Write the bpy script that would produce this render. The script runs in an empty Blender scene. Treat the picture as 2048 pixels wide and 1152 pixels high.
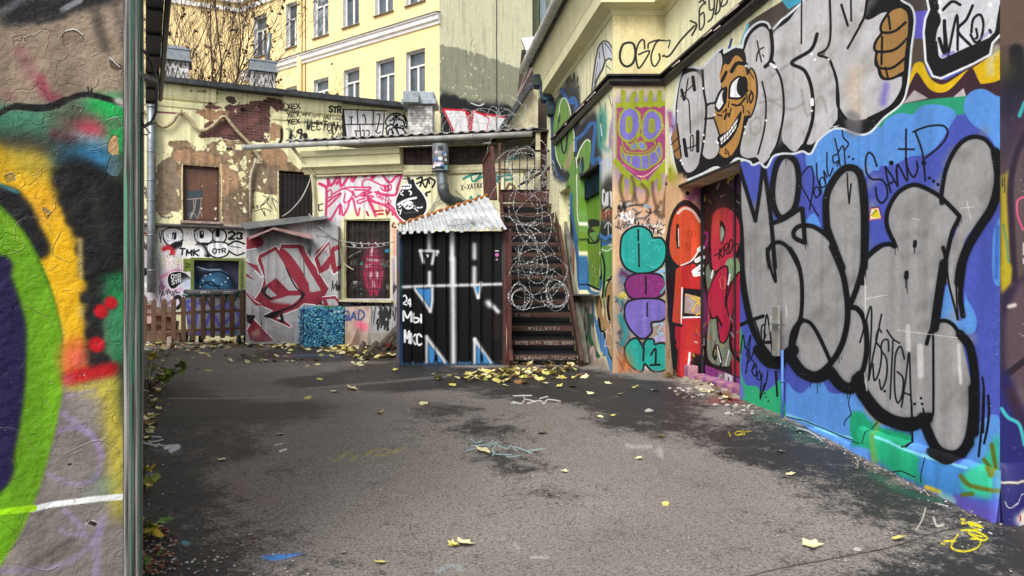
import bpy, bmesh, math, random
import numpy as np
from mathutils import Vector, Matrix, Euler
random.seed(7); RNG = np.random.default_rng(11)
EYE = 1.6; FOC = 1450.0; HOR = 600.0; CX = 1024.0
SC = bpy.context.scene; COL = SC.collection
R = math.radians

def zg(Y):
    """height of the asphalt: it climbs gently away from the viewer"""
    return np.interp(Y, [0, 3, 4.65, 7.3, 9, 11, 12, 40], [-.02, .04, .173, .43, .5, .535, .55, .55])
def at(px, py, Y):
    return Vector(((px - CX) / FOC * Y, Y, EYE + (HOR - py) / FOC * Y))
def on_ground(px, py, dz=0.0):
    Y = 8.0
    for _ in range(60): Y = .5 * Y + .5 * FOC * (EYE - float(zg(Y))) / (py - HOR)
    p = at(px, py, Y); p.z = float(zg(Y)) + dz
    return p
def hexc(h): return tuple(int(h[i:i + 2], 16) / 255 for i in (0, 2, 4))
def lin(c):
    c = hexc(c) if isinstance(c, str) else c
    return tuple((x / 12.92 if x <= .04045 else ((x + .055) / 1.055) ** 2.4) for x in c) + (1,)

# ---------------------------------------------------------------- painting
def upsample(g, h, w):
    gh, gw = g.shape
    y = np.linspace(0, gh - 1.001, h); x = np.linspace(0, gw - 1.001, w)
    yi = y.astype(int); xi = x.astype(int); fy = (y - yi)[:, None]; fx = (x - xi)[None]
    fy = fy * fy * (3 - 2 * fy); fx = fx * fx * (3 - 2 * fx)
    a = g[yi][:, xi]; b = g[yi][:, xi + 1]; c = g[yi + 1][:, xi]; d = g[yi + 1][:, xi + 1]
    return (a * (1 - fx) + b * fx) * (1 - fy) + (c * (1 - fx) + d * fx) * fy
def fbm(h, w, cell, octs=4, seed=0):
    r = np.random.default_rng(seed); out = np.zeros((h, w), np.float32); amp = 1; tot = 0
    for _ in range(octs):
        g = r.random((max(3, int(h / cell) + 2), max(3, int(w / cell) + 2))).astype(np.float32)
        out += amp * upsample(g, h, w); tot += amp; amp *= .55; cell = max(1.5, cell / 2)
    return out / tot
def pts(fr, s):
    p = np.array([[float(v) for v in q.split(',')] for q in s.split()]) if isinstance(s, str) else np.array(s, float)
    return np.array([fr[0], fr[1]]) + p / fr[2]
def smooth(p, closed, n=7):
    k = len(p)
    if k < 3: return p
    out = []
    rng = range(k) if closed else range(k - 1)
    for i in rng:
        if closed: a, b, c, d = p[i - 1], p[i], p[(i + 1) % k], p[(i + 2) % k]
        else: a, b, c, d = p[max(i - 1, 0)], p[i], p[i + 1], p[min(i + 2, k - 1)]
        t = np.linspace(0, 1, n, endpoint=False)[:, None]
        out.append(.5 * (2 * b + (c - a) * t + (2 * a - 5 * b + 4 * c - d) * t ** 2 + (3 * b - a - 3 * c + d) * t ** 3))
    if not closed: out.append(p[-1:])
    return np.concatenate(out)
def blur(m, r):
    r = int(round(r))
    if r < 1: return m
    for _ in range(2):
        for ax in (0, 1):
            pad = [(0, 0), (0, 0)]; pad[ax] = (r + 1, r)
            c = np.cumsum(np.pad(m, pad), axis=ax)
            n = m.shape[ax]
            m = ((c[2 * r + 1:2 * r + 1 + n] - c[:n]) if ax == 0 else (c[:, 2 * r + 1:2 * r + 1 + n] - c[:, :n])) / (2 * r + 1)
    return m
GL = {'A': "00 26 40;12 32", 'B': "00 06 36 35 33 03;33 41 30 00", 'C': "45 26 05 01 20 41", 'D': "00 06 26 44 42 20 00", 'E': "46 06 00 40;03 33",
 'F': "00 06 46;03 33", 'G': "45 26 05 01 20 41 43 23", 'H': "00 06;40 46;03 43", 'I': "20 26", 'J': "01 10 31 36", 'K': "00 06;46 03 40", 'L': "06 00 40",
 'M': "00 06 22 46 40", 'N': "00 06 40 46", 'O': "20 01 05 26 45 41 20", 'P': "00 06 36 45 33 03", 'Q': "20 01 05 26 45 41 20;22 40", 'R': "00 06 36 45 33 03;23 40",
 'S': "45 26 05 04 42 41 20 01", 'T': "06 46;26 20", 'U': "06 01 20 41 46", 'V': "06 20 46", 'W': "06 10 24 30 46", 'X': "00 46;06 40", 'Y': "06 23 46;23 20",
 'Z': "06 46 00 40", '0': "20 01 05 26 45 41 20", '1': "14 26 20", '2': "05 26 45 43 00 40", '3': "05 26 45 33 41 20 01", '4': "30 36 02 42", '5': "46 06 03 33 41 20 01",
 '6': "45 26 05 01 20 41 33 03", '7': "06 46 10", '8': "23 05 26 45 23 01 20 41 23", '9': "43 13 05 26 45 41 20", 'И': "06 00 46 40", 'П': "00 06 46 40",
 'Л': "00 16 46 40", 'Ы': "06 00 20 32 23 03;46 40", 'Ь': "06 00 30 42 33 03", 'Ф': "20 26;23 04 26 44 23 02 20", 'Д': "00 40;10 16 36 30", 'Й': "06 00 46 40;17 37",
 '.': "20 21", '-': "03 43", '!': "26 22;20 21", '"': "16 15;36 35", '*': "03 43;15 31;11 35", ' ': "", 'Ж': "00 46;06 40;20 26"}

class Canvas:
    def __init__(s, name, X, Y, dx, dy, u0, u1, z0, z1, res, base='ddd69c'):
        n = math.hypot(dx, dy); s.name = name; s.p = (X, Y); s.d = (dx / n, dy / n); s.u0, s.u1, s.z0, s.z1 = u0, u1, z0, z1
        s.w = max(8, int((u1 - u0) * res)); s.h = max(8, int((z1 - z0) * res)); s.res = res
        u = u0 + (np.arange(s.w) + .5) / s.w * (u1 - u0); z = z0 + (np.arange(s.h) + .5) / s.h * (z1 - z0)
        s.U, s.V = np.meshgrid(u.astype(np.float32), z.astype(np.float32))
        WX = X + s.d[0] * s.U; WY = Y + s.d[1] * s.U
        s.PX = CX + FOC * WX / WY; s.PY = HOR - FOC * (s.V - EYE) / WY
        s._init(base)
    def _init(s, base):
        s.img = np.empty((s.h, s.w, 3), np.float32); s.img[:] = hexc(base); s.ht = np.full((s.h, s.w), .5, np.float32)
    def tc(s, p):
        """photo points -> canvas column, row"""
        a = (p[:, 0] - CX) / FOC; X, Y = s.p; dx, dy = s.d
        u = (a * Y - X) / (dx - a * dy); wy = Y + dy * u
        z = EYE + (HOR - p[:, 1]) / FOC * wy
        return np.stack([(u - s.u0) / (s.u1 - s.u0) * s.w, (z - s.z0) / (s.z1 - s.z0) * s.h], 1)
    def uv(s, w):
        u = (w[0] - s.p[0]) * s.d[0] + (w[1] - s.p[1]) * s.d[1]
        return ((u - s.u0) / (s.u1 - s.u0), (w[2] - s.z0) / (s.z1 - s.z0))
    def world(s, px, py, off=0.0):
        a = (px - CX) / FOC; X, Y = s.p; dx, dy = s.d
        u = (a * Y - X) / (dx - a * dy)
        return Vector((X + dx * u - dy * off, Y + dy * u + dx * off, EYE + (HOR - py) / FOC * (Y + dy * u)))
    def put(s, sl, m, col, a, h):
        if a != 1: m = m * a
        if callable(col): col = col(s.U[sl], s.V[sl])
        elif isinstance(col, str): col = np.array(hexc(col), np.float32)
        im = s.img[sl]; im += (col - im) * m[..., None]
        if h is not None: t = s.ht[sl]; t += (h - t) * m
    def F(s, fr, q, col, sm=1, soft=0, a=1, h=None, rough=0):
        p = pts(fr, q)
        if sm: p = smooth(p, True)
        c = s.tc(p); k = 3
        sr = 0
        if soft or rough:
            d = s.tc(np.array([[p[:, 0].mean(), p[:, 1].mean()], [p[:, 0].mean(), p[:, 1].mean() + 1]])); sr = (soft + rough * 5) * abs(d[0, 1] - d[1, 1])
        pad = int(sr * 2 + 3)
        x0 = max(0, int(np.floor(c[:, 0].min())) - pad); x1 = min(s.w, int(np.ceil(c[:, 0].max())) + pad)
        y0 = max(0, int(np.floor(c[:, 1].min())) - pad); y1 = min(s.h, int(np.ceil(c[:, 1].max())) + pad)
        if x1 <= x0 or y1 <= y0: return
        W = (x1 - x0) * k; H = (y1 - y0) * k
        acc = np.zeros((H, W + 1), np.int32); cx = (c[:, 0] - x0) * k; cy = (c[:, 1] - y0) * k
        for i in range(len(c)):
            j = (i + 1) % len(c); ya, yb = cy[i], cy[j]
            if ya == yb: continue
            xa, xb = cx[i], cx[j]
            if ya > yb: ya, yb, xa, xb = yb, ya, xb, xa
            r0 = max(0, int(math.ceil(ya - .5))); r1 = min(H, int(math.ceil(yb - .5)))
            if r1 <= r0: continue
            rr = np.arange(r0, r1); xs = xa + (rr + .5 - ya) / (yb - ya) * (xb - xa)
            np.add.at(acc, (rr, np.clip(np.ceil(xs - .5), 0, W).astype(int)), 1)
        m = (np.cumsum(acc[:, :W], 1) % 2).astype(np.float32).reshape(y1 - y0, k, x1 - x0, k).mean((1, 3))
        if soft or rough: m = blur(m, sr * .7)
        if rough:
            n = fbm(m.shape[0], m.shape[1], max(6, (.04 + .12 * min(rough, 1)) * s.res), 6, len(q) + int(p[0, 0]))
            m = np.clip((m + (n - .5) * 2.2 - .5) * 9 + .5, 0, 1) * (m > .02)
        s.put((slice(y0, y1), slice(x0, x1)), m, col, a, h)
    def S(s, fr, q, w, col, sm=1, soft=0, a=1, h=None, close=0):
        p = pts(fr, q) if fr is not None else q
        if close: p = np.concatenate([p, p[:1]])
        if sm: p = smooth(p, False, 6)
        r = w / fr[2] / 2 if fr is not None else w / 2
        f = soft / (fr[2] if fr is not None else 1)
        R_ = r + f + 1
        b = np.array([[p[:, 0].min() - R_, p[:, 1].min() - R_], [p[:, 0].max() + R_, p[:, 1].min() - R_], [p[:, 0].min() - R_, p[:, 1].max() + R_], [p[:, 0].max() + R_, p[:, 1].max() + R_]])
        c = s.tc(b)
        if not np.isfinite(c).all(): return
        x0 = max(0, int(c[:, 0].min()) - 1); x1 = min(s.w, int(c[:, 0].max()) + 2); y0 = max(0, int(c[:, 1].min()) - 1); y1 = min(s.h, int(c[:, 1].max()) + 2)
        if x1 <= x0 or y1 <= y0: return
        sl = (slice(y0, y1), slice(x0, x1)); PX = s.PX[sl]; PY = s.PY[sl]; D = np.full(PX.shape, 1e6, np.float32)
        if len(p) == 1: p = np.concatenate([p, p + .01])
        for i in range(len(p) - 1):
            (ax, ay), (bx, by) = p[i], p[i + 1]
            cc = s.tc(np.array([[min(ax, bx) - R_, min(ay, by) - R_], [max(ax, bx) + R_, min(ay, by) - R_], [min(ax, bx) - R_, max(ay, by) + R_], [max(ax, bx) + R_, max(ay, by) + R_]]))
            i0 = max(0, int(cc[:, 0].min()) - x0 - 1); i1 = max(0, int(cc[:, 0].max()) - x0 + 2); j0 = max(0, int(cc[:, 1].min()) - y0 - 1); j1 = max(0, int(cc[:, 1].max()) - y0 + 2)
            X = PX[j0:j1, i0:i1]; Y = PY[j0:j1, i0:i1]
            if X.size == 0: continue
            L = (bx - ax) ** 2 + (by - ay) ** 2 + 1e-9
            t = np.clip(((X - ax) * (bx - ax) + (Y - ay) * (by - ay)) / L, 0, 1)
            d = np.hypot(X - ax - t * (bx - ax), Y - ay - t * (by - ay))
            D[j0:j1, i0:i1] = np.minimum(D[j0:j1, i0:i1], d)
        e = max(f, .45)
        m = np.clip((r + e - D) / (2 * e), 0, 1); m = m * m * (3 - 2 * m)
        s.put(sl, m, col, a, h)
    def T(s, fr, txt, x0, y0, x1, y1, ht, w, col, slant=0.0, a=1, gap=.3, soft=0):
        n = len(txt); r = random.Random(txt)
        for i, ch in enumerate(txt):
            g = GL.get(ch, '')
            t = i / n; t2 = (i + 1 - gap) / n
            for st in g.split(';'):
                if not st: continue
                P = []
                for q in st.split():
                    gx, gy = int(q[0]) / 4, int(q[1]) / 6
                    tt = t + (t2 - t) * gx; hh = ht * (.88 + .24 * ((i * 7 + 3) % 5) / 4)
                    P.append([x0 + (x1 - x0) * tt + slant * hh * gy, y0 + (y1 - y0) * tt - hh * gy])
                s.S(fr, P, w, col, sm=len(P) > 3, a=a, soft=soft)
    def dots(s, fr, q, w, col, soft=0, a=1):
        for p in q.split(): s.S(fr, p, w, col, 0, soft, a)
    def scribble(s, fr, x0, y0, x1, y1, w, col, n=14, seed=0, a=1):
        """a loose illegible tag filling a box"""
        r = random.Random(seed); P = []
        for i in range(n):
            P.append([x0 + (x1 - x0) * (i + r.random() * 1.3) / n, (y0 if (i % 2) else y1) + (y1 - y0) * r.uniform(-.1, .45) * (1 if i % 2 else -1)])
        s.S(fr, P, w, col, 1, 0, a)
    def finish(s, var=.07, chips=0, dirt=0, seed=1):
        n = fbm(s.h, s.w, .35 * s.res, 5, seed); f = fbm(s.h, s.w, .03 * s.res, 3, seed + 1)
        s.img *= (1 + var * 2 * (n - .5) + var * (f - .5))[..., None]
        r = np.random.default_rng(seed + 9); g = r.random((max(4, int((s.z1 - s.z0) / 1.1) + 2), max(6, int((s.u1 - s.u0) / .06)))).astype(np.float32)
        st = np.clip((upsample(g, s.h, s.w) * .6 + .4 * n - .52) * 3, 0, 1); s.img *= (1 - st * var * (3.2 if var < .08 else 1.4))[..., None]
        if chips:
            c = fbm(s.h, s.w, max(2, .012 * s.res), 2, seed + 2) + .45 * (fbm(s.h, s.w, .25 * s.res, 3, seed + 3) - .5)
            m = np.clip((c - (1 - chips)) * 14, 0, 1); s.img += (np.array((.80, .79, .77), np.float32) - s.img) * m[..., None] * .75; s.ht -= .25 * m
        if dirt:
            t = np.clip(1 - (s.V - s.z0) / dirt, 0, 1) * fbm(s.h, s.w, .2 * s.res, 4, seed + 5)
            s.img += (np.array((.30, .27, .24), np.float32) - s.img) * (np.clip(t * 1.3 - .25, 0, .8))[..., None]
        np.clip(s.img, 0, 1, s.img)
    def image(s):
        im = bpy.data.images.new('paint ' + s.name, s.w, s.h); a = np.ones((s.h, s.w, 4), np.float32); a[..., :3] = s.img
        im.pixels.foreach_set(a.ravel()); im.pack()
        hm = bpy.data.images.new('relief ' + s.name, s.w, s.h, is_data=True); a[..., :3] = s.ht[..., None]
        hm.pixels.foreach_set(a.ravel()); hm.pack()
        return im, hm
class Ground(Canvas):
    def __init__(s, x0, x1, y0, y1, res):
        s.name = 'ground'; s.u0, s.u1, s.z0, s.z1 = x0, x1, y0, y1; s.res = res; s.w = int((x1 - x0) * res); s.h = int((y1 - y0) * res)
        u = x0 + (np.arange(s.w) + .5) / s.w * (x1 - x0); z = y0 + (np.arange(s.h) + .5) / s.h * (y1 - y0)
        s.U, s.V = np.meshgrid(u.astype(np.float32), z.astype(np.float32))
        s.PX = CX + FOC * s.U / s.V; s.PY = HOR + FOC * (EYE - zg(s.V).astype(np.float32)) / s.V; s._init('000000')
    def tc(s, p):
        Y = np.full(len(p), 8.0)
        for _ in range(50): Y = .5 * Y + .5 * FOC * (EYE - zg(Y)) / np.maximum(p[:, 1] - HOR, 40)
        X = (p[:, 0] - CX) / FOC * Y
        return np.stack([(X - s.u0) / (s.u1 - s.u0) * s.w, (Y - s.z0) / (s.z1 - s.z0) * s.h], 1)
    def uv(s, w): return ((w[0] - s.u0) / (s.u1 - s.u0), (w[1] - s.z0) / (s.z1 - s.z0))
class Multi:
    def __init__(s, *c): s.c = c
    def __getattr__(s, k):
        def f(*a, **kw):
            for c in s.c: getattr(c, k)(*a, **kw)
        return f
def bricks(c1='6b3a36', c2='7d4a42', mortar='8d8078', bw=.25, bh=.075, seed=3):
    a, b, m = (np.array(hexc(x), np.float32) for x in (c1, c2, mortar))
    def f(U, V):
        row = np.floor(V / bh).astype(int); u = U / bw + .5 * (row % 2); ci = np.floor(u).astype(int)
        fu = (u - ci) * bw; fv = V - row * bh
        j = (((row * 7919 + ci * 104729 + seed * 31) % 997) / 997).astype(np.float32)[..., None]
        col = a * (1 - j) + b * j; col = col * (.8 + .4 * (((row * 31 + ci * 57) % 17) / 17).astype(np.float32)[..., None])
        mm = ((fu < .014) | (fv < .014)).astype(np.float32)[..., None]
        return col * (1 - mm) + m * mm
    return f
def mottled(c1, c2, cell=.12, seed=5, res=140):
    a, b = np.array(hexc(c1), np.float32), np.array(hexc(c2), np.float32)
    def f(U, V):
        n = np.clip((fbm(U.shape[0], U.shape[1], cell * res, 5, seed) - .5) * 2.6 + .5, 0, 1)[..., None]
        return a * (1 - n) + b * n
    return f

# ---------------------------------------------------------------- materials
MATS = {}
def nodes(name):
    m = bpy.data.materials.new(name); m.use_nodes = True; nt = m.node_tree; b = nt.nodes['Principled BSDF']
    return m, nt, b
def N(nt, t, **kw):
    n = nt.nodes.new(t)
    for k, v in kw.items():
        if k.startswith('i_'): n.inputs[k[2:].replace('_', ' ')].default_value = v
        else: setattr(n, k, v)
    return n
def mix(nt, fac, a, b, mode='MIX'):
    m = N(nt, 'ShaderNodeMix', data_type='RGBA', blend_type=mode)
    for i, v in ((0, fac), (6, a), (7, b)):
        if isinstance(v, (int, float, tuple)): m.inputs[i].default_value = v
        else: nt.links.new(v, m.inputs[i])
    return m.outputs[2]
def mat(name, col, rough=.7, metal=0, col2=None, scale=8, bump=.15, bscale=None, spec=.4, stretch=None, contrast=(.35, .65), emit=None):
    """plain procedural surface: two tones through noise, bump, varied roughness"""
    if name in MATS: return MATS[name]
    m, nt, b = nodes(name); tc = N(nt, 'ShaderNodeTexCoord'); v = tc.outputs['Object']
    if stretch:
        mp = N(nt, 'ShaderNodeMapping'); mp.inputs['Scale'].default_value = stretch; nt.links.new(v, mp.inputs[0]); v = mp.outputs[0]
    n = N(nt, 'ShaderNodeTexNoise', i_Scale=scale, i_Detail=6.0, i_Roughness=.6); nt.links.new(v, n.inputs['Vector'])
    r = N(nt, 'ShaderNodeMapRange'); r.inputs[1].default_value, r.inputs[2].default_value = contrast; nt.links.new(n.outputs[0], r.inputs[0])
    c1 = lin(col); c2 = lin(col2) if col2 else tuple(x * .72 for x in c1[:3]) + (1,)
    nt.links.new(mix(nt, r.outputs[0], c1, c2), b.inputs['Base Color'])
    b.inputs['Metallic'].default_value = metal; b.inputs['Specular IOR Level'].default_value = spec
    rr = N(nt, 'ShaderNodeMapRange'); rr.inputs[3].default_value = max(.05, rough - .1); rr.inputs[4].default_value = min(1, rough + .12)
    nt.links.new(n.outputs[0], rr.inputs[0]); nt.links.new(rr.outputs[0], b.inputs['Roughness'])
    if bump:
        n2 = N(nt, 'ShaderNodeTexNoise', i_Scale=bscale or scale * 4, i_Detail=5.0); nt.links.new(v, n2.inputs['Vector'])
        bp = N(nt, 'ShaderNodeBump', i_Strength=bump, i_Distance=.02); nt.links.new(n2.outputs[0], bp.inputs['Height']); nt.links.new(bp.outputs[0], b.inputs['Normal'])
    MATS[name] = m; return m
def painted(cv, rough=.62, bump=.25, bscale=30, relief=.6, spec=.2, crack=0):
    """painted wall: the paint laid on in the wall's own coordinates, over plaster relief"""
    im, hm = cv.image(); m, nt, b = nodes('painted ' + cv.name)
    t = N(nt, 'ShaderNodeTexImage', extension='EXTEND'); t.image = im; h = N(nt, 'ShaderNodeTexImage', extension='EXTEND'); h.image = hm
    tc = N(nt, 'ShaderNodeTexCoord')
    n = N(nt, 'ShaderNodeTexNoise', i_Scale=bscale, i_Detail=7.0, i_Roughness=.65); nt.links.new(tc.outputs['Object'], n.inputs['Vector'])
    n3 = N(nt, 'ShaderNodeTexNoise', i_Scale=bscale * 6, i_Detail=3.0); nt.links.new(tc.outputs['Object'], n3.inputs['Vector'])
    g = N(nt, 'ShaderNodeMapRange'); g.inputs[1].default_value = .3; g.inputs[2].default_value = .75; g.inputs[3].default_value = 1.06; g.inputs[4].default_value = .88
    nt.links.new(n.outputs[0], g.inputs[0])
    sc = N(nt, 'ShaderNodeVectorMath', operation='SCALE'); nt.links.new(t.outputs[0], sc.inputs[0]); nt.links.new(g.outputs[0], sc.inputs['Scale'])
    nt.links.new(sc.outputs[0], b.inputs['Base Color'])
    b1 = N(nt, 'ShaderNodeBump', i_Strength=relief, i_Distance=.03); nt.links.new(h.outputs[0], b1.inputs['Height'])
    b2 = N(nt, 'ShaderNodeBump', i_Strength=bump, i_Distance=.012); nt.links.new(n.outputs[0], b2.inputs['Height']); nt.links.new(b1.outputs[0], b2.inputs['Normal'])
    b3 = N(nt, 'ShaderNodeBump', i_Strength=bump * .6, i_Distance=.003); nt.links.new(n3.outputs[0], b3.inputs['Height']); nt.links.new(b2.outputs[0], b3.inputs['Normal'])
    nt.links.new(b3.outputs[0], b.inputs['Normal'])
    rr = N(nt, 'ShaderNodeMapRange'); rr.inputs[3].default_value = rough - .12; rr.inputs[4].default_value = min(1, rough + .15)
    nt.links.new(n.outputs[0], rr.inputs[0]); nt.links.new(rr.outputs[0], b.inputs['Roughness']); b.inputs['Specular IOR Level'].default_value = spec
    return m

# ---------------------------------------------------------------- geometry
class MB:
    """collects shapes (in world metres) and links them as one mesh"""
    def __init__(s): s.v = []; s.f = []; s.mi = []; s.cur = 0; s.sm = []
    def face(s, P, mi=None, sm=False):
        i = len(s.v); s.v += [Vector(p) for p in P]; s.f.append(list(range(i, i + len(P)))); s.mi.append(s.cur if mi is None else mi); s.sm.append(sm)
    def idx(s, V, Fs, sm=False):
        i = len(s.v); s.v += [Vector(p) for p in V]
        for f in Fs: s.f.append([i + k for k in f]); s.mi.append(s.cur); s.sm.append(sm)
    def hexa(s, b, t):
        """eight corners: bottom ring b, top ring t"""
        n = len(b); V = list(b) + list(t)
        s.idx(V, [list(range(n))[::-1], [n + i for i in range(n)]] + [[i, (i + 1) % n, n + (i + 1) % n, n + i] for i in range(n)])
    def box(s, c, d, rz=0, M=None):
        x, y, z = (q / 2 for q in d); B = [(-x, -y), (x, -y), (x, y), (-x, y)]
        m = M if M is not None else Matrix.Rotation(rz, 4, 'Z'); c = Vector(c)
        s.hexa([c + (m @ Vector((a, b, -z))) for a, b in B], [c + (m @ Vector((a, b, z))) for a, b in B])
    def bar(s, a, b, w, h=None, up=(0, 0, 1)):
        a, b = Vector(a), Vector(b); h = h or w; d = (b - a).normalized(); u = Vector(up)
        if abs(d.dot(u)) > .98: u = Vector((0, 1, 0))
        x = d.cross(u).normalized() * w / 2; y = x.cross(d).normalized() * h / 2
        s.hexa([a - x - y, a + x - y, a + x + y, a - x + y], [b - x - y, b + x - y, b + x + y, b - x + y])
    def tube(s, P, r, n=8, cap=True, rs=None):
        P = [Vector(p) for p in P]; rings = []; prev = None; V = []
        for i, p in enumerate(P):
            d = (P[min(i + 1, len(P) - 1)] - P[max(i - 1, 0)]).normalized()
            if prev is None: x = d.orthogonal().normalized()
            else:
                x = prev - d * prev.dot(d)
                x = x.normalized() if x.length > 1e-6 else d.orthogonal().normalized()
            prev = x; y = d.cross(x); rr = rs[i] if rs else r
            V += [p + (x * math.cos(2 * math.pi * k / n) + y * math.sin(2 * math.pi * k / n)) * rr for k in range(n)]
        Fs = [[i * n + k, i * n + (k + 1) % n, (i + 1) * n + (k + 1) % n, (i + 1) * n + k] for i in range(len(P) - 1) for k in range(n)]
        s.idx(V, Fs, True)
        if cap: s.idx(V[:n], [list(range(n))[::-1]]); s.idx(V[-n:], [list(range(n))])
    def prism(s, P, off):
        """polygon P (world points) pushed by the vector off"""
        P = [Vector(p) for p in P]; o = Vector(off); n = len(P)
        s.idx(P + [p + o for p in P], [list(range(n)), [n + i for i in range(n)][::-1]] + [[i, n + i, n + (i + 1) % n, (i + 1) % n] for i in range(n)])
    def build(s, name, ms, parent=None, origin=None, cv=None, bevel=0, sub=0):
        o_ = Vector(origin) if origin is not None else (Vector(parent['_o']) if parent is not None else Vector((0, 0, 0)))
        me = bpy.data.meshes.new(name); me.from_pydata([v - o_ for v in s.v], [], s.f)
        for m in (ms if isinstance(ms, (list, tuple)) else [ms]): me.materials.append(m)
        for p, mi, sm in zip(me.polygons, s.mi, s.sm): p.material_index = mi; p.use_smooth = sm
        bm = bmesh.new(); bm.from_mesh(me); bmesh.ops.remove_doubles(bm, verts=bm.verts, dist=1e-5); bmesh.ops.recalc_face_normals(bm, faces=bm.faces)
        bm.to_mesh(me); bm.free()
        if cv is not None:
            ul = me.uv_layers.new(name='UVMap')
            for l in me.loops: ul.data[l.index].uv = cv.uv(me.vertices[l.vertex_index].co + o_)
        ob = bpy.data.objects.new(name, me); COL.objects.link(ob)
        if parent is not None: ob.parent = parent; ob['_o'] = tuple(o_); ob.location = (0, 0, 0)
        else: ob.location = o_; ob['_o'] = tuple(o_)
        if bevel:
            bv = ob.modifiers.new('bevel', 'BEVEL'); bv.width = bevel; bv.segments = 2; bv.limit_method = 'ANGLE'
        return ob
def tag(o, label=None, cat=None, group=None, kind=None):
    if label: o['label'] = label
    if cat: o['category'] = cat
    if group: o['group'] = group
    if kind: o['kind'] = kind
    return o
def thing(name, label, cat, loc, group=None):
    o = bpy.data.objects.new(name, None); COL.objects.link(o); o.location = loc; o['_o'] = tuple(loc); o.empty_display_size = .1
    return tag(o, label, cat, group)
def copy_thing(o, loc, rot=None, scale=None, label=None):
    c = o.copy(); COL.objects.link(c); c.location = loc; c['_o'] = tuple(loc)
    if rot is not None: c.rotation_euler = rot
    if scale is not None: c.scale = (scale,) * 3 if isinstance(scale, (int, float)) else scale
    if label: c['label'] = label
    def rec(a, b):
        for ch in a.children:
            d = ch.copy(); COL.objects.link(d); d.parent = b; rec(ch, d)
    rec(o, c); return c
def wall(name, cv, m, u0, u1, z0, z1, thick, holes=(), parent=None, depth=.2, bmat=None):
    """upright wall slab in a canvas's plane, with rectangular openings (u0,u1,z0,z1) whose reveals are 'depth' deep; thick>0 goes behind (left normal of d)"""
    b = MB(); d = Vector((cv.d[0], cv.d[1], 0)); p0 = Vector((cv.p[0], cv.p[1], 0)); nrm = Vector((-cv.d[1], cv.d[0], 0))
    def P(u, z, o=0): q = p0 + d * u + nrm * o; q.z = z; return q
    us = sorted({u0, u1, *[h[0] for h in holes], *[h[1] for h in holes]}); zs = sorted({z0, z1, *[h[2] for h in holes], *[h[3] for h in holes]})
    us = [u for u in us if u0 <= u <= u1]; zs = [z for z in zs if z0 <= z <= z1]
    for i in range(len(us) - 1):
        for j in range(len(zs) - 1):
            uc, zc = (us[i] + us[i + 1]) / 2, (zs[j] + zs[j + 1]) / 2
            if any(h[0] < uc < h[1] and h[2] < zc < h[3] for h in holes): continue
            b.face([P(us[i], zs[j]), P(us[i + 1], zs[j]), P(us[i + 1], zs[j + 1]), P(us[i], zs[j + 1])])
    for h in holes:
        for (a, c) in (((h[0], h[2]), (h[1], h[2])), ((h[1], h[2]), (h[1], h[3])), ((h[1], h[3]), (h[0], h[3])), ((h[0], h[3]), (h[0], h[2]))):
            b.face([P(*a), P(*c), P(*c, depth), P(*a, depth)])
    for (a, c) in (((u0, z0), (u1, z0)), ((u1, z0), (u1, z1)), ((u1, z1), (u0, z1)), ((u0, z1), (u0, z0))):
        b.face([P(*a), P(*c), P(*c, thick), P(*a, thick)])
    b.face([P(u0, z0, thick), P(u1, z0, thick), P(u1, z1, thick), P(u0, z1, thick)])
    return b.build(name, m, parent, cv=cv)
# ---------------------------------------------------------------- the paint on the walls
# frames: (left, top, enlargement) of the sketches the strokes below were drawn in
O = (0, 0, 1); L1 = (0, 0, 2); L2 = (0, 576, 2); T3 = (270, 0, 3.972); T4 = (280, 270, 4.876); T5 = (280, 430, 3.973); T6 = (640, 0, 3.972); T7 = (600, 260, 4.096); T8 = (640, 430, 3.389)
A1 = (960, 180, 3.84); A2 = (980, 470, 3.84); A3 = (1040, 0, 4.8); A4 = (1180, 160, 3.6); A5 = (1200, 430, 2.953); A6 = (1320, 0, 3.113); A7 = (1660, 0, 3.113); A8 = (1460, 230, 3.84)
B1 = (1720, 230, 3.49); B2 = (1460, 500, 3.49); B3 = (1720, 530, 3.49); B4 = (1480, 780, 3.097); B5 = (250, 660, 2.3415); B6 = (850, 680, 2.44); B7 = (1360, 700, 5.759)
def J(*a): return np.concatenate([pts(f, q) for f, q in a])
K = '15161a'; CREAM = 'e5e1b8'
RW = Canvas('right wall', 2.258, 10.7, .1441, -1, 0, 6.11, -.1, 5.9, 210, CREAM)
ALC = Canvas('alcove', 1.493, 10.7, 1, 0, -.01, .80, .2, 5.9, 220, 'd3c696')
JAMB = Canvas('door jamb', 2.345, 10.098, 1, 0, -.02, .34, .2, 3.4, 220, 'd9b48c')
DOOR = Canvas('door', 2.635, 10.12, .1441, -1, -.05, 1.95, .2, 3.4, 220, '5a2a50')
LS = Canvas('left section', .761, 15.8, .1441, -1, -.02, 5.17, .2, 5.9, 170, CREAM)
RF = Canvas('end face', 3.130, 4.65, 1, 0, -.01, 1.6, -.1, 5.0, 160, '4a3a36')
dl = math.hypot(4.844, 1)
FB = Canvas('annex wall', -4.67, 17.19, 4.844, -1, -.1, 6.3, .3, 5.9, 160, 'e4dfb6')
LB = Canvas('low building', -9.03, 17.85, 2.3076, 1, -.6, 7.7, .3, 7.4, 150, 'e8e3b4')
LT = Canvas('lean-to', -6.25, 16.85, 1, 0, -.1, 2.4, .4, 3.8, 150, 'a6a5a6')
SH = Canvas('shed', -1.85, 11.7, 1, 0, -.06, 1.8, .4, 3.0, 220, '0f1013')
PL = Canvas('near wall', -1.71 - 1.777 * .6, 3.2 - .6, 1.777, 1, -.3, 1.29, -.2, 3.2, 430, '8d7c6d')
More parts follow.
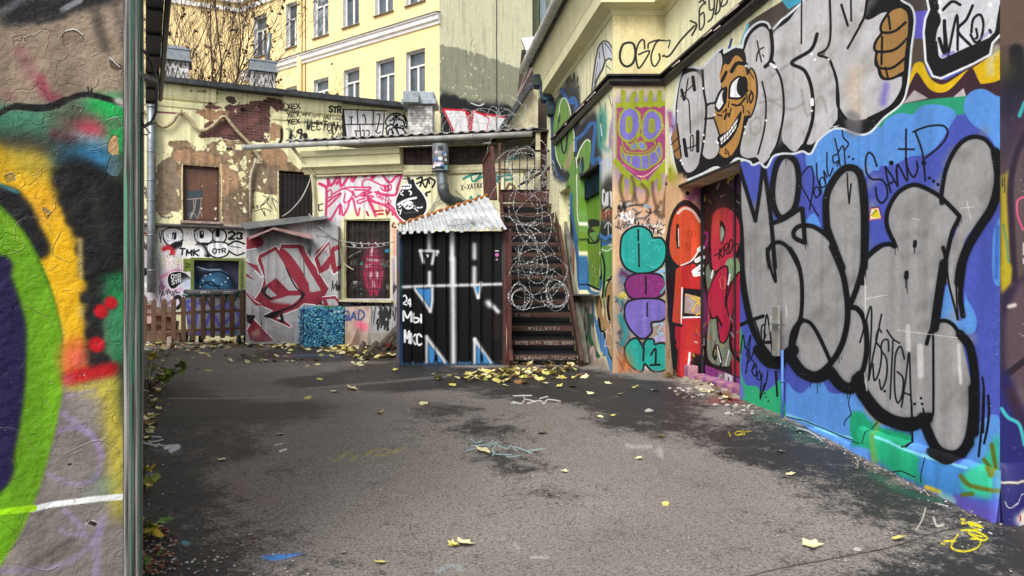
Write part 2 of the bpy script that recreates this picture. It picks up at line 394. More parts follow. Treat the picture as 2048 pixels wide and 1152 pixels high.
GW = Canvas('gable', -3.0, 30.0, 1, .62, 0, 8, 5, 16, 40, 'c6c9a4')

def art_right():
    c = RW
    # dark and bright grounds round the upper piece
    c.F(A6, "540,150 600,105 780,-5 960,-120 1190,-300 1500,-500 1500,260 1100,240 800,160 700,200 640,150 560,190", '4c423c', 0)
    c.F(A6, "755,0 870,-80 880,10 800,60", '46a4c4', 0); c.S(A6, "505,270 550,150", 14, '5fb2cc'); c.S(A6, "520,265 570,140", 12, '5a4c42')
    c.S(A6, "430,300 447,245", 14, '2c3f8e')
    c.F(O, "1478,325 1560,300 1660,300 1760,150 1850,100 2010,60 2010,1060 1990,1055 1760,925 1478,805", '4b59b6', 0)
    c.F(A7, "400,-200 1080,-400 1080,420 400,420", '4a4240', 0)
    c.F(A7, "510,75 620,60 600,245 510,238", '645cc4', 0); c.F(A7, "505,240 600,245 612,410 500,420", '55493f', 0)
    c.F(A7, "440,660 480,520 530,395 575,390 625,480 720,500 830,440 900,400 1000,350 1075,320 1075,660", '3f2630', 0)
    c.F(A7, "462,600 480,520 515,420 540,388 578,392 615,470 660,515 720,520 830,450 880,420 900,415 1000,350 1075,315 1075,480 955,522 925,500 895,435 870,425 760,545 690,577 620,555 555,465 540,452 525,470 490,540", 'dcb416')
    c.S(A7, "1000,450 1000,380 1040,300", 50, 'cfc7a8', soft=20, a=.7)
    c.F(A7, "455,645 525,560 612,612", 'b7adae', 0); c.F(A7, "765,606 832,548 850,606", 'c2b7b7', 0)
    c.F(A7, "250,850 330,725 440,650 640,615 850,598 870,700 780,720 600,720 440,760 330,860", '2b9a72', 0)
    # light-blue shapes
    lb = '5b94de'
    c.F(A7, "350,745 440,702 510,712 570,662 660,650 750,672 786,712 755,770 690,880 600,960 500,975 400,1025 300,1040 220,1100 0,1250 -60,1150 -110,1000 0,800 80,786 220,830 290,832", lb)
    c.F(A8, "580,330 600,270 680,190 760,130 860,90 960,100 1060,130 1152,100 1152,400 1090,425 1040,470 980,420 900,392 760,425 735,372 680,382 600,400", lb)
    c.F(A8, "575,830 640,755 690,830 690,870 640,850", lb)
    c.F(A7, "832,680 850,600 900,560 960,555 1025,590 1070,640 1070,935 990,850 950,815 880,765", lb)
    c.F(B3, "570,420 580,250 612,130 640,230 680,380 720,365 735,190 748,240 800,330 815,400 800,462 760,482 700,475 640,420", lb)
    c.F(B1, "930,1152 925,900 945,780 985,740 990,1152", lb)
    c.S(B1, "960,780 950,1130", 30, '3f6cc0', soft=12)
    c.F(B2, "395,930 440,975 490,1000 525,985 575,930 640,915 690,990 750,1002 830,990 880,940 970,1060 1090,1160 1090,1500 330,1400 385,1100", lb)
    c.F(B4, "1475,215 1605,170 1605,490 1430,490 1400,440", lb); c.F(B4, "1060,270 1160,250 1220,420 1160,440 1070,360", lb)
    gr = '2fae78'
    c.F(B2, "62,560 85,660 75,800 90,900 120,945 180,950 215,980 250,985 300,955 358,930 370,1300 50,1200", gr)
    c.F(B2, "60,540 100,640 60,700", gr, soft=8); c.F(B2, "62,700 75,900 100,1000 62,1040", '6a74d0', soft=6)
    c.F(B4, "685,150 760,138 800,185 870,230 1055,275 1070,350 1165,440 1180,590 980,510 870,470 830,370 700,320", '1f9b70', soft=4)
    c.F(B4, "1170,420 1440,490 1400,680 1180,570", '3f7fc0', soft=6); c.F(B4, "1425,520 1500,450 1610,270 1610,640 1480,650 1420,600", '35b48e', soft=8)
    c.S(B4, "1560,340 1590,520", 26, '5d6a20', soft=8); c.S(B4, "1510,430 1590,530", 24, '5d6a20', soft=8); c.S(B4, "1410,530 1470,590 1600,620", 26, '59651f', soft=10); c.S(B4, "1480,640 1420,650", 26, '59651f', soft=8)
    c.F(B4, "1375,640 1480,690 1610,740 1610,850 1560,840 1380,700", '5c54ae', soft=5); c.F(B4, "820,390 1000,520 1160,570 1100,600 900,520", '5a58ae', soft=8, a=.8)
    c.S(B4, "800,120 870,190", 46, 'b59a58', soft=20); c.S(B4, "845,180 850,300 870,440", 30, '6f9a4a', soft=16, a=.8)
    for q in ("290,152 420,200 560,262 690,300", "870,290 1000,340 1100,380 1220,420 1440,480", "1180,400 1300,450"): c.S(B4, q, 17, '86d4e6', soft=7, a=.85)
    c.S(B4, "180,150 260,165", 20, '62dca0', soft=10); c.S(B4, "1200,600 1280,630", 26, 'c8b23a', soft=10); c.S(B4, "1290,650 1360,690", 40, '9fc6b0', soft=24, a=.8)
    # cracks and broken plaster at the foot
    for q in ("690,0 672,80 690,150 650,190 645,220", "1190,420 1165,510 1165,570", "780,330 800,260 850,200", "970,510 1050,500 1130,540", "290,165 400,190 520,240 640,290 760,330"): c.S(B4, q, 6, '1a2030', 0, h=.0)
    # lower letters: silver fills
    g = '9f9e9e'
    for fr, q in ((A8, "80,430 130,600 195,815 225,640 255,410 290,640 335,880 330,1000 420,1152 520,1152 620,1260 330,1300 95,1160"), (B2, "80,-20 430,-30 480,80 510,240 505,480 440,620 420,700 350,800 310,790 250,700 170,560 110,380"),
                  (A8, "320,870 420,810 540,735 560,800 575,850 640,845 740,930 860,1152 500,1160 330,1100"), (B2, "420,-10 710,-10 790,120 820,300 810,560 760,700 690,800 600,860 520,840 460,770 430,690 490,500"),
                  (A8, "340,560 380,400 440,325 500,370 525,500 505,680 440,770 380,770 345,690"), (A8, "755,700 790,560 850,460 920,430 1000,470 1030,600 1040,900 1020,1170 860,1170 770,900"),
                  (B2, "715,-10 940,-10 925,130 890,270 835,400 800,180"), (B2, "820,430 880,410 945,510 955,700 930,830 870,930 800,940 740,880 700,800 790,640"),
                  (B1, "10,1160 35,1010 120,930 235,905 190,780 195,680 260,560 380,490 480,525 570,580 695,710 640,830 605,1000 600,1160"), (B3, "-30,-10 600,-10 560,150 525,420 510,1020 450,1070 300,1085 150,1060 60,960 -30,820"),
                  (B1, "572,570 590,420 650,260 720,185 810,150 890,190 945,300 960,450 905,640 790,790 720,910 690,1160 600,1160 600,1000 695,710"), (B3, "590,-10 690,-10 680,380 640,250 612,110"),
                  (B3, "510,440 550,395 620,395 690,480 745,680 780,900 780,1160 480,1160 455,1060 510,1020"), (B4, "1145,180 1200,110 1190,-100 1410,-100 1430,100 1415,250 1350,360 1260,380 1190,320")): c.F(fr, q, g)
    r = random.Random(4)                                  # sweeps of the silver can
    for fr, x0, y0, x1, y1, n in ((A8, 110, 700, 300, 1150, 10), (B2, 120, 60, 480, 500, 16), (B2, 520, 40, 780, 650, 16), (B1, 220, 560, 620, 1100, 16), (B1, 620, 240, 900, 640, 10), (B3, 60, 60, 480, 900, 18), (B3, 540, 470, 740, 1100, 8), (A8, 790, 500, 1000, 1100, 8)):
        for _ in range(n):
            x, y = r.uniform(x0, x1), r.uniform(y0, y1); a = r.uniform(-1, .2); l = r.uniform(60, 220)
            c.S(fr, [[x, y], [x + l * .6, y + a * l]], r.uniform(30, 90), r.choice(['a5a4a2', '7b7a79', '999896', '838281']), soft=40, a=.5)
    k = '111217'
    for fr, q, w in ((A8, "72,400 72,700 90,900 95,1170", 30), (A8, "78,425 135,610 195,810", 30), (A8, "195,812 225,620 255,375", 28), (A8, "256,378 285,560 315,800 345,1170", 32),
                     (A8, "432,305 365,365 328,540 335,690 385,785 450,765 505,690 528,510 505,365 432,305", 44), (A8, "318,835 420,795 540,722 558,760 575,980", 34), (A8, "575,980 500,945 490,895 540,852 640,858 740,925 800,1000 870,1170", 34),
                     (A8, "305,1170 290,1060 320,1000 380,978 450,1025 535,1180", 30), (B2, "258,-10 270,80 318,222 306,80 303,-10", 18), (A8, "745,900 738,650 790,510 880,412 975,425 1025,560 1042,850 1030,1170", 54), (A8, "748,870 800,1010 860,1180", 50),
                     (A8, "900,450 905,560 915,680", 11), (A8, "930,530 915,680", 12), (A8, "1040,1105 1100,1050 1160,1005", 34), (B2, "75,-10 85,180 120,400 165,560 235,690 330,800", 44), (B2, "200,700 270,780 350,790", 80), (B2, "345,780 400,730 440,700", 80),
                     (B2, "420,-10 470,80 500,220 500,420 470,560 430,700", 28), (B2, "500,490 445,570 430,690 470,800 540,870 640,850 740,740 800,600 822,420 790,180 710,-20", 40), (B2, "430,760 500,850 600,890 680,860", 78), (B2, "500,490 560,510 620,600 700,775", 26),
                     (B2, "945,-10 920,140 880,280 830,400", 38), (B2, "830,400 890,412 940,500 955,680 930,830 880,920 800,950 730,900 690,810", 36), (B2, "700,850 770,940 850,965 910,880", 78), (B2, "880,900 960,1050 1090,1180", 66),
                     (B1, "20,1170 25,700 0,400", 40), (B1, "30,1010 120,925 200,900 245,912 190,780 193,670 250,560 320,505 390,488 480,522 570,580 680,690 690,722 645,815 610,960 590,1050", 30), (B1, "570,615 570,540 600,380 660,250 730,175 810,152 890,185 950,300 962,450 915,630 820,790 750,910 705,1050 690,1170", 30),
                     (B1, "945,260 968,450 925,640 830,790 750,930 705,1060 690,1170", 64), (B1, "580,925 600,1020 590,1170", 26), (B3, "585,-10 560,150 535,330 520,440", 62), (B3, "605,0 620,130 660,290 682,380", 14), (B3, "685,-10 672,150 683,380", 12), (B3, "725,-10 705,150 702,250 720,355", 36),
                     (B3, "465,550 490,470 540,402 600,390 660,430 712,520", 26), (B3, "700,485 765,570 795,720 805,900 800,1170", 62), (B4, "1445,-10 1445,150 1415,320 1350,400 1250,390 1190,320 1130,170", 62), (B4, "1240,390 1330,430 1420,330", 60), (B3, "510,450 512,1000 490,1040 440,1075", 16),
                     (B3, "0,830 60,930 150,1030 260,1085 380,1090 480,1060", 60), (B4, "750,20 850,150 960,205 1060,225 1160,180", 64), (B3, "358,935 366,1100", 12), (B3, "440,1000 455,1060", 11), (B4, "1062,180 1070,350", 12), (B4, "1045,352 1075,345", 8), (B3, "855,785 866,900 860,1170", 13),
                     (B3, "892,915 902,1000 885,1170", 14), (B4, "1510,-10 1500,200 1478,410", 14), (B4, "1538,35 1540,180 1512,330", 14), (B1, "385,885 382,915", 26), (B1, "381,915 381,965", 6), (B1, "325,1100 322,1130", 28), (B3, "325,60 323,90", 28), (B3, "318,90 320,160", 6), (B3, "326,90 330,200", 5)):
        c.S(fr, q, w * 1.05, k, soft=w * .5, a=.3); c.S(fr, q, w, k, soft=w * .09)
    r = random.Random(21)
    for fr, x, y, l in ((A8, 430, 320, 60), (A8, 745, 870, 90), (B2, 560, 900, 60), (B2, 610, 910, 90), (B2, 330, 830, 70), (B1, 690, 730, 50), (B3, 250, 1100, 60), (B3, 350, 1110, 80), (B2, 820, 980, 60), (A8, 580, 990, 40), (B1, 245, 915, 60), (B3, 520, 430, 40), (B2, 760, 740, 50)): c.S(fr, [[x, y], [x + 1, y + l]], 5, k); c.S(fr, [[x + 18, y], [x + 18, y + l * .5]], 4, k)
    # tags over it
    for q in ("117,357 95,290 62,262 40,310 46,400 85,448 150,452 185,500 190,570 150,615 118,575 110,508", "175,362 190,440 215,540", "180,365 225,430 262,500", "190,490 240,460", "252,380 265,490", "262,470 262,345 330,460 318,300", "322,100 325,330 370,433 402,380 395,325", "270,238 378,240", "372,118 470,80 580,75 612,130 560,215 452,305", "385,115 430,240 446,340 455,460"): c.S(B1, q, 13, k, soft=2)
    c.dots(B1, "218,335 445,335", 34, k); c.dots(B1, "485,440 513,462 545,485", 24, k)
    for q in ("610,725 640,540 632,410 600,400 555,455 540,520 600,640 678,775", "650,560 645,600 665,635 690,600 675,555 650,560", "665,370 670,480 700,580 690,615", "700,560 690,500 715,480 735,540 700,560", "745,480 720,430 735,520", "745,290 745,400 760,470 790,410", "825,300 790,320 800,370 835,350 820,390", "805,180 830,290 845,390", "830,290 870,240 885,380", "862,100 870,170 910,220 880,270"): c.S(A8, q, 11, k, soft=2)
    c.dots(A8, "912,320 945,338", 18, k)
    for q in ("0,540 40,400 75,290 80,420 60,805", "62,800 90,640 120,500 150,345", "150,470 130,450 112,530 150,600 135,740 100,805 90,690", "200,600 195,525 160,530 148,590 185,660 185,780 150,870 135,800", "188,455 230,515 275,545", "230,530 222,700 210,935", "310,655 285,570 250,620 240,760 245,900 265,962 295,900 300,790 260,745", "290,990 320,790 343,612 352,830 362,1080", "305,890 355,910"): c.S(B3, q, 12, k, soft=2)
    c.dots(B3, "172,880 382,970 426,930 434,970", 20, k)
    for fr, q, w in ((B2, "75,522 150,490 230,462", 26), (B2, "175,500 200,570 205,605", 11), (B2, "240,520 220,540 222,640 248,600 235,570", 11), (B2, "235,660 258,450 300,745", 11), (B2, "250,645 335,642", 22), (B2, "75,720 90,590 110,690 145,600 110,860", 9), (B2, "115,740 125,690 140,760 115,800", 9), (B2, "170,700 150,760 180,800 150,840", 9), (B2, "165,800 155,850 180,880 185,810 165,800", 9), (B2, "195,850 190,900 215,900 205,840", 9), (B2, "225,860 210,1040 240,930", 9), (B2, "265,840 250,930 210,1040", 9), (B2, "318,850 330,1020", 14)): c.S(fr, q, w, k, soft=1.5)
    c.dots(B2, "322,700", 24, k); c.dots(B2, "242,1000 252,1028 268,1055", 12, k)
    for q, w in (("335,430 338,590", 34), ("420,570 425,770", 44), ("690,560 695,690 705,820", 24)): c.S(B3, q, w, 'dcdcdc', soft=10, a=.75)
    for fr, q in ((B3, "260,455 680,508"), (B1, "745,600 775,730"), (B1, "700,650 800,640"), (B1, "360,720 420,735"), (B3, "40,235 190,208"), (B2, "940,180 945,480"), (A6, "815,520 875,495"), (A6, "840,515 860,500"), (B2, "390,380 395,470")): c.S(fr, q, 5, 'e6e4e0', a=.85)
    c.S(B2, "945,200 945,420", 10, 'd0d0cc', a=.7, soft=4); c.S(B2, "940,860 955,980", 10, 'd0d0cc', a=.8, soft=4)
    c.F(B1, "75,648 132,642 153,724 62,737", 'c83a3a', 0, h=.9); c.F(B1, "79,655 128,649 147,719 69,730", 'f0ece0', 0, h=.9); c.F(B1, "80,715 100,655 122,660 142,716", 'e0cf20', 0, h=.9); c.S(B1, "80,700 115,665", 6, '6a6018')
    # the upper piece
    out = J((A6, "140,450 200,425 262,430 330,360 390,305 398,335 470,298 512,308 530,240 570,180 620,145 665,150 695,195 760,130 800,100 900,10 1000,-90"), (A7, "100,-250 300,-260 420,-60 440,5 500,45 520,110 515,190 500,300 490,420 475,540 440,640 330,730 250,815 180,830 80,795 0,792"), (A6, "1120,780 1050,810 980,870 935,950 890,935 830,950 760,950 700,970 660,1035 625,1005 580,1020 560,1000 480,980 440,1010 400,1045 340,1035 250,1080 140,1115 100,1040 75,900 70,850 95,800 100,640"))
    c.S(None, np.concatenate([out, out[:1]]), 9, 'dfe6ea', soft=1.5); c.F(O, out, k)
    sv = 'bfbdbe'
    for fr, q in ((A6, "130,500 170,455 225,450 262,505 280,650 272,850 240,1020 180,1075 140,1030 115,900 105,700"), (A6, "265,440 380,332 370,600 290,650 275,520"), (A6, "278,745 330,740 360,800 372,900 350,970 300,990 262,950 275,850"), (A6, "285,672 340,650 335,722 280,732"),
                  (A6, "530,300 570,210 640,165 688,225 690,370 660,410 715,400 755,520 768,700 735,850 700,950 640,1020 600,980 545,985 500,950 520,830 560,720 610,600 600,480 545,420 520,350"),
                  (A6, "705,210 800,130 890,20 1060,-60 1065,250 1000,340 1080,400 1112,600 1105,740 960,890 890,895 840,945 785,905 758,840 765,560 720,400 690,350"),
                  (A7, "-20,-200 235,-200 215,110 330,75 360,80 320,190 280,290 300,450 340,500 465,480 440,600 380,665 240,735 130,745 60,685 45,500 -20,330"), (A7, "-30,330 10,390 42,500 45,700 -10,780 -110,800")): c.F(fr, q, sv)
    r = random.Random(9)
    for fr, x0, y0, x1, y1, n in ((A6, 700, 180, 1080, 860, 40), (A6, 550, 220, 750, 900, 22), (A6, 130, 500, 260, 1000, 12), (A7, 30, 20, 220, 700, 24), (A7, 200, 200, 320, 700, 10)):
        for _ in range(n):
            x, y = r.uniform(x0, x1), r.uniform(y0, y1); l = r.uniform(40, 160)
            c.S(fr, [[x, y], [x + l * .5, y - l * .5]], r.uniform(20, 70), r.choice(['c6c6cb', 'cfd0d6', '989590', 'a39c92', 'c2bdb8']), soft=30, a=.5)
    c.S(A7, "160,450 150,600 170,720", 70, 'd8c4ac', soft=50, a=.7); c.S(A7, "350,530 330,640", 40, '7069c4', soft=26, a=.8); c.S(A7, "140,740 150,800", 100, '77757a', soft=20, a=.7)
    for q in ("700,470 800,400 850,370", "620,640 740,620", "640,590 800,680 900,640", "880,560 920,720 1000,600 1040,700", "560,770 610,730 630,800 580,840 560,780"): c.S(A6, q, 16, '8f8a84', soft=6, a=.5)
    for q, w in (("265,440 272,560 288,680 275,850 250,1000", 14), ("690,190 700,300 688,380 655,415", 24), ("700,395 755,500 770,690 735,880 690,970", 14), ("882,10 880,270", 10), ("1055,-40 1062,200 1040,300 985,342 1060,380 1108,560 1112,740", 14), ("978,212 940,310 820,390 900,440 945,560 950,740 900,900", 22), ("636,510 660,640 650,800 610,960", 11), ("1130,30 1170,160", 14), ("290,650 340,640", 12), ("280,740 335,735", 12),
                  ("605,255 615,310 632,385", 9), ("600,380 612,320 645,295", 9), ("640,340 645,352", 8), ("175,490 160,600 180,640 190,830", 8), ("135,560 150,620", 18), ("205,480 215,560", 20), ("130,600 215,520", 7), ("150,870 165,970", 22), ("235,820 235,940", 22), ("150,930 240,900", 8), ("190,850 190,930 205,930 205,845 190,850", 7), ("75,780 110,860 130,980", 12)): c.S(A6, q, w, k)
    c.F(A6, "75,830 100,760 120,830 130,970 100,985 80,920", '9a6f42'); c.S(A6, "70,900 120,850", 7, k); c.S(A6, "85,950 130,910", 7, k); c.S(A6, "105,770 115,860 132,970", 10, k)
    c.F(A7, "330,150 375,75 450,50 490,90 482,250 470,400 440,465 350,490 310,420 285,320 300,240", 'a27b46')
    for q, w in (("370,70 320,150 325,200 400,195 470,140", 16), ("320,210 280,270 290,320 400,310 480,240", 16), ("290,330 290,410 380,425 470,360", 16), ("300,420 320,480 380,490 460,450", 16), ("440,35 490,80 495,200 475,350 470,480", 20), ("365,100 375,180", 14), ("325,230 320,400", 14), ("345,420 360,480", 12), ("215,110 330,70 370,70", 16), ("185,165 110,300", 14), ("70,30 110,160", 14), ("130,-20 132,130", 12), ("230,0 215,100 185,160", 16), ("5,390 42,500 45,640 70,700 100,740", 16), ("460,480 450,560 380,665 240,740", 22)): c.S(A7, q, w, k)
    # grinning head
    c.F(A6, "372,450 420,350 500,335 530,420 545,470 572,425 602,480 602,600 575,710 535,730 500,880 450,970 400,985 368,960 380,900 370,840 340,740 350,650 385,560 375,500", 'b98848')
    c.F(A6, "378,470 395,370 450,310 515,305 535,360 535,430 510,370 470,345 430,400 400,400", '1e1c1e')
    c.F(A6, "428,600 445,520 490,480 535,500 540,570 500,605 450,612", 'f2f2f4'); c.F(A6, "478,560 490,490 535,480 545,550 505,598", k); c.F(A6, "348,640 370,580 408,550 412,620 370,682", 'f2f2f4'); c.F(A6, "388,580 418,545 415,620 395,640", k)
    for q, w in (("430,605 440,525 490,478 535,500", 12), ("430,610 500,610 545,560", 14), ("450,650 490,655 530,610", 12), ("446,445 480,395 535,400", 24), ("385,505 412,450", 20), ("345,640 375,570 410,545", 14), ("345,670 370,690 410,630", 14), ("392,700 415,680 400,745 425,705 430,730 442,675", 8), ("360,715 385,720", 10), ("430,630 425,670", 7), ("490,650 515,660 520,700", 8), ("545,460 570,425 600,490 602,610 572,715 545,735", 10), ("560,450 585,490", 7), ("530,725 500,880 450,970 400,988 365,960", 13), ("340,745 370,840 380,900", 10), ("565,565 580,600 565,640 555,600 575,575", 10), ("540,590 545,640", 8), ("545,690 560,710", 7), ("410,925 405,955 425,950 415,935", 6), ("428,955 432,975", 7)): c.S(A6, q, w, k)
    c.F(A6, "362,850 430,805 505,690 495,770 450,860 390,918 368,912", k); c.F(A6, "374,862 430,812 485,735 472,800 425,862 380,902", 'f4f4f2', 0)
    for q in ("395,845 392,890", "410,832 412,878", "425,820 432,858", "440,800 450,838", "455,780 468,815", "378,885 430,840 478,765"): c.S(A6, q, 4, k, 0)
    c.dots(A6, "268,550 338,715 270,840 275,880 350,880 360,890 530,790 527,830 700,410 720,420 945,335 965,370 1050,370 948,640 945,690 660,750 535,410 130,1000 140,1020 110,690", 15, 'f4f4f6', 3)
    c.S(A6, "946,620 948,650", 22, 'f4f4f6'); c.S(A6, "690,400 715,415", 20, 'f4f4f6')
    # box letter in the corner
    wr = "600,-60 625,60 600,120 590,200 603,380 645,468 690,480 800,430 890,390 990,335 1005,265 1075,190 1075,-300 600,-300"
    c.S(A7, wr + " 600,-60", 30, 'e2e6ea', 0, soft=3); c.F(A7, wr, '17171b', 0)
    c.F(A7, "680,-200 1045,-200 1035,150 1005,220 960,250 830,305 745,345 690,362 660,290 665,200 690,130 680,60", 'd6d6db')
    for q, w in (("662,260 670,340", 10), ("680,240 715,330 712,130", 22), ("712,130 725,240 735,345", 12), ("735,345 790,95 795,310", 16), ("888,35 850,120 795,190 875,282", 18), ("880,200 892,120 935,92 955,150 940,240 905,262 875,215", 16), ("910,180 918,230 905,240", 14), ("700,65 760,10 810,30", 18), ("995,190 1000,200", 20)): c.S(A7, q, w, k)
    c.dots(A7, "685,15 685,70 1000,30", 28, 'f2f2f4', 4); c.S(A7, "700,350 770,325", 16, '6e66c0', soft=8, a=.8); c.S(A7, "940,240 990,200", 14, '8d85cc', soft=8, a=.7)
    for q in ("700,90 760,70 800,80", "990,120 960,180"): c.S(A7, q, 10, 'b9b3ad', a=.6)
    # above the moulding: arrow and figures
    c.S(A6, "20,350 60,345 130,250 215,160", 11, k, soft=2); c.S(A6, "190,130 228,155 200,220", 11, k, soft=2)
    for q in ("285,10 250,50 245,100 248,185 275,150 272,80 250,95", "245,15 265,0 282,25", "305,0 310,60 335,50 338,-10", "338,50 325,110 300,135", "358,0 350,60 345,90 372,60 372,0", "395,-20 380,40 415,20 420,-20"): c.S(A6, q, 10, '26262a')
    c.F(O, "1326,352 1366,346 1366,800 1326,800", 'b08e70', 0, soft=3); r = random.Random(61); [c.S(O, [[x, y], [x + r.uniform(-5, 5), y + r.uniform(-16, 16)]], r.uniform(1.5, 6), r.choice(['7a4a3a', 'd8b89a', '4a3a38', 'c87a5a', '8a7a70', '2a2628']), soft=2, a=.75) for x, y in [(r.uniform(1330, 1362), r.uniform(370, 780)) for _ in range(50)]]
    # the orange letter's first half runs on to this wall, and the peach ground
    c.F(A4, "555,730 640,715 700,730 640,1152 560,1400 540,1152", 'd9b088', soft=6)
    c.F(A4, "575,600 640,690 600,740 570,700", 'a8a52a', soft=14, a=.8); c.S(A4, "575,640 580,720", 20, '9aa020', soft=8); c.S(A4, "570,240 600,300 590,360", 36, '8a7cc8', soft=26, a=.8); c.S(A4, "575,240 580,330", 26, 'b0507c', soft=8, a=.7)
    c.dots(A4, "545,748", 24, k)
def art_door():
    c = Multi(JAMB, DOOR, RW); cd = DOOR
    cd.F(O, "1400,340 1490,320 1490,800 1400,760", '1d1519', 0); cd.F(O, "1412,340 1490,320 1490,440 1412,450", '4a2448', 0, soft=6); JAMB.F(O, "1355,350 1410,350 1410,470 1355,470", 'd9b088', 0)
    JAMB.S(A4, "720,850 790,800 800,880", 60, '8b3f8e', soft=30, a=.8); JAMB.dots(A4, "702,815", 30, k := K); JAMB.scribble(A4, 585, 790, 640, 860, 6, k, 9, 3); JAMB.T(A4, "UEK", 580, 920, 640, 870, 30, 6, k)
    cd.T(A4, "GASP", 830, 830, 1040, 740, 90, 11, 'd2c93a', .2); cd.S(A4, "825,870 840,740", 10, 'd2c93a'); cd.F(A4, "820,760 1060,690 1070,780 860,830", '6a2c6c', soft=30, a=.35); cd.T(A4, "GASP", 840, 830, 1040, 740, 80, 9, 'd8cf40', .2)
    c.F(A5, "385,300 400,80 440,-40 500,-90 560,-60 610,10 640,200 640,560 625,880 540,980 520,1000 440,980", '1a1518'); DOOR.F(A5, "620,-200 650,-230 700,-240 830,-100 830,1020 620,960", '1d1519', 0)
    oq = "412,150 425,50 455,-25 500,-55 550,-30 590,40 606,120 592,200 545,270 475,300 430,262 412,205"
    c.S(A5, oq, 40, '15151a', close=1); c.F(A5, oq, 'd94f2e'); c.S(A5, "460,-10 500,-40 550,-20 590,40", 16, 'f0e6e2', soft=3); c.F(A5, "470,-30 600,-20 610,250 475,300", 'dd5a35', soft=30, a=.4); c.S(A5, "458,60 455,130 462,192", 15, '1a1516'); c.S(A5, "463,80 465,185", 5, 'f0f0f0'); c.S(A5, "478,298 540,270 580,215", 8, 'f2eeee')
    c.T(A5, "OB", 520, 130, 575, 125, 36, 5, 'b83a20'); c.T(A5, "N", 510, 215, 540, 210, 50, 5, 'b83a20')
    c.F(A5, "436,330 470,305 560,287 580,330 600,375 603,440 492,432 478,640 425,640", 'b92a2c', 0); c.F(A5, "436,330 475,310 475,640 425,640", 'cc4a2a', 0, soft=4)
    c.S(A5, "485,430 480,640", 9, 'f2ecec'); c.F(A5, "492,432 620,465 620,600 490,585", '16161a', 0); c.F(A5, "503,462 612,490 608,592 498,578", 'a48c8a', 0)
    for q, w, col in (("520,500 550,520 530,560", 14, '9fa0a6'), ("540,490 580,510 600,560 570,590", 10, 'd2b224'), ("560,480 600,500", 9, 'd8bb28'), ("505,545 540,580", 10, '8d8f97'), ("545,570 575,520 607,540", 9, 'd2b224'), ("510,470 545,480", 10, 'caa06e')): c.S(A5, q, w, col)
    c.F(A5, "486,612 602,600 605,828 545,812 535,870 520,950 485,960 455,945 460,800 440,760 445,655 480,650", 'b02030', 0); c.F(A5, "500,640 590,625 590,800 500,790", 'b8402c', soft=20, a=.7); c.F(A5, "486,800 535,815 520,950 470,950", 'cf3a30', soft=8, a=.8)
    c.S(A5, "492,605 600,602 606,828", 10, 'f0e8e8', 0); c.S(A5, "530,815 516,950", 12, 'f0ecec'); c.S(A5, "575,660 580,710", 8, 'd0a030'); c.S(A5, "540,620 580,680 560,760", 7, '9a2a28')
    for q in ("555,335 600,300", "570,270 605,250", "585,205 605,190", "560,352 600,345"): c.S(A5, q, 26, 'f0f0f2'); c.S(A5, q, 8, 'd8d8dc')
    c.S(A5, "425,640 480,655", 16, K); c.S(A5, "440,320 430,480 420,640 445,760", 16, K)
    cd.F(A5, "655,300 830,240 830,700 800,830 650,760", '7a1c34', 0, soft=8); cd.S(A5, "640,450 640,640", 14, 'c23a50', soft=5)
    # D and M on the door leaf
    cd.F(A5, "600,440 625,460 632,480 632,640 622,700 600,700", '6a2a5c', soft=6); cd.F(A5, "625,310 680,300 690,480 640,470", '6d7a68'); cd.S(A5, "600,100 640,120 620,180", 20, '8a2a70', soft=6)
    dq = "660,40 675,-20 740,-45 800,0 825,80 822,150 795,240 730,300 668,322 655,180"
    cd.S(A5, dq, 36, K, close=1); cd.F(A5, dq, 'c6304a'); cd.F(A5, "660,40 680,-20 740,-40 720,60 670,160", 'd85a3c', soft=26, a=.9); cd.F(A5, "708,35 738,70 735,130 712,165", K); cd.F(A5, "712,65 732,100 720,150 710,150", 'a9b8a6')
    cd.T(A5, "-KRD-", 672, 275, 815, 195, 66, 8, K, .1)
    cd.F(A5, "640,640 700,600 765,650 790,760 770,860 745,895 640,850", '7c8b78'); cd.F(A5, "740,280 800,250 825,300 825,380 760,390", '88a07c'); cd.S(A5, "770,270 810,350", 14, '8fcf78', soft=6, a=.7); cd.S(A5, "660,640 690,820", 16, '92a08c', soft=10)
    for q in ("636,480 690,345 738,308 748,330 745,420 735,530 770,600 748,720 712,745 690,605 660,600", "750,520 775,420 800,372 830,380 830,830 780,790 778,640 800,500 770,600"): cd.S(A5, q, 20, K, close=1); cd.F(A5, q, 'bb2444')
    cd.S(A5, "710,365 735,375 732,430 712,425 706,380", 4, 'd88a5a'); cd.F(A5, "780,830 830,840 830,1030 800,1000 775,900", 'b02238')
    cd.S(A5, "680,770 665,820 680,850 690,770 715,860 705,895", 12, K); cd.S(A5, "690,775 712,870", 6, 'f0f0f0'); cd.S(A5, "760,800 740,890", 6, 'f0f0f0'); cd.S(A5, "655,370 665,330", 12, 'f0f0f0'); cd.S(A5, "765,350 755,410", 10, 'f0f0f0'); cd.S(A5, "775,640 770,780 820,860", 18, K); cd.S(A5, "690,600 715,650", 14, K)
    cd.F(A5, "620,880 840,960 840,1060 620,990", '8b3f86', 0); cd.S(A5, "625,885 835,965", 6, K); cd.F(A5, "735,930 780,950 780,1000 735,985", 'd6d6da', 0); cd.S(A5, "758,960 756,985", 7, K); cd.F(A5, "700,930 730,940 730,990 700,980", '7d7f74', 0, soft=4)
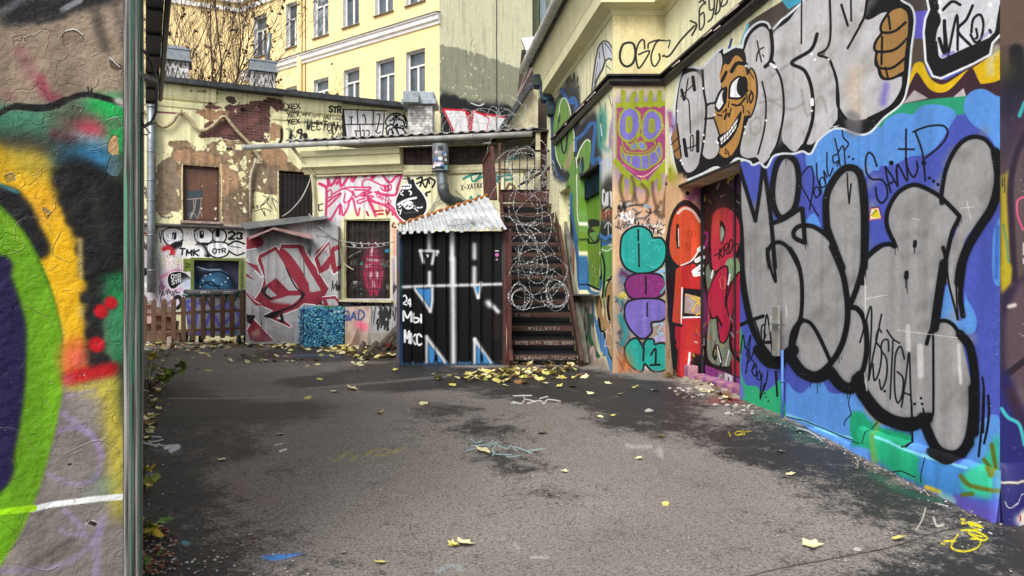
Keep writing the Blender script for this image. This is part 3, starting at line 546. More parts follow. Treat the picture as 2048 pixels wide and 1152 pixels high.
def clutter_door():
    r = random.Random(51)
    for c, n in ((DOOR, 60), (JAMB, 26)):
        for _ in range(n):
            x, y = r.uniform(1362, 1478), r.choice([r.uniform(352, 420), r.uniform(640, 760)]); c.S(O, [[x, y], [x + r.uniform(-8, 8), y + r.uniform(-10, 10)]], r.uniform(1, 4), r.choice(['a02a4a', 'd8d4d4', '6a2a6a', '2a2a30', 'c85a4a', '7c8b78', 'c8b040']), soft=1.5, a=.7)
def art_alcove():
    c = ALC
    c.F(O, "1220,325 1345,325 1345,790 1220,790", 'c39a78', 0, soft=16); [c.scribble(O, 1232 + (i * 37) % 70, 440 + i * 26, 1262 + (i * 37) % 70, 462 + i * 26, 2, ('2a2a2e', '8a6a50', 'd8d0c8', '5a6a7a')[i % 4], 9, i, .8) for i in range(12)]; c.F(A4, "180,60 570,60 570,600 180,600", 'c9b48c', soft=30, a=.6)
    vi = '6c64a6'; ye = '8a9620'; ma = '8e3a6a'
    c.F(A4, "182,140 400,125 600,120 610,300 560,620 520,740 420,790 320,790 230,740 185,660", vi, soft=22, a=.95)
    c.F(A4, "186,190 552,188 556,540 480,640 390,745 290,665 190,565", ma, 0)
    c.F(A4, "184,165 560,150 560,190 184,200", ye, 0)
    for q in ("240,90 240,185", "318,100 300,140 305,185", "370,90 365,185", "437,95 432,185", "500,92 498,185"): c.S(A4, q, 36, ye, soft=4)
    c.S(A4, "188,590 250,665 390,765 470,690 560,585", 44, ye, soft=4); c.S(A4, "188,200 188,560", 10, ye); c.S(A4, "555,190 556,580", 10, ye)
    for q, w in (("240,660 228,810", 26), ("298,690 296,815", 24), ("420,740 420,835", 24), ("500,680 500,785", 26), ("390,740 390,760", 50), ("530,620 530,660", 26)): c.S(A4, q, w, ye, soft=3)
    for q in ("213,330 232,245 280,207 330,230 355,310 330,395 272,436 222,395", "383,330 400,260 440,225 492,255 512,335 480,395 430,432 388,395"): c.S(A4, q, 30, ye, close=1); c.F(A4, q, '7168b4')
    for q in ("262,272 298,272 295,370 262,368", "428,285 460,290 460,372 425,368"): c.F(A4, q, ye); c.S(A4, q, 8, ye, close=1)
    c.S(A4, "280,295 278,350", 10, '857a6c'); c.S(A4, "443,305 443,350", 10, '857a6c')
    c.F(A4, "222,480 250,530 320,542 400,540 470,500 500,455 512,560 440,625 370,648 280,612 230,560", '6f66b2'); c.S(A4, "222,480 250,530 320,542 400,540 470,500 500,455 512,560 440,625 370,648 280,612 230,560", 12, ye, close=1)
    for q in ("300,540 290,610", "365,545 372,645", "425,530 430,625", "470,505 500,570", "250,530 262,590"): c.S(A4, q, 11, ye)
    for q in ("285,480 330,448 340,490 300,502", "345,455 380,445 405,492 360,500"): c.F(A4, q, '6f78b2'); c.S(A4, q, 11, ye, close=1)
    c.S(A4, "250,430 280,470 330,440 360,390 400,440 450,430 470,460", 12, ye); c.S(A4, "230,430 240,480 280,520 400,520 470,470", 9, ye); c.S(A4, "340,690 400,690 500,610", 8, 'd8a0a0'); c.S(A4, "240,610 330,670", 8, 'c84a8e')
    for q in ("500,235 520,270 515,310 535,330", "345,225 365,260 350,300 365,340", "200,230 215,260 205,300"): c.S(A4, q, 6, ye)
    c.dots(A4, "530,335 532,355 530,380 365,700 385,695 375,715 390,705 530,580 545,575", 8, 'd4c060')
    br = '5c4638'
    for q in ("228,690 215,760 235,860 275,895 310,860 320,780 300,700", "320,820 335,880 370,905 405,880 410,800 370,750", "450,740 455,830 490,960 520,990 540,840 560,740", "510,880 470,960 560,980"): c.S(A4, q, 24, br, soft=9, a=.8)
    c.S(A4, "255,915 330,900 400,905 435,945 390,995 280,990 220,980", 14, '2a2626', soft=5, a=.9); c.S(A4, "310,930 340,960 320,1000", 14, '3c3430', soft=6, a=.8)
    c.F(A4, "195,960 300,920 420,1000 520,1020 540,1100 400,1090 205,1110", 'b0a8a4', soft=20, a=.5)
    c.scribble(A4, 210, 950, 330, 1040, 12, 'e6e6ea', 9, 2); c.scribble(A4, 230, 1000, 540, 1090, 6, K, 20, 5); c.scribble(A4, 200, 890, 260, 950, 16, '23211f', 6, 8); c.scribble(A4, 240, 1030, 500, 1060, 7, '9fb4c4', 12, 12)
    c.scribble(A4, 440, 1040, 560, 1110, 7, 'd8dcda', 10, 17); c.T(A4, "TK", 440, 1110, 530, 1110, 40, 8, K)
    r = random.Random(44); [c.S(A4, [[x, y], [x + r.uniform(-20, 20), y + r.uniform(-14, 14)], [x + r.uniform(-40, 40), y + r.uniform(-20, 20)]], r.uniform(4, 14), r.choice(['2c2a2c', '5c4a40', 'd8d4d0', '8aa0b0', '3a3436', 'a88870']), soft=4, a=.75) for x, y in [(r.uniform(190, 560), r.uniform(880, 1110)) for _ in range(60)]]
    # column of bubble letters
    F5 = lambda q, col: (c.S(A5, q, 24, '14171c', close=1), c.F(A5, q, col))
    c.F(A5, "115,330 440,330 440,960 115,960", '8d8079', soft=14, a=.85); r = random.Random(41); [c.S(A5, [[x, y], [x + r.uniform(-30, 30), y + r.uniform(-40, 40)], [x + r.uniform(-30, 30), y + r.uniform(-60, 60)]], r.uniform(5, 22), r.choice(['3a4a5a', '6f8a9a', '4a3a44', 'b9a48c', '2a2c30', '7a5a6a', 'c8c2bc', '2f6a6a']), soft=5, a=.75) for x, y in [(r.choice([r.uniform(118, 165), r.uniform(375, 440), r.uniform(118, 440)]), r.uniform(330, 930)) for _ in range(90)]]; c.F(A5, "120,320 200,340 180,400 125,420", '5a6a8a', soft=10); c.S(A5, "130,340 190,380", 20, '5a2a4a', soft=8); c.S(A5, "125,480 150,470", 30, 'd2c23a', soft=14, a=.8); c.S(A5, "120,600 150,700 130,760", 30, '2f7f84', soft=14)
    c.S(A5, "340,340 400,330 405,390", 18, '7fa8c8'); c.S(A5, "320,650 370,640 340,690 375,700 330,720", 10, '8fb6d2'); c.S(A5, "300,740 390,730", 24, 'a99ad6', soft=10); c.S(A5, "390,660 405,740", 36, 'c489ae', soft=14, a=.8); c.S(A5, "400,280 425,470", 30, 'cfa684', soft=8)
    F5("125,210 135,130 180,85 240,73 290,100 310,140 360,143 387,200 370,280 320,325 235,342 160,312 130,262", '219a90')
    F5("150,412 185,362 270,350 350,360 390,410 362,470 270,497 180,482", '7a2a6c')
    F5("150,590 160,525 220,502 330,500 380,520 397,570 365,618 298,632 300,690 250,726 200,692 165,642", '6f60ae')
    F5("150,790 180,745 215,735 240,770 258,800 272,745 310,740 318,770 370,762 408,800 416,860 380,910 315,918 262,872 240,922 190,892 160,852", '219a90')
    r = random.Random(3)
    for x0, y0, x1, y1, n, col in ((150, 110, 360, 310, 12, '5cc4bc'), (180, 370, 370, 480, 6, '9a4a8c'), (180, 530, 370, 690, 6, '8578c2'), (180, 760, 390, 890, 9, '17756e')):
        for _ in range(n):
            x, y = r.uniform(x0, x1), r.uniform(y0, y1); c.S(A5, [[x, y], [x + r.uniform(-30, 30), y + r.uniform(-30, 10)], [x + r.uniform(-10, 50), y + r.uniform(-20, 20)]], 4, col, a=.55)
    for q, w in (("225,88 225,150", 11), ("228,170 230,305", 10), ("270,365 270,465", 11), ("278,520 278,600", 9), ("258,790 255,860", 12), ("300,825 327,790 327,880", 12), ("298,886 352,884", 13)): c.S(A5, q, w, '14171c')
    c.S(A5, "375,360 388,410 360,460", 10, '3aa89c'); c.F(A5, "120,800 160,810 190,930 120,960", 'b8622a', soft=16, a=.9); c.S(A5, "190,940 220,930", 24, 'c25a30', soft=12); c.S(A5, "430,830 440,950", 26, '4a7f6a', soft=12); c.F(A5, "120,940 210,925 440,930 440,1000 120,1000", '8c7f74', 0, soft=8)
    # over the moulding
    k = '1c1d1e'
    for q, w in (("1055,410 990,430 958,520 970,600 1020,640 1080,610 1108,520 1090,430 1055,410", 22), ("1195,470 1190,395 1160,390 1125,450 1112,540 1125,630 1145,655 1200,580 1240,490 1140,525", 16), ("1228,465 1240,415 1340,385 1300,420 1258,540 1270,620 1300,635 1340,570 1335,520", 16), ("1340,390 1440,400 1430,460", 14), ("1370,540 1420,535", 18)): c.S(A3, q, w, k, soft=3)
    RW.S(A3, "1400,395 1440,390 1425,460", 12, k, soft=3)
def art_left_section():
    c = LS; [c.scribble(O, 1120 + (i * 29) % 90, 600 + i * 17, 1138 + (i * 29) % 90, 614 + i * 17, 1.6, ('2a2a2e', '6a6a62', '4a4a4e')[i % 3], 8, i, .7) for i in range(9)]; g = '6f9a4c'; d = '33353a'; b = '3b68a4'; w = 'e6ead8'
    c.F(A3, "740,480 780,412 820,393 870,430 908,520 908,600 860,565 815,590 790,660 750,740 720,830 700,930 685,950 700,800", 'c3c6d0', soft=2)
    for q, wd in (("685,950 700,760 740,500 780,412 820,393 860,420 905,500", 14), ("790,420 800,500 815,590", 12), ("810,410 860,470 905,560", 9), ("815,590 860,562 908,605", 16), ("812,600 790,670 750,740 720,830 700,930", 18), ("760,500 765,560", 8), ("745,600 715,800", 6), ("700,930 730,760", 5)): c.S(A3, q, wd, '44413f')
    c.S(A3, "830,630 868,668", 9, '2a6a3a'); c.S(A3, "828,600 828,720 850,750", 4, '3a4a30'); c.S(A3, "1000,0 1000,1", 1, w)
    for fr, q in ((A1, "860,0 865,60 885,75"), (A1, "905,75 930,130 925,160"), (A1, "990,40 1010,120 1020,150"), (A1, "960,100 965,160")): c.S(fr, q, 5, '3c4a40')
    # dark painted field behind the big piece
    c.F(A1, "540,120 585,70 625,0 650,-30 690,10 740,0 765,60 775,180 762,260 830,190 885,165 905,260 920,420 945,520 935,700 935,1152 690,1152 690,760 600,700 555,620 545,300", d, soft=8)
    c.F(A3, "430,830 470,700 500,760 530,740 580,870 560,1000 500,1100", d, soft=18, a=.9)
    for q in ("455,800 470,720 500,790 520,700 525,800", "555,740 550,790", "562,830 560,850"): c.S(A3, q, 12, '26272a')
    c.F(A3, "180,800 220,560 330,590 340,700 210,830", '44525c', soft=20, a=.9); c.S(A3, "200,760 290,640", 30, '3b6fa0', soft=6); c.S(A3, "330,700 410,720", 16, '20343a')
    c.S(A1, "620,-10 660,60 690,80 720,60 745,120 745,230", 26, b, soft=2); c.S(A1, "555,190 560,450 565,560 600,650 640,690", 22, '35527c', soft=2); c.S(A3, "395,850 430,920 480,980 540,990 535,1080", 34, b)
    c.F(A1, "562,300 585,130 600,75 650,60 685,140 690,240 720,340 722,500 738,600 735,680 700,770 655,740 690,650 640,600 600,560 575,480", g)
    c.S(A1, "605,200 612,120 630,70 660,70 690,150 700,240 722,340 722,470", 8, w); c.F(A1, "590,330 610,170 618,230 605,260", d); c.F(A1, "618,300 650,250 680,300 660,480 625,460", d); c.F(A1, "632,330 650,300 660,360 650,470 635,440", g); c.F(A1, "640,600 690,440 720,400 700,560 660,620", 'a89c74', soft=6, a=.9)
    c.S(A1, "575,400 590,520 625,605", 6, w); c.S(A1, "735,520 745,600 735,680 700,770", 9, w)
    c.S(A1, "735,380 800,330 850,258 885,275 872,420 862,560 900,525 920,540 918,700", 26, b, soft=2); c.S(A1, "735,370 735,470", 18, b)
    c.F(A1, "735,540 765,450 820,380 850,400 848,500 832,600 780,640 755,600 770,520", g); c.S(A1, "738,545 770,450 815,385 845,395", 9, w); c.F(A1, "770,560 790,510 800,600 780,640", d); c.S(A1, "778,560 776,620", 9, b)
    # lower body
    c.F(A1, "690,760 745,600 765,680 765,780 775,1000 830,1090 830,1152 740,1152 700,900", g); c.S(A1, "742,650 745,800 755,1010 820,1140", 8, w); c.F(A1, "766,795 866,806 866,1020 800,1022 768,1000", '66922e'); c.F(A1, "866,770 920,620 922,1152 840,1152 866,1020", '5f9440'); c.F(A1, "768,1000 870,1020 850,1152 800,1152", '1d1f20')
    c.S(A1, "702,800 700,900 720,1040 745,1152", 20, '3f73a8')
    c.F(A2, "690,-40 855,-40 850,180 830,330 795,400 705,380 690,200", '6d8f30'); c.F(A2, "770,-20 850,-20 848,160 810,230 800,100", '7fae4c'); c.F(A2, "690,0 740,60 760,0 700,-60", '2c2c2c'); c.F(A2, "700,-10 740,50 755,-20", g); c.S(A2, "810,200 850,130", 12, w); c.S(A2, "735,200 720,240 745,260 725,290", 8, '9db46a', a=.7); c.S(A2, "720,310 765,330 740,380", 8, '9db46a', a=.7)
    c.S(A2, "690,30 700,60 760,50 780,-30", 14, K); c.S(A2, "650,0 675,200 690,400 740,450 830,440 855,320", 26, '3a6c9c'); c.S(A2, "690,380 760,415 800,405 835,330", 16, K); c.S(A2, "858,-20 855,300 850,330", 16, K)
    c.F(A2, "850,30 880,50 905,30 930,0 985,60 985,130 930,60 900,80 860,90", '3f7ab8', 0); c.F(A2, "855,100 930,88 975,110 972,230 930,310 895,350 880,470 868,560 860,300", '6aa04e'); c.S(A2, "862,110 900,122 950,95 970,120 970,220", 9, 'e6f0d8'); c.S(A2, "858,140 880,240 878,330 862,480", 14, K); c.S(A2, "975,130 975,240 935,320 900,350", 14, K)
    c.F(A2, "890,420 925,345 965,380 1000,480 1006,1015 950,985 905,870 880,700 875,560", 'b08f60', soft=2); c.F(A2, "940,560 975,560 975,680 950,680", '86a850', soft=14, a=.8); c.F(A2, "880,690 1000,700 1006,1010 940,960", 'c6a680', soft=26, a=.8)
    c.S(A2, "885,560 890,420 925,345 965,380 1000,480", 10, K); c.S(A2, "912,470 905,560 920,665", 18, K); c.S(A2, "930,350 970,390 998,480", 8, 'f0ead8'); c.S(A2, "885,480 900,640 925,665", 6, 'efe7d4'); c.S(A2, "870,700 895,860 940,970 1000,1020", 16, K)
    c.F(A2, "810,480 860,490 862,600 880,660 870,740 830,640", 'b08f60'); c.S(A2, "850,500 855,560", 7, K)
    c.F(A2, "770,490 795,490 805,620 850,720 895,830 910,920 960,1010 1006,1060 1006,1130 930,1080 890,930 850,890 820,760 790,620", '5590c8', 0); c.S(A2, "835,640 850,730 870,740", 16, K)
    for q in ("905,720 880,860", "925,690 945,830", "878,740 935,760", "985,770 940,800 985,840 950,910", "890,850 950,870 990,910"): c.S(A2, q, 7, 'f0c8c0')
    # stained foot
    c.F(A2, "690,490 770,500 800,700 830,930 880,960 930,1090 760,1000 740,950 690,700", 'a89a8a', soft=10); c.S(A2, "770,620 760,760 800,880 830,930", 30, '2f6a44', soft=4); c.S(A2, "740,560 760,700 735,820", 18, '3a5a48', soft=4); c.S(A2, "760,930 790,860 805,960", 20, 'd8b4b8'); c.scribble(A2, 720, 540, 800, 760, 6, '454a48', 12, 4)
    c.F(A2, "590,60 640,60 650,400 640,500 700,700 740,960 720,960 660,700 610,450", '8a8576', soft=10); c.S(A2, "645,100 640,300", 10, '9a3a3a', soft=4, a=.8)
    c.scribble(A2, 590, 100, 625, 330, 5, '4a4842', 14, 9); c.F(A2, "640,470 690,480 690,560 650,560", '44484e', soft=10, a=.8)
    # near edge
    c.F(A1, "905,180 965,150 975,330 950,420 905,440", '3f8a80', soft=14, a=.9); c.S(A1, "930,200 925,400", 10, '255a52', soft=4, a=.7); c.S(A1, "925,260 935,350", 8, 'd8e0d8', soft=4); c.S(A1, "930,430 975,460", 40, '3f8a80', soft=22, a=.7)
    c.S(A1, "1035,180 1010,300 1000,440", 26, '8a7ab8', soft=12, a=.85); c.S(A1, "1030,270 1015,400", 20, 'd07a90', soft=8, a=.9); c.S(A1, "1038,360 1010,450 1035,470", 12, 'a8a83a', soft=4); c.S(A1, "1020,300 1010,380", 8, 'd8c050', soft=4)
    c.F(A1, "930,500 1040,480 1045,700 940,720", 'c6c8d0', soft=20, a=.7); c.S(A1, "940,560 990,530 985,600", 20, 'c3cfe0', soft=10, a=.8); c.F(A1, "935,740 1000,660 1045,740 1045,860 1035,960 960,900", '2a2a2a', soft=12, a=.9)
    c.T(A1, "CALYN", 942, 880, 1040, 920, 110, 12, 'e2e2e2'); c.F(A1, "930,920 1045,930 1045,1000 925,1000", 'c89a80', soft=10, a=.7); c.T(A1, "HORN", 935, 990, 1030, 1000, 60, 8, '8a3a30'); c.S(A1, "945,930 990,895 1035,950", 14, '222'*2)
    c.F(A1, "925,1060 985,980 1050,1060 1050,1152 920,1152", '2a3330', soft=10); c.S(A1, "955,1060 985,1015 1020,1060", 8, 'c8d0d0'); c.S(A1, "985,1020 985,1130", 7, 'c8d0d0'); c.S(A1, "920,1110 960,1140 1000,1120 1050,1150", 26, '3f7ab8')
    for q in ("620,800 640,860", "640,860 665,810", "620,880 650,870 625,890", "625,920 655,940 655,1000 630,960 630,1000"): c.S(A1, q, 6, '3c8a78' if q > "62" else '3a3a38')
    c.dots(A1, "700,760 610,770", 6, K)
def art_end_face():
    c = RF
    c.F(O, "1998,90 2060,90 2060,0 1998,0", '54433a', 0); c.F(A7, "1060,470 1230,430 1230,700 1060,700", '141316', soft=20); c.S(A7, "1160,320 1170,600", 90, '141316', soft=16); c.F(A7, "1062,380 1130,400 1140,480 1062,480", '3a3a22', soft=20)
    c.F(A7, "1062,560 1160,600 1160,900 1120,1050 1062,1130", '1c1a38', soft=30); c.F(A7, "1160,680 1230,600 1230,1152 1120,1152 1150,900", '352436', soft=20); c.S(A7, "1180,720 1210,640", 24, '2f8f94', soft=5)
    c.F(B1, "985,450 1000,430 1048,390 1048,540 1050,1000 1060,1152 985,1152", '9a8a1c', soft=4); c.S(B1, "1000,765 1025,900 1040,1100", 14, '4f7a5c', soft=5); c.F(B1, "1050,330 1150,200 1150,1152 1090,1000 1050,600", '4e4244', soft=14); c.S(B1, "1150,150 1090,280 1050,500 1060,800 1080,1152", 44, '241a28', soft=14); c.S(B1, "1150,570 1100,600 1100,700 1140,800", 14, 'c24a74', soft=4); c.T(B1, "AVE", 1140, 1040, 1140, 900, 20, 4, 'd0c8c8')
    c.S(B1, "995,440 995,500", 8, '1c1a38'); c.S(B1, "1010,430 1008,540", 7, '1c1a38')
    c.F(B3, "985,0 1055,0 1050,100 1000,200 985,160", '9a8a1c', soft=3); c.F(B3, "980,210 1160,60 1160,1160 980,1160", '241c34', 0, soft=6); c.F(B3, "1010,420 1050,260 1160,140 1160,1000 1080,930 1020,760", '4c3c44', soft=6); c.S(B3, "1030,760 1160,660", 46, '221a22', soft=6); c.F(B3, "975,760 1040,770 1140,1000 1160,1160 975,1160", '1e1c4c', soft=8)
    c.S(B3, "990,1010 1030,1080 1110,1110 1115,1160", 20, '3a9490', soft=4); c.S(B3, "1040,290 1080,280", 26, 'b8b0aa', soft=12)
    c.F(B4, "1600,0 1780,0 1780,540 1600,560", '20205c', 0); c.F(B4, "1690,0 1780,0 1780,140 1740,100", '564a4c', soft=8); c.F(B4, "1640,0 1700,0 1760,150 1780,260 1720,200", '2c1c2c', soft=8); c.S(B4, "1620,115 1660,170 1730,215 1762,340", 22, '3a9ca0', soft=5); c.S(B4, "1600,570 1780,555", 14, 'b8b4b0', soft=5, h=.9); c.F(B4, "1600,580 1780,570 1780,900 1600,900", '23225c', 0); c.F(B4, "1680,760 1780,730 1780,820 1690,830", 'c9c2b8', soft=6); c.S(B4, "1700,770 1700,790", 20, 'a02a3a'); c.S(B4, "1620,680 1650,720 1720,640 1770,640", 7, 'c0bcc0', h=.1)
def art_annex():
    c = FB
    late = [(640, 322, 672, 330, 1.6), (785, 312, 806, 325, 2.4), (655, 335, 668, 342, 1.5), (820, 405, 850, 416, 1.6), (930, 400, 960, 412, 1.6), (770, 610, 800, 640, 2), (700, 605, 740, 612, 1.6), (785, 560, 797, 590, 1.6)]
    c.F(O, "620,300 1110,280 1110,620 620,620", 'e4dfb6', 0); c.F(O, "806,296 1000,290 1000,330 806,330", bricks('3a302e', '4a3a36', '2e2a28'), 0, h=.2); c.F(O, "985,290 1100,286 1100,330 985,330", '6f6a5c', soft=8); c.F(O, "985,330 1110,330 1110,420 985,420", 'd3cfa6', soft=6)
    c.S(A1, "360,470 400,440 440,470 400,500 360,480", 26, '222326'); c.S(A1, "390,450 420,490", 16, '222326'); c.S(A1, "230,530 280,520", 20, '2f7a74', soft=8)
    c.F(T7, "1235,370 1390,380 1800,385 1800,520 1560,520 1200,560 1010,700 850,780 790,500 830,370", 'e2ddb2', soft=10)
    # lower band, grey and scribbled
    c.F(O, "640,590 800,590 800,700 640,700", 'b4b2b4', soft=4); c.F(O, "640,440 690,440 690,620 640,620", 'b3b1b4', soft=4); c.F(T8, "480,100 530,100 530,560 480,560", 'ddd0b8', soft=10); c.S(T8, "500,60 510,260", 30, 'd89a84', soft=14, a=.8); c.S(T8, "495,300 500,560", 20, '8a80b4', soft=14, a=.6)
    c.scribble(T8, 380, 610, 480, 780, 9, K, 16, 3); c.scribble(T8, 370, 640, 470, 720, 8, K, 12, 7); c.T(T8, "POPE", 360, 780, 366, 620, 26, 6, K); c.S(T8, "215,610 480,600", 6, '33333a'); c.scribble(T8, 215, 595, 380, 615, 5, '33333a', 14, 5)
    # the pink piece
    c.F(T7, "150,450 200,385 300,370 830,372 800,470 800,560 840,740 830,770 700,640 600,600 560,700 480,640 330,720 240,730 200,760 205,600", 'd8d4da', soft=8)
    p = 'c93a68'
    for q, w in (("160,440 215,480 215,640 210,770", 20), ("160,440 225,465 230,400 250,455 290,410 320,330 325,400 300,440", 22), ("325,400 340,460 390,390 420,340 430,420 480,350 540,380 580,320 590,400", 22), ("590,400 640,350 660,330 700,400 740,430 780,390 830,365 800,470 780,530 700,530 620,510", 20), ("210,520 250,490 260,540 215,560", 12), ("215,600 290,540 335,520 280,580 215,640", 16), ("270,525 330,490 370,480 430,520 400,580 360,590 370,520", 12), ("330,490 400,470 520,470 580,470 560,490 450,490", 14), ("430,500 460,550 520,510 590,510 500,540 600,545 490,600 470,580 530,560", 13), ("510,460 515,420 560,405 620,430 690,460 745,450 740,490 690,500 660,470", 12), ("690,455 700,490", 20), ("720,460 725,490", 18), ("210,770 260,720 330,610 350,700 390,640 400,600 430,560 470,700 490,640", 16), ("560,560 620,700", 26), ("530,520 590,580 700,620 770,680 830,750", 22), ("720,600 780,660 835,760", 18), ("330,610 325,690", 16), ("240,740 210,820", 40)): c.S(T7, q, w, p, soft=w * .25)
    for q in ("545,670 560,700", "610,665 680,660", "640,690 680,688", "705,655 715,690 730,660", "755,690 757,695"): c.S(T7, q, 16, 'a02a30', soft=3)
    c.S(T7, "655,630 660,650", 30, 'd07a90', soft=16, a=.7); c.T(T7, "GAFER", 625, 545, 745, 630, 46, 8, p, .2)
    c.F(T7, "280,305 830,345 830,372 300,372", 'cf9aa4', soft=14, a=.25)
    for q in ("300,310 320,360", "400,315 420,340", "590,320 600,345", "560,330 550,350"): c.S(T7, q, 22, p, soft=8, a=.8)
    # black pear-shaped cat
    q = "925,400 950,460 1000,520 1035,590 1030,660 980,720 890,750 820,710 788,640 790,570 830,490 880,450"
    c.S(T7, q, 20, 'e8e8ea', soft=4, close=1); c.F(T7, q, '1a1b1d')
    c.F(T7, "835,455 870,430 910,445 905,480 840,485", 'ececee'); c.dots(T7, "843,462 862,462 880,460 897,458", 14, K); c.S(T7, "845,500 825,520 845,535", 10, 'f2f2f4'); c.S(T7, "895,500 912,510 905,530", 12, 'f2f2f4'); c.S(T7, "835,590 880,570 950,555", 18, 'f2f2f4', soft=3); c.F(T7, "795,610 830,585 845,610 810,640", 'f2f2f4'); c.F(T7, "850,600 890,580 930,600 920,640 880,650 850,630", 'f2f2f4'); c.dots(T7, "806,625 825,615 868,628 882,618 898,628", 15, K)
    c.S(T7, "915,605 960,635 1000,632", 12, 'f2f2f4'); c.S(T7, "935,640 965,665", 9, 'f2f2f4'); c.S(T7, "830,650 820,690", 10, 'f2f2f4'); c.S(T7, "805,650 825,670", 8, 'f2f2f4'); c.S(T7, "850,680 960,670", 8, '55555a', soft=6); c.S(T7, "890,400 900,430", 30, '2c2c2e', soft=4)
    for q2, w in (("960,400 1000,390 985,460", 16), ("955,440 1040,400", 14), ("1000,420 1030,470 1050,400 1060,440", 14), ("1060,390 1105,420 1085,470", 16), ("1040,540 1030,520 1065,505", 16), ("150,615 190,605", 10), ("152,615 158,660 185,655", 10), ("845,400 870,400", 8), ("880,380 895,400", 8), ("770,760 755,790 790,800", 9)): c.S(T7, q2, w, '1c1d20', soft=2)
    te = '2a827c'
    for q2, w in (("1340,400 1400,370 1480,355 1440,420", 18), ("1400,380 1420,420 1500,380", 14), ("1590,360 1640,410 1600,420 1650,380 1720,370 1740,400 1680,410", 18), ("1240,625 1250,595 1290,590 1345,580", 14), ("1390,580 1400,545 1420,580 1460,560", 14), ("1460,540 1500,560", 20)): c.S(T7, q2, w, te, soft=4)
    c.T(T7, "X-XATAX", 1320, 495, 1500, 470, 40, 6, '26282c'); c.scribble(A1, 330, 600, 430, 720, 6, '3a3a3c', 10, 3)
    c.S(T7, "1690,490 1720,440 1760,480 1700,500", 22, '6f5a44', soft=5)
    for i, (x0, y0, x1, y1, w) in enumerate(late): c.scribble(O, x0, y0, x1, y1, w, '2c2c30', 10, i + 70, .85)
    art_leanto(c)
    c.F(T5, "1600,20 1640,20 1640,680 1600,690", 'd4d0a4', 0)
def art_leanto(c=None):
    c = c or LT; first = c is LT
    if first: c.F(O, "485,420 700,420 700,700 485,700", mottled('97969a', 'b2b1b3', .3, 7, 150), 0); c.F(O, "485,440 560,440 560,470 485,500", '85838a', soft=20)
    m = '8a2c3c'; mk = '7a2434'; wh = 'dcdadc'; gy = 'a9a8aa'
    c.S(T5, "835,340 900,420 960,500 980,480", 10, wh, 0)
    c.F(T5, "835,190 920,170 980,200 960,250 840,275", m); c.S(T5, "1005,75 1005,130", 36, '7c2634', 0); c.S(T5, "840,280 920,265", 8, wh)
    outl = "935,360 945,320 1080,250 1105,285 1125,235 1275,235 1395,420 1490,570 1400,710 1300,700 1260,740 1100,800 1200,880 1190,890 990,800 1060,760 900,690 960,600 990,500"
    c.S(T5, outl, 16, wh, 0, close=1); c.F(T5, outl, m, 0)
    for q in ("960,345 1075,280 1200,470 1270,600 1180,600 1080,500 1000,560 985,420", "1130,265 1255,265 1320,400 1440,600 1340,620 1340,540 1220,430", "1020,690 1180,640 1290,640 1210,715 1080,705", "1000,560 1090,640 1020,660 960,600"): c.F(T5, q, gy, 0)
    c.F(T5, "1110,285 1170,290 1290,450 1345,580 1320,640 1280,600 1170,440", m); c.F(T5, "1080,500 1150,590 1090,580", mk, 0)
    c.F(T5, "985,800 1150,740 1260,690 1290,610 1310,640 1240,720 1130,770 1060,820", '1c191c'); c.F(T5, "960,600 1020,560 1000,620 1060,670 1010,660", '241a1e'); c.S(T5, "1160,420 1230,560 1290,620", 12, '241a1e'); c.F(T5, "1090,820 1130,770 1150,860 1110,850", '1c191c', 0); c.F(T5, "1085,825 1110,805 1120,830", 'e0dede', 0)
    c.S(T5, "1290,250 1330,340 1400,430", 14, m, 0)
    for q in ("835,370 920,440 960,470 930,400", "840,460 910,515 845,490", "845,600 950,700 1040,690 1000,720 920,720 850,640"): c.F(T5, q, m, 0)
    c.S(T5, "845,600 900,670 960,710", 7, wh)
    c.F(T5, "1380,345 1400,290 1500,205 1525,320 1500,430 1420,470", m, 0); c.F(T5, "1415,340 1500,230 1510,320 1440,410", gy, 0); c.S(T5, "1500,205 1380,345 1420,470", 7, wh, 0)
    c.F(T5, "1520,260 1600,225 1600,420 1540,470 1510,380", m, 0); c.F(T5, "1545,290 1600,260 1600,390 1560,410", gy, 0); c.S(T5, "1500,430 1540,475 1610,430", 8, wh, 0)
    c.F(T5, "1380,690 1470,560 1500,580 1440,700 1400,720", mk, 0); c.F(T5, "1450,650 1560,640 1620,730 1460,730", m, 0); c.F(T5, "1480,670 1545,665 1590,720 1500,720", gy, 0); c.S(T5, "1450,650 1555,640 1630,735", 7, wh, 0); c.F(T5, "1430,680 1460,720 1420,710", '1c191c', 0)
    c.F(T5, "850,910 900,820 960,880 1060,1000 940,1010 880,1000", '842a3a', 0); c.S(T5, "850,910 900,820 1070,1000", 8, wh, 0); c.F(T5, "880,930 950,900 960,960 900,970", 'b08078', 0, soft=4); c.F(T5, "845,790 920,800 880,870 850,850", '221b1e', 0)
    c.S(T5, "1330,610 1400,640 1470,580", 30, m, soft=14, a=.7); c.S(T5, "960,690 1060,700 1200,720", 26, m, soft=14, a=.6)
    for q in ("985,500 985,1000", "1300,250 1305,720", "870,470 1000,330", "1110,530 1180,480", "1060,610 1065,760"): c.S(T5, q, 4, '5a5558', 0, a=.7)
    c.S(T5, "1300,340 1306,480", 7, '2c2a2c', 0); c.S(T5, "967,840 968,900", 6, '2c2a2c', 0)
    c.scribble(T5, 1520, 520, 1590, 600, 6, K, 9, 4); c.scribble(T5, 1320, 250, 1360, 340, 4, '3a3a40', 8, 5); c.scribble(T5, 1390, 155, 1510, 185, 4, '4a4a50', 10, 6); c.T(T5, "MSR", 1330, 150, 1480, 110, 60, 8, '8a888e'); c.scribble(T5, 1430, 280, 1500, 330, 4, '66666a', 8, 2)
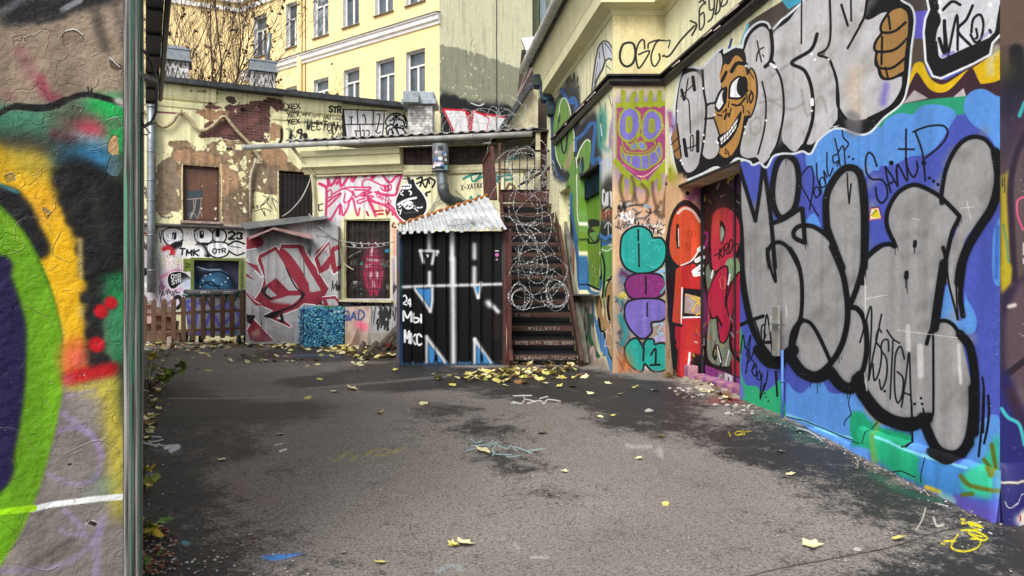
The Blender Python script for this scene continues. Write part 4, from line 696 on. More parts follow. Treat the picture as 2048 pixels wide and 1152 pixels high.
    if first:
        c.F(T5, "845,980 1200,960 1200,1020 845,1020", '7d7b7c', soft=12, a=.6); r = random.Random(2)
        for _ in range(50):
            x, y = r.uniform(840, 1200), r.uniform(880, 1010); c.S(T5, [[x, y], [x + r.uniform(-6, 6), y + r.uniform(-6, 6)]], r.uniform(3, 9), '6f6c6c', a=.6)
def art_low():
    c = LB
    c.F(O, "270,170 860,170 860,470 270,470", 'e8e3b4', 0)
    bk = bricks('573634', '6e443e', '6a5f5c'); tan = mottled('75634f', '9c8264', .12, 4); gy = mottled('7c6a58', '93806c', .1, 9); ora = mottled('96785c', 'b08c6c', .06, 2)
    # plaster fallen away
    c.F(T4, "170,360 190,270 300,190 340,140 300,90 360,75 410,75 420,100 495,95 500,140 560,165 610,170 640,100 700,60 780,60 900,40 1050,60 1100,100 1140,130 1130,180 1240,120 1330,130 1440,200 1430,260 1500,300 1650,350 1650,380 1350,380 1340,520 1330,600 1220,580 1130,560 1100,640 1090,860 950,870 800,860 410,860 410,745 330,740 250,760 220,790 180,780 170,600", tan, 0, rough=.7, h=.25)
    c.F(T4, "165,400 190,290 290,210 350,230 345,400 400,420 400,735 300,740 200,780 160,700", gy, rough=.8, h=.2); c.F(T4, "350,160 440,130 520,170 700,180 770,270 460,270 350,240", ora, rough=.8, h=.25); c.F(T4, "790,280 900,330 940,430 900,560 800,580", ora, rough=1, h=.25); c.F(T4, "1100,300 1340,280 1340,560 1200,540 1100,480", gy, rough=1, h=.2); c.F(T4, "1180,140 1400,140 1430,230 1340,300 1200,240", ora, rough=.9, h=.25)
    c.F(T4, "800,600 1060,560 1090,860 800,860", mottled('6f5d4c', '8a745e', .1, 12), rough=1.2, h=.2)
    c.F(T4, "0,530 80,520 95,560 80,640 30,600 20,700 90,720 100,780 0,740", tan, rough=.8, h=.25)
    y = 'e8e3b4'; r = random.Random(6)
    for q in ("980,270 1010,210 1040,220 1035,330 1010,340 990,300", "960,370 1000,355 1035,390 1000,430 1010,480 990,460", "860,170 900,150 920,200 880,200", "870,310 930,290 960,350 900,345", "1120,280 1140,230 1190,240 1190,270", "650,140 680,130 670,170", "750,100 800,60 850,140 780,160 760,140", "920,110 960,90 1060,120 960,150", "1200,430 1240,430 1215,490", "1170,380 1215,370 1190,390", "1145,560 1200,580 1330,600 1345,820 1100,860 1100,740 1150,640 1190,640 1150,580", "360,520 385,570 370,600", "960,655 1000,655 990,675", "1010,700 1045,760 1000,745", "860,250 900,260 880,270", "1000,560 1030,580 1010,600", "1150,510 1170,500 1180,540"): c.F(T4, q, y, rough=.35, h=.5)
    for _ in range(60):
        x, yy = r.uniform(640, 1080), r.uniform(60, 860); s = r.uniform(2, 11)
        c.F(T4, [[x - s, yy], [x, yy - s * r.uniform(.5, 1.6)], [x + s, yy + s * .3], [x, yy + s]], y, rough=.2, h=.5)
    c.F(T3, "640,735 700,760 770,775 880,790 990,800 1110,790 1180,830 1180,860 1090,870 1070,880 1080,960 1060,1110 1000,1130 850,1110 700,1110 500,1090 540,1040 560,970 620,970 700,930 720,870 560,860 560,835 640,830 770,850 800,820 740,770", bk, 0, rough=.9, h=.15)
    c.F(T3, "480,880 560,870 720,890 720,930 620,960 540,930", mottled('8a6a50', 'b0886a', .1, 3), rough=.8, h=.25); c.F(T3, "1090,970 1160,1010 1150,1090 1080,1110", ora, rough=.7, h=.25); c.F(T3, "780,790 880,790 880,830 790,830", y, rough=.4, h=.5); c.F(T3, "720,770 780,780 790,820 730,810", '54483e', rough=.6, h=.1); c.F(T3, "270,1130 400,1120 440,1160 270,1160", tan, rough=.6, h=.25)
    for q in ("412,285 408,500 415,865", "788,285 796,500 792,780 805,860", "1345,360 1342,830"): c.S(T4, q, 14, 'd6cc9c', a=.9)
    r = random.Random(16)
    for _ in range(260):
        x, yy = r.uniform(180, 1090), r.uniform(90, 850); s = r.uniform(2, 16)
        c.F(T4, [[x - s, yy], [x - s * .2, yy - s * r.uniform(.3, 1.4)], [x + s * r.uniform(.4, 1.4), yy + s * .2], [x, yy + s * r.uniform(.2, .9)]], r.choice(['5c4c3e', 'a08a70', 'b49c82', '6a5a4a', '8c8478', 'b08a6a']), a=.6, rough=.15)
    c.F(T3, "440,715 560,725 590,745 460,735", '9a8d6a', rough=.8, h=.3); c.F(T4, "840,130 900,120 905,145 860,150", '2a1c1a', h=0, rough=.3); c.F(T3, "830,860 880,865 875,890 840,885", '1e1918', h=0, rough=.3); c.S(T3, "180,890 330,900", 14, '7a4a58', soft=4)
    for q in ("560,840 700,800 640,780", "470,790 560,830", "1100,900 1060,930"): c.S(T3, q, 3, 'a49c6c')
    # writing on the plaster
    for i, yy in enumerate((855, 918, 972)): c.T(T3, "XEX", 1210 + i * 3, yy + 15, 1320, yy + 10, 36, 8, '1e1e20', -.2)
    c.T(T3, "WECTON", 1360, 1030, 1610, 1040, 62, 9, '2a2928', .15); c.S(T3, "1165,1030 1165,1100 1140,1150", 22, '202022', soft=6); c.S(T3, "1240,1045 1235,1150", 20, '202022', soft=6); c.S(T3, "1320,1060 1290,1050 1300,1035 1325,1040 1305,1150", 16, '202022', soft=5); c.S(T3, "1350,1095 1340,1070 1362,1075 1355,1150", 20, '202022', soft=4)
    c.scribble(T3, 1380, 1110, 1500, 1140, 6, '4a4a42', 14, 3); c.scribble(T3, 1510, 1080, 1640, 1150, 9, '26262a', 10, 8); c.T(T3, "STR", 1540, 895, 1640, 900, 44, 13, '26262a')
    c.scribble(T4, 190, 790, 320, 815, 5, '3a3a34', 14, 2); c.S(T4, "30,830 70,820", 8, K); c.S(T4, "35,820 70,835", 6, K)
    for q in ("1200,590 1240,620 1180,690 1240,650 1260,600 1240,660 1290,720", "1340,660 1290,620 1330,740", "1110,745 1160,730 1220,720 1280,745", "1170,690 1220,790 1210,740"): c.S(T4, q, 7, '26262a')
    c.S(T4, "1140,690 1145,710", 18, '6a6a66', soft=6)
    for i in range(16): c.scribble(O, 560 + (i * 47) % 120, 215 + (i * 23) % 65, 578 + (i * 47) % 120, 224 + (i * 23) % 65, 1.5, ('2a2a2c', '5a5a54')[i % 2], 8, i + 40, .8)
    # white dormer-like end with outlined letters
    c.F(T6, "185,868 530,880 500,1120 215,1140", 'e4e2e2', 0); c.F(T6, "530,890 757,880 757,1120 500,1120", 'dfd9ae', 0); c.F(T6, "172,865 190,868 220,1140 180,1140", '2a2a2c', 0); c.F(T6, "540,930 600,890 690,950 690,1040 720,1110 540,1120 520,1000", 'e2e2e2', soft=5)
    for q in ("185,868 530,882", "190,990 500,985", "295,870 300,980", "425,880 420,1000", "510,900 505,1000 490,1120", "235,930 260,930", "248,930 250,990", "340,920 350,910 360,940 365,980", "455,910 475,910 470,960 450,1040", "275,1040 320,1040", "285,1045 290,1090", "335,1040 350,1040 350,1100", "365,1040 390,1040 385,1110", "440,1040 460,1060 480,1050", "315,990 325,1100", "215,1130 330,1100 490,1085", "440,1085 442,1110"): c.S(T6, q, 9, '26262a')
    for q in ("535,1000 520,970 550,920 600,900 660,920 700,980 690,1020", "520,1020 560,990 600,1010 660,1020 690,1000", "555,960 590,950 580,990 560,985", "625,950 660,960 670,1000 640,1000", "600,995 615,985 615,1000 600,998", "580,910 630,945", "605,905 605,955", "630,915 580,940", "540,1110 545,1040 570,1030 600,1110", "590,1110 570,1030 600,1020 640,1110", "640,1100 610,1020 650,1020 710,1090", "680,1050 650,1100 720,1060", "525,1020 540,1110"): c.S(T6, q, 11, '202024')
    c.T(T6, "WETBOPY", 668, 940, 740, 1130, 44, 7, '202024')
    # lower storey: white ground, eyes, niche surround
    c.F(O, "270,460 500,457 500,700 270,700", 'd9d4a8', 0); c.F(T5, "20,110 150,110 150,700 20,700", 'bdbab6', soft=10); c.F(T5, "150,110 835,100 835,340 150,340", 'dcdad2', soft=6); c.F(T5, "150,440 420,440 420,700 150,760", 'cfc4d4', soft=10); c.F(T5, "20,300 140,310 140,700 20,700", 'b2aeb0', soft=10)
    for q in ("190,130 250,105 320,120 335,190 300,235 230,235 195,190", "440,130 500,105 560,130 575,190 520,230 450,200", "590,130 650,120 680,160 660,210 590,200", "540,240 620,220 700,240 690,310 610,335 550,300"): c.S(T5, q, 24, '17181a', close=1); c.F(T5, q, 'e4e4e6')
    c.F(T5, "700,240 760,210 830,230 830,290 770,320 720,290", 'd6d6d8'); c.S(T5, "700,240 760,208 830,230", 14, K); c.S(T5, "710,290 770,320 830,300", 12, K); c.S(T5, "720,250 800,260", 6, K)
    c.F(T5, "235,240 330,200 330,260 300,330 230,320", '1c1c1e'); c.F(T5, "440,230 560,220 520,240 560,330 500,320", '1c1c1e')
    for q in ("272,180", "490,170", "617,160"): c.S(T5, [[float(v) for v in q.split(',')], [float(q.split(',')[0]) + 1, float(q.split(',')[1]) - 30]], 34, K)
    c.S(T5, "275,130 275,140", 8, 'e4e4e6'); c.S(T5, "494,135 494,150", 8, 'e4e4e6')
    c.T(T5, "23", 705, 190, 830, 190, 54, 16, K); c.F(T5, "310,260 480,240 510,330 260,335", 'e0e0e2', soft=3); c.T(T5, "TMK", 315, 315, 480, 325, 46, 13, K, .1); c.T(T5, "OTR", 580, 305, 690, 300, 34, 9, K); c.T(T5, "SLAND", 210, 210, 470, 205, 60, 8, 'b4b2c2', .1)
    c.S(T5, "150,130 160,190", 7, K); c.S(T5, "170,120 165,220", 7, K); c.S(T5, "195,270 230,260 260,300", 44, 'b83038', soft=16)
    for q in ("195,300 230,290 215,340 250,330", "190,380 230,370 200,420", "225,400 260,360 275,400", "280,400 310,390 290,420", "330,380 330,420"): c.S(T5, q, 20, 'ececee', soft=2); c.S(T5, q, 5, 'c06a7a')
    c.S(T5, "160,500 240,460 300,440 360,470 410,530", 26, 'd07a9a', soft=10, a=.8); c.S(T5, "175,560 250,600 330,590", 20, 'c99ab8', soft=10, a=.7)
    q = "220,510 240,465 310,450 370,470 400,510 330,540 270,585 235,570"; c.S(T5, q, 14, 'e8e8ea', close=1); c.F(T5, q, '1a1a1c'); c.T(T5, "OTR", 250, 510, 330, 500, 34, 7, 'e8e8ea'); c.T(T5, "SYN", 255, 555, 330, 530, 34, 7, 'e8e8ea')
    c.F(T5, "330,520 400,500 420,560 350,580", 'b8c4d8', soft=5); c.scribble(T5, 30, 220, 80, 300, 5, K, 10, 2); c.S(T5, "36,450 40,452", 60, '16171a'); c.S(T5, "52,555 53,556", 44, 'd6d6d8'); c.scribble(T5, 150, 590, 320, 640, 5, K, 18, 3); c.scribble(T5, 150, 520, 200, 620, 4, '6a3a5a', 12, 9); c.S(T5, "280,660 310,650 330,700 300,740", 30, '1c1c1e'); c.scribble(T5, 150, 640, 290, 760, 5, '4a3a4a', 14, 12); c.scribble(T5, 50, 330, 130, 420, 4, '55525a', 12, 19)
    c.S(T5, "40,140 48,160", 14, '8a4a2a', soft=4)
    c.F(T5, "345,348 835,342 835,380 800,380 425,360 425,450 345,450", '6c7c34', 0); c.T(T5, "23", 365, 415, 410, 415, 30, 7, '26301a'); c.F(T5, "785,350 835,345 835,580 785,580", 'b4b694', 0); c.F(T5, "815,360 838,350 838,900 820,900", '6a7a44', 0, soft=4)
    c.dots(T5, "790,400 800,440 795,480 805,520 792,550 812,420 815,500 810,560", 9, '33382c')
    c.dots(T5, "360,350 420,348 480,347 540,352 600,346 680,350 740,346 800,350", 7, 'd0d0b0')
NI = None
def art_shed():
    c = SH
    c.F(O, "790,460 1020,460 1020,735 790,735", '0d0e11', 0)
    c.F(T8, "520,110 558,110 556,1010 522,1010", '3a4a66', 0); c.S(T8, "543,280 543,560", 14, '2f7a5a', soft=8); c.S(T8, "540,760 545,1000", 18, '4a7cb4', soft=10); c.S(T8, "530,120 528,1000", 10, '6a4030', 0); c.S(T8, "545,120 545,280", 10, '6a80b0', soft=6)
    w = 'e9ebee'
    for q, wd in (("740,130 740,235", 26), ("678,242 780,245 800,250", 16), ("680,245 700,320", 18), ("775,250 760,330", 18), ("742,390 742,470", 22), ("795,245 790,270", 16), ("893,120 893,300", 22), ("900,300 905,1000", 30), ("898,130 900,460", 24), ("1046,200 1047,290", 26), ("1046,360 1046,470", 26), ("560,488 700,482 850,478 1000,475 1230,468", 18), ("645,505 700,580 745,650", 18), ("760,500 760,580 748,655", 18), ("1050,490 1070,560", 18), ("1090,460 1075,560", 16), ("1140,595 1150,608", 34), ("1180,625 1205,655", 26), ("722,825 722,1000", 18), ("722,830 790,920 850,1000", 22), ("1048,840 1048,1010", 18), ("1050,845 1100,920 1160,1005", 22)): c.S(T8, q, wd, w, soft=wd * .7)
    for q in ("650,500 750,500 748,630 700,560", "1052,490 1085,485 1070,540", "735,870 785,935 770,1005 738,1005", "795,940 835,1000 800,1000", "1062,880 1090,920 1090,1010 1062,1010", "1105,925 1155,1005 1105,1010"): c.F(T8, q, '3f85c4', 0, soft=2)
    c.S(T8, "722,270 735,275 728,285", 8, w, soft=4); c.S(T8, "945,1005 1005,1005", 16, '4a85c0', soft=10, a=.8)
    c.T(T8, "24", 566, 600, 625, 625, 56, 11, w, soft=2); c.T(T8, "MЫ", 566, 715, 700, 730, 60, 14, w, soft=2, gap=.22); c.T(T8, "MKC", 575, 860, 700, 888, 74, 14, w, soft=2)
    c.dots(T8, "1199,270", 26, 'c465b4'); c.dots(T8, "1199,302", 18, 'a87a90'); c.S(T8, "1190,243 1208,243", 10, 'c8c8c8'); c.S(T8, "1190,700 1195,820", 50, '2a1c18', soft=30, a=.8)
    c.S(T8, "1243,110 1243,1010", 16, '3a2c2c', 0); c.S(T8, "1243,200 1243,430", 14, '4a6a80', soft=8); c.S(T8, "1245,270 1245,350", 10, '3f8a5a', soft=6); c.S(T8, "560,1010 1230,1015", 12, '3a5a7a', soft=8, a=.8)
    for x in (630, 705, 778, 855, 935, 1015, 1090, 1168):
        for y0, y1 in ((130, 260), (380, 480), (560, 720), (780, 960)): c.S(T8, [[x, y0 + (x * 7) % 60], [x, y1]], 3, '5a3a2a', 0, a=.7)
def art_near():
    c = PL; P_ = lambda q, *a, **k: c.F(L1, q, *a, **k)
    c.F(O, "-200,-60 300,-60 300,1300 -200,1300", mottled('83715f', '978573', .25, 3, 430), 0)
    c.F(O, "-200,750 300,750 300,1300 -200,1300", mottled('6d6763', '827b76', .2, 8, 430), 0)
    # torn black strokes at the very top
    c.F(L1, "-60,-40 520,-40 480,0 330,40 230,70 60,105 5,100 20,60 -60,90", '1e1f22', soft=10); c.S(L1, "250,40 320,0", 24, '7d7f84', soft=6); c.S(L1, "0,50 120,-20", 30, '5a5c60', soft=12, a=.8); c.S(L1, "380,40 420,190", 40, '4c443c', soft=20, a=.85); c.S(L1, "150,90 260,60", 20, '2a2a2c', soft=14)
    c.S(L1, "80,200 120,290", 44, '84545a', soft=26, a=.6); c.S(L1, "160,320 190,380 240,405", 44, '8a3c4c', soft=22, a=.85); c.S(L1, "30,380 60,410", 30, '84545a', soft=20, a=.5); c.S(L1, "460,20 500,160", 30, '5a5048', soft=20, a=.7)
    # the big soft-edged piece
    c.F(L1, "-60,450 100,430 230,425 330,400 400,400 520,410 520,800 -60,760", '3f7a5e', soft=14); c.F(L1, "340,400 420,390 520,420 520,620 430,560 380,480", '14a84a', soft=16); c.S(L1, "470,440 505,600", 40, '17a84c', soft=24)
    c.F(L1, "180,450 300,440 420,460 430,560 320,560 240,520", '6a5348', soft=26, a=.9); c.F(L1, "290,510 340,485 405,500 420,535 360,555 310,545", 'b0374c', soft=18); c.S(L1, "300,540 440,580", 34, '9aa0a4', soft=26, a=.8); c.S(L1, "220,540 280,560", 50, '6a2c38', soft=30, a=.8)
    c.F(L1, "-60,540 60,530 180,540 260,580 250,660 120,640 -60,600", '2c2624', soft=26)
    c.F(L1, "200,610 300,580 440,600 440,720 330,760 200,720", '24485c', soft=24); c.F(L1, "300,600 420,590 440,690 400,740 340,690", '2f78a8', soft=22, a=.9)
    c.F(L1, "-60,610 60,610 150,620 210,680 260,800 320,980 345,1180 100,1400 -60,1200", 'd8a814', soft=14); c.F(L1, "20,600 160,600 220,650 190,720 60,680", '8f8438', soft=26, a=.8); c.F(L1, "100,770 200,760 230,860 140,900", 'd09030', soft=30, a=.6)
    c.F(L1, "215,680 330,630 450,690 515,680 515,1180 400,1200 335,1180 322,1000 270,860 225,780", '0f0f0f', soft=14)
    for x, y in ((240, 720), (262, 800), (280, 840), (290, 880), (320, 920), (330, 1000), (345, 1060), (345, 1120)): c.S(L1, [[x, y], [x + 30, y]], 56, '1a1a19', soft=16)
    c.S(L1, "320,960 325,1150", 20, 'c4ac6a', soft=12, a=.7); c.S(L1, "370,760 430,1000", 60, '2c2a26', soft=40, a=.7); c.S(L1, "430,1130 500,1110", 60, '125c30', soft=24, a=.9)
    c.S(L1, "-60,470 0,452 60,425 150,435 220,425 290,390 350,378 440,398 500,420", 22, '141516', soft=5); c.S(L1, "60,425 180,430 260,400", 26, '141516', soft=4); c.S(L1, "352,350 356,372", 7, K); c.S(L1, "366,352 368,374", 7, K)
    c.F(L1, "455,390 512,400 512,430 470,420", 'b8b4ae', soft=4); c.F(L1, "430,590 455,545 470,560 475,620 450,625", 'c4996c', rough=.4, h=.3); c.F(L1, "440,630 470,620 486,640 470,700 430,690", '4a6478', rough=.4, h=.3)
    c.F(L1, "480,600 512,590 512,700 470,720", '3c5a38', soft=20); c.S(L1, "508,760 512,1000", 10, 'b4b2ae', soft=4)
    # arcs of green and ink
    c.F(O, "-220,370 0,372 45,390 75,440 80,520 -220,520", '15161a', soft=6); c.S(O, "0,370 35,385", 7, '2f6a7a', soft=4)
    c.F(O, "-220,360 -40,390 20,430 70,500 110,600 127,690 125,780 105,880 70,1000 20,1100 -60,1200 -220,1250", '5f9412', soft=4); c.F(O, "-220,520 0,510 25,560 50,640 53,700 48,790 30,900 0,985 -220,1100", '1d1640', soft=5)
    c.S(O, "0,415 45,460 85,540 115,620 127,700", 5, '3a5c10', soft=4, a=.6); c.S(O, "10,440 40,480", 16, '7aa81c', soft=10, a=.6); c.S(O, "80,600 90,800", 26, '6fa318', soft=18, a=.5)
    # below: yellow, red, grey
    P2 = lambda q, *a, **k: c.F(L2, q, *a, **k)
    P2("222,-20 350,-20 345,150 360,300 262,345 255,180", 'd4a414', soft=5); P2("258,220 350,200 370,320 260,350", 'c4642c', soft=16, a=.9); P2("270,260 360,240 355,310 280,330", 'cc5058', soft=20, a=.7); P2("330,60 345,130 320,100", 'cfc4a0', soft=10)
    P2("345,-20 440,-20 425,130 420,200 430,330 360,330 345,180", '191a18', soft=10); P2("420,-20 520,-20 520,340 470,330 430,260 425,100", '1c6a40', soft=14); P2("440,80 500,60 500,280 450,250", '4f8a68', soft=20, a=.6); c.S(L2, "445,40 490,40 500,140", 30, '1a8a48', soft=18, a=.8)
    for x, y, w in ((345, 40, 50), (365, 110, 50), (368, 180, 54), (395, 290, 60), (415, 320, 50)): c.S(L2, [[x, y], [x + 18, y + 3]], w, '1d1d1b', soft=14)
    for x, y, w in ((442, 58, 50), (402, 92, 54), (385, 225, 62)): c.S(L2, [[x, y], [x + 3, y + 2]], w, 'b3121c', soft=10)
    P2("262,340 350,318 430,300 475,302 472,350 380,370 265,392", 'a8121a', soft=7); P2("262,355 290,348 285,372 262,380", '9a8a86', soft=10, a=.7)
    P2("262,395 380,370 480,355 490,420 420,440 262,410", 'b0a43a', soft=10, a=.85); P2("410,480 440,400 500,390 500,900 450,880 430,640", 'b0a22e', soft=16, a=.85); P2("480,320 520,300 515,520 490,540", '1a2a22', soft=14); P2("380,780 450,760 440,830 390,820", '5f8f68', soft=26, a=.7)
    for q, w in (("270,430 380,410", 20), ("250,500 330,560 390,620 410,670", 26), ("240,570 300,560 370,590 400,680 380,760 300,785 200,750", 20), ("260,890 310,940 340,990", 24), ("410,920 390,1010 385,1152", 30), ("240,960 260,980 330,990", 16), ("0,1130 200,1120 330,1060 400,960", 20)): c.S(L2, q, w, '8f7ea8', soft=14, a=.55)
    c.S(L2, "130,1110 200,1060 290,1010", 26, '55504c', soft=16, a=.8)
    c.S(L2, "130,885 200,868 300,855 400,842 495,835", 24, 'd9dcdc', soft=4); c.S(L2, "-60,905 0,898 60,890 135,880", 26, '93cf10', soft=4)
    # flaking and cracks (relief and the pale plaster under the paint)
    r = random.Random(12)
    for fr, q in ((L1, "235,160 262,125 300,120 335,140"), (L1, "440,232 470,250 490,275"), (L1, "230,270 260,295 295,300"), (L1, "395,305 385,340 350,365"), (L1, "60,95 100,115 95,160"), (L1, "415,75 450,110 485,130"), (L1, "455,430 465,465 490,468"), (L1, "10,1020 60,1010 100,985 70,950"), (L1, "60,960 65,900 110,870 180,885 210,940"), (L1, "190,860 220,830 210,780"), (L1, "330,570 370,600 430,580"), (L1, "200,680 225,740"), (L2, "0,560 60,565 110,610 135,660"), (L2, "260,665 310,640 400,610 480,650"), (L2, "70,1100 180,1130 230,1115"), (L2, "100,70 180,110 200,140"), (L2, "420,380 480,470"), (L2, "180,440 200,480"), (L1, "240,930 210,1010 280,1050")):
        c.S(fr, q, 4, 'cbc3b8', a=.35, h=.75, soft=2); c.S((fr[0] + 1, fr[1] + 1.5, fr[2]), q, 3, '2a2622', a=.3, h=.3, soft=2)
    for _ in range(90):
        x, y = r.uniform(0, 250), r.choice([r.uniform(0, 200), r.uniform(760, 1150), r.uniform(300, 760)]); l = r.uniform(4, 22); a = r.uniform(0, 6.3)
        q = [[x, y], [x + l * .5 * math.cos(a) + r.uniform(-4, 4), y + l * .5 * math.sin(a)], [x + l * math.cos(a), y + l * math.sin(a)]]
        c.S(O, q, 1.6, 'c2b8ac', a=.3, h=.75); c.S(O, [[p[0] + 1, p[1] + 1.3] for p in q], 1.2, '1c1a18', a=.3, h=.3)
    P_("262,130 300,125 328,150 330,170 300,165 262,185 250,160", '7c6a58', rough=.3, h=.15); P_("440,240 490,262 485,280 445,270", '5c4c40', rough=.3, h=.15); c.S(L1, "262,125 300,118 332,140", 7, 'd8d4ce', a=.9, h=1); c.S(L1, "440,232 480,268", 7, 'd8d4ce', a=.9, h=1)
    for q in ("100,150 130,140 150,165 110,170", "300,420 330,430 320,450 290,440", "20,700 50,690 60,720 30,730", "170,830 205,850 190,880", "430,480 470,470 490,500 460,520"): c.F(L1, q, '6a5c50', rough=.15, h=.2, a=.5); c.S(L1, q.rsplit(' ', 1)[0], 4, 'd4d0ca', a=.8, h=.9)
    for x, y in ((370, 1022), (475, 1028)): c.S(L1, [[x, y], [x + 2, y]], 24, '101010', a=.8, h=.0)
    c.S(L2, "355,935 380,945", 14, '2a2622', h=0); c.S(L2, "345,945 360,930 385,935", 4, 'd0ccc6'); c.S(L2, "275,708 285,705", 6, '2a2622', h=0)
    rel = fbm(c.h, c.w, 30, 5, 4); c.ht += (rel - .5) * .3; cr = np.abs(fbm(c.h, c.w, 90, 4, 21) - .5); cm = np.clip(1 - cr / .008, 0, 1) * (fbm(c.h, c.w, 120, 3, 5) > .52); c.ht -= cm * .12; n2 = fbm(c.h, c.w, 14, 4, 33); c.ht += (n2 - .5) * .22
def art_gable():
    c = GW
    c.F(O, "870,-20 1100,-20 1100,340 870,340", 'cccbac', 0)
    c.F(T6, "940,362 960,362 1080,380 1200,410 1300,440 1380,470 1540,530 1760,600 1760,1152 940,1152", '8e8f7a', 0, rough=.5); 0
    c.F(T6, "940,760 1040,760 1100,790 1200,820 1500,850 1560,1152 940,1152", '26282a', soft=8)
    for x, y in ((990, 800), (1060, 800), (1130, 830), (1220, 860), (1310, 880), (1390, 885), (1480, 880), (1020, 1060)): c.S(T6, [[x, y], [x + 6, y + 10]], 90, '26282a', soft=14)
    c.F(T6, "1290,1060 1340,980 1500,950 1560,1152 1290,1152", 'd9d6d6', 0)
    q1 = "975,868 1155,878 1195,1050 1215,880 1290,910 1350,940 1310,1110 1090,1110"; c.F(T6, q1, 'e6e4e6', 0); c.S(T6, q1, 16, 'c8283a', 0, close=1)
    c.F(T6, "1155,890 1185,890 1200,1010 1190,1050", 'c02436', 0); c.F(T6, "1300,905 1490,938 1420,1100 1310,1110 1345,940", 'dfdcdc', 0); c.S(T6, "1300,905 1490,938", 16, 'c8283a', 0); c.F(T6, "1365,1040 1430,1040 1410,1095 1365,1095", 'c8283a', 0); c.S(T6, "1190,1060 1190,1100", 20, 'e6e4e6'); c.S(T6, "1200,820 1260,840 1300,825", 10, 'd9dadc'); c.S(T6, "1190,370 1220,300", 5, '8a8d74'); c.S(T6, "1220,380 1230,350", 5, '8a8d74')
GR = Ground(-5.2, 4.6, 3.2, 18.4, 120); GP = Ground(-5.2, 4.6, 3.2, 18.4, 120)
def art_ground():
    """GR red: how wet the asphalt is; GP: chalk and spray on it (alpha kept apart)"""
    w = (1., 1., 1.); c = GR
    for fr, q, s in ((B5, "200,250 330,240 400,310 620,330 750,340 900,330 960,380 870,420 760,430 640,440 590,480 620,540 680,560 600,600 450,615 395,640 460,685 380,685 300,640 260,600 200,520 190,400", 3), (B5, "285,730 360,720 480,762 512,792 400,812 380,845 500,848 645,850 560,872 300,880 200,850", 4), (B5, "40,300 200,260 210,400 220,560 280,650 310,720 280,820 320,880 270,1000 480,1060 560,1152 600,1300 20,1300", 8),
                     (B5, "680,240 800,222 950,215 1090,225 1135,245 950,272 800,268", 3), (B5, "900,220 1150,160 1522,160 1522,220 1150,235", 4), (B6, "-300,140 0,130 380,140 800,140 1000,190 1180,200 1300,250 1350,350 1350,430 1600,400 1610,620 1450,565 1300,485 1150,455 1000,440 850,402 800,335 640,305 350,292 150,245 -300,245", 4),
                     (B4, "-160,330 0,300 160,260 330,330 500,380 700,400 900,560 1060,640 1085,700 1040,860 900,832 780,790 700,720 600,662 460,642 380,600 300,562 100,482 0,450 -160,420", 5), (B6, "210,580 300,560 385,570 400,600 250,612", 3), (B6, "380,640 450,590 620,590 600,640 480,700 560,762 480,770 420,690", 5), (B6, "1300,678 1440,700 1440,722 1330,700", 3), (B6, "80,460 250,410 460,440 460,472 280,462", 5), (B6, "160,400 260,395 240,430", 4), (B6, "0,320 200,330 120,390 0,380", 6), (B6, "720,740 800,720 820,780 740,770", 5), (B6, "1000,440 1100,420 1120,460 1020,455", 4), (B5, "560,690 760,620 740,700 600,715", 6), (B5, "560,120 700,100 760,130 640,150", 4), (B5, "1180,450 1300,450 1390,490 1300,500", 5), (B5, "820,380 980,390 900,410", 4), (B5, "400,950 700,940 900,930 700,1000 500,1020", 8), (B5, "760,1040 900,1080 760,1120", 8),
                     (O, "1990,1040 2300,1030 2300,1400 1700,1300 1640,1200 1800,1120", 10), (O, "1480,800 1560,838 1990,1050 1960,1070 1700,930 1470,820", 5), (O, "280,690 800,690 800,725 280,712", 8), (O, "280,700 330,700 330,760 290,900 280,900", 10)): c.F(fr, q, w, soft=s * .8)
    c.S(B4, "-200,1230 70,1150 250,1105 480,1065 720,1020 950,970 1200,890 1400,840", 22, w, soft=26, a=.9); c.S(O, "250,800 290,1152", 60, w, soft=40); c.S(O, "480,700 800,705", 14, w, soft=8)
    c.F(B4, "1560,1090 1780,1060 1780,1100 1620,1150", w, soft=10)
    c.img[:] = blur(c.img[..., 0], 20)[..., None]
    g = GP; g.al = np.zeros((g.h, g.w), np.float32)
    class A_(Canvas):
        pass
    col, al = g.img, g.al
    g.put = lambda sl, m, cc, a, h: (col[sl].__iadd__((np.array(hexc(cc), np.float32) - col[sl]) * (m * 1.0)[..., None] / np.maximum(m[..., None] * 1.0 + al[sl][..., None] * (1 - m[..., None]), 1e-3)), al[sl].__setitem__(slice(None), np.maximum(al[sl], m * a)))
    g.S(B4, "-200,1230 70,1150 250,1105 480,1062 720,1018 950,970 1200,888 1400,840", 8, '141314')
    ye = 'cfc40f'
    for q, w2 in (("1370,800 1390,805 1375,825 1440,820 1500,850 1420,830 1480,880", 14), ("1370,870 1450,870 1530,915 1500,930 1440,900 1420,880 1480,860", 14), ("1350,895 1310,960 1330,990 1400,998 1470,975 1490,930 1430,920", 14), ("1265,935 1330,935", 14), ("1245,950 1270,955", 10), ("1440,890 1500,910", 10)): g.S(B4, q, w2, ye)
    g.S(B7, "560,945 580,990", 18, ye); g.S(B7, "630,960 660,935 710,940 700,975 650,975 625,960", 14, ye); g.S(B7, "680,960 740,975", 10, ye); g.S(B7, "725,920 745,970", 12, ye); g.S(B7, "820,935 740,945", 8, ye)
    cy = '9cc4c8'
    for q in ("220,480 250,500 280,490", "225,515 300,510 330,490", "290,530 350,500 330,550 420,560", "360,515 400,530 420,515 450,545", "440,520 520,550 500,540 585,530", "330,565 340,540", "240,530 200,540", "400,570 460,565"): g.S(B6, q, 6, cy, a=.6)
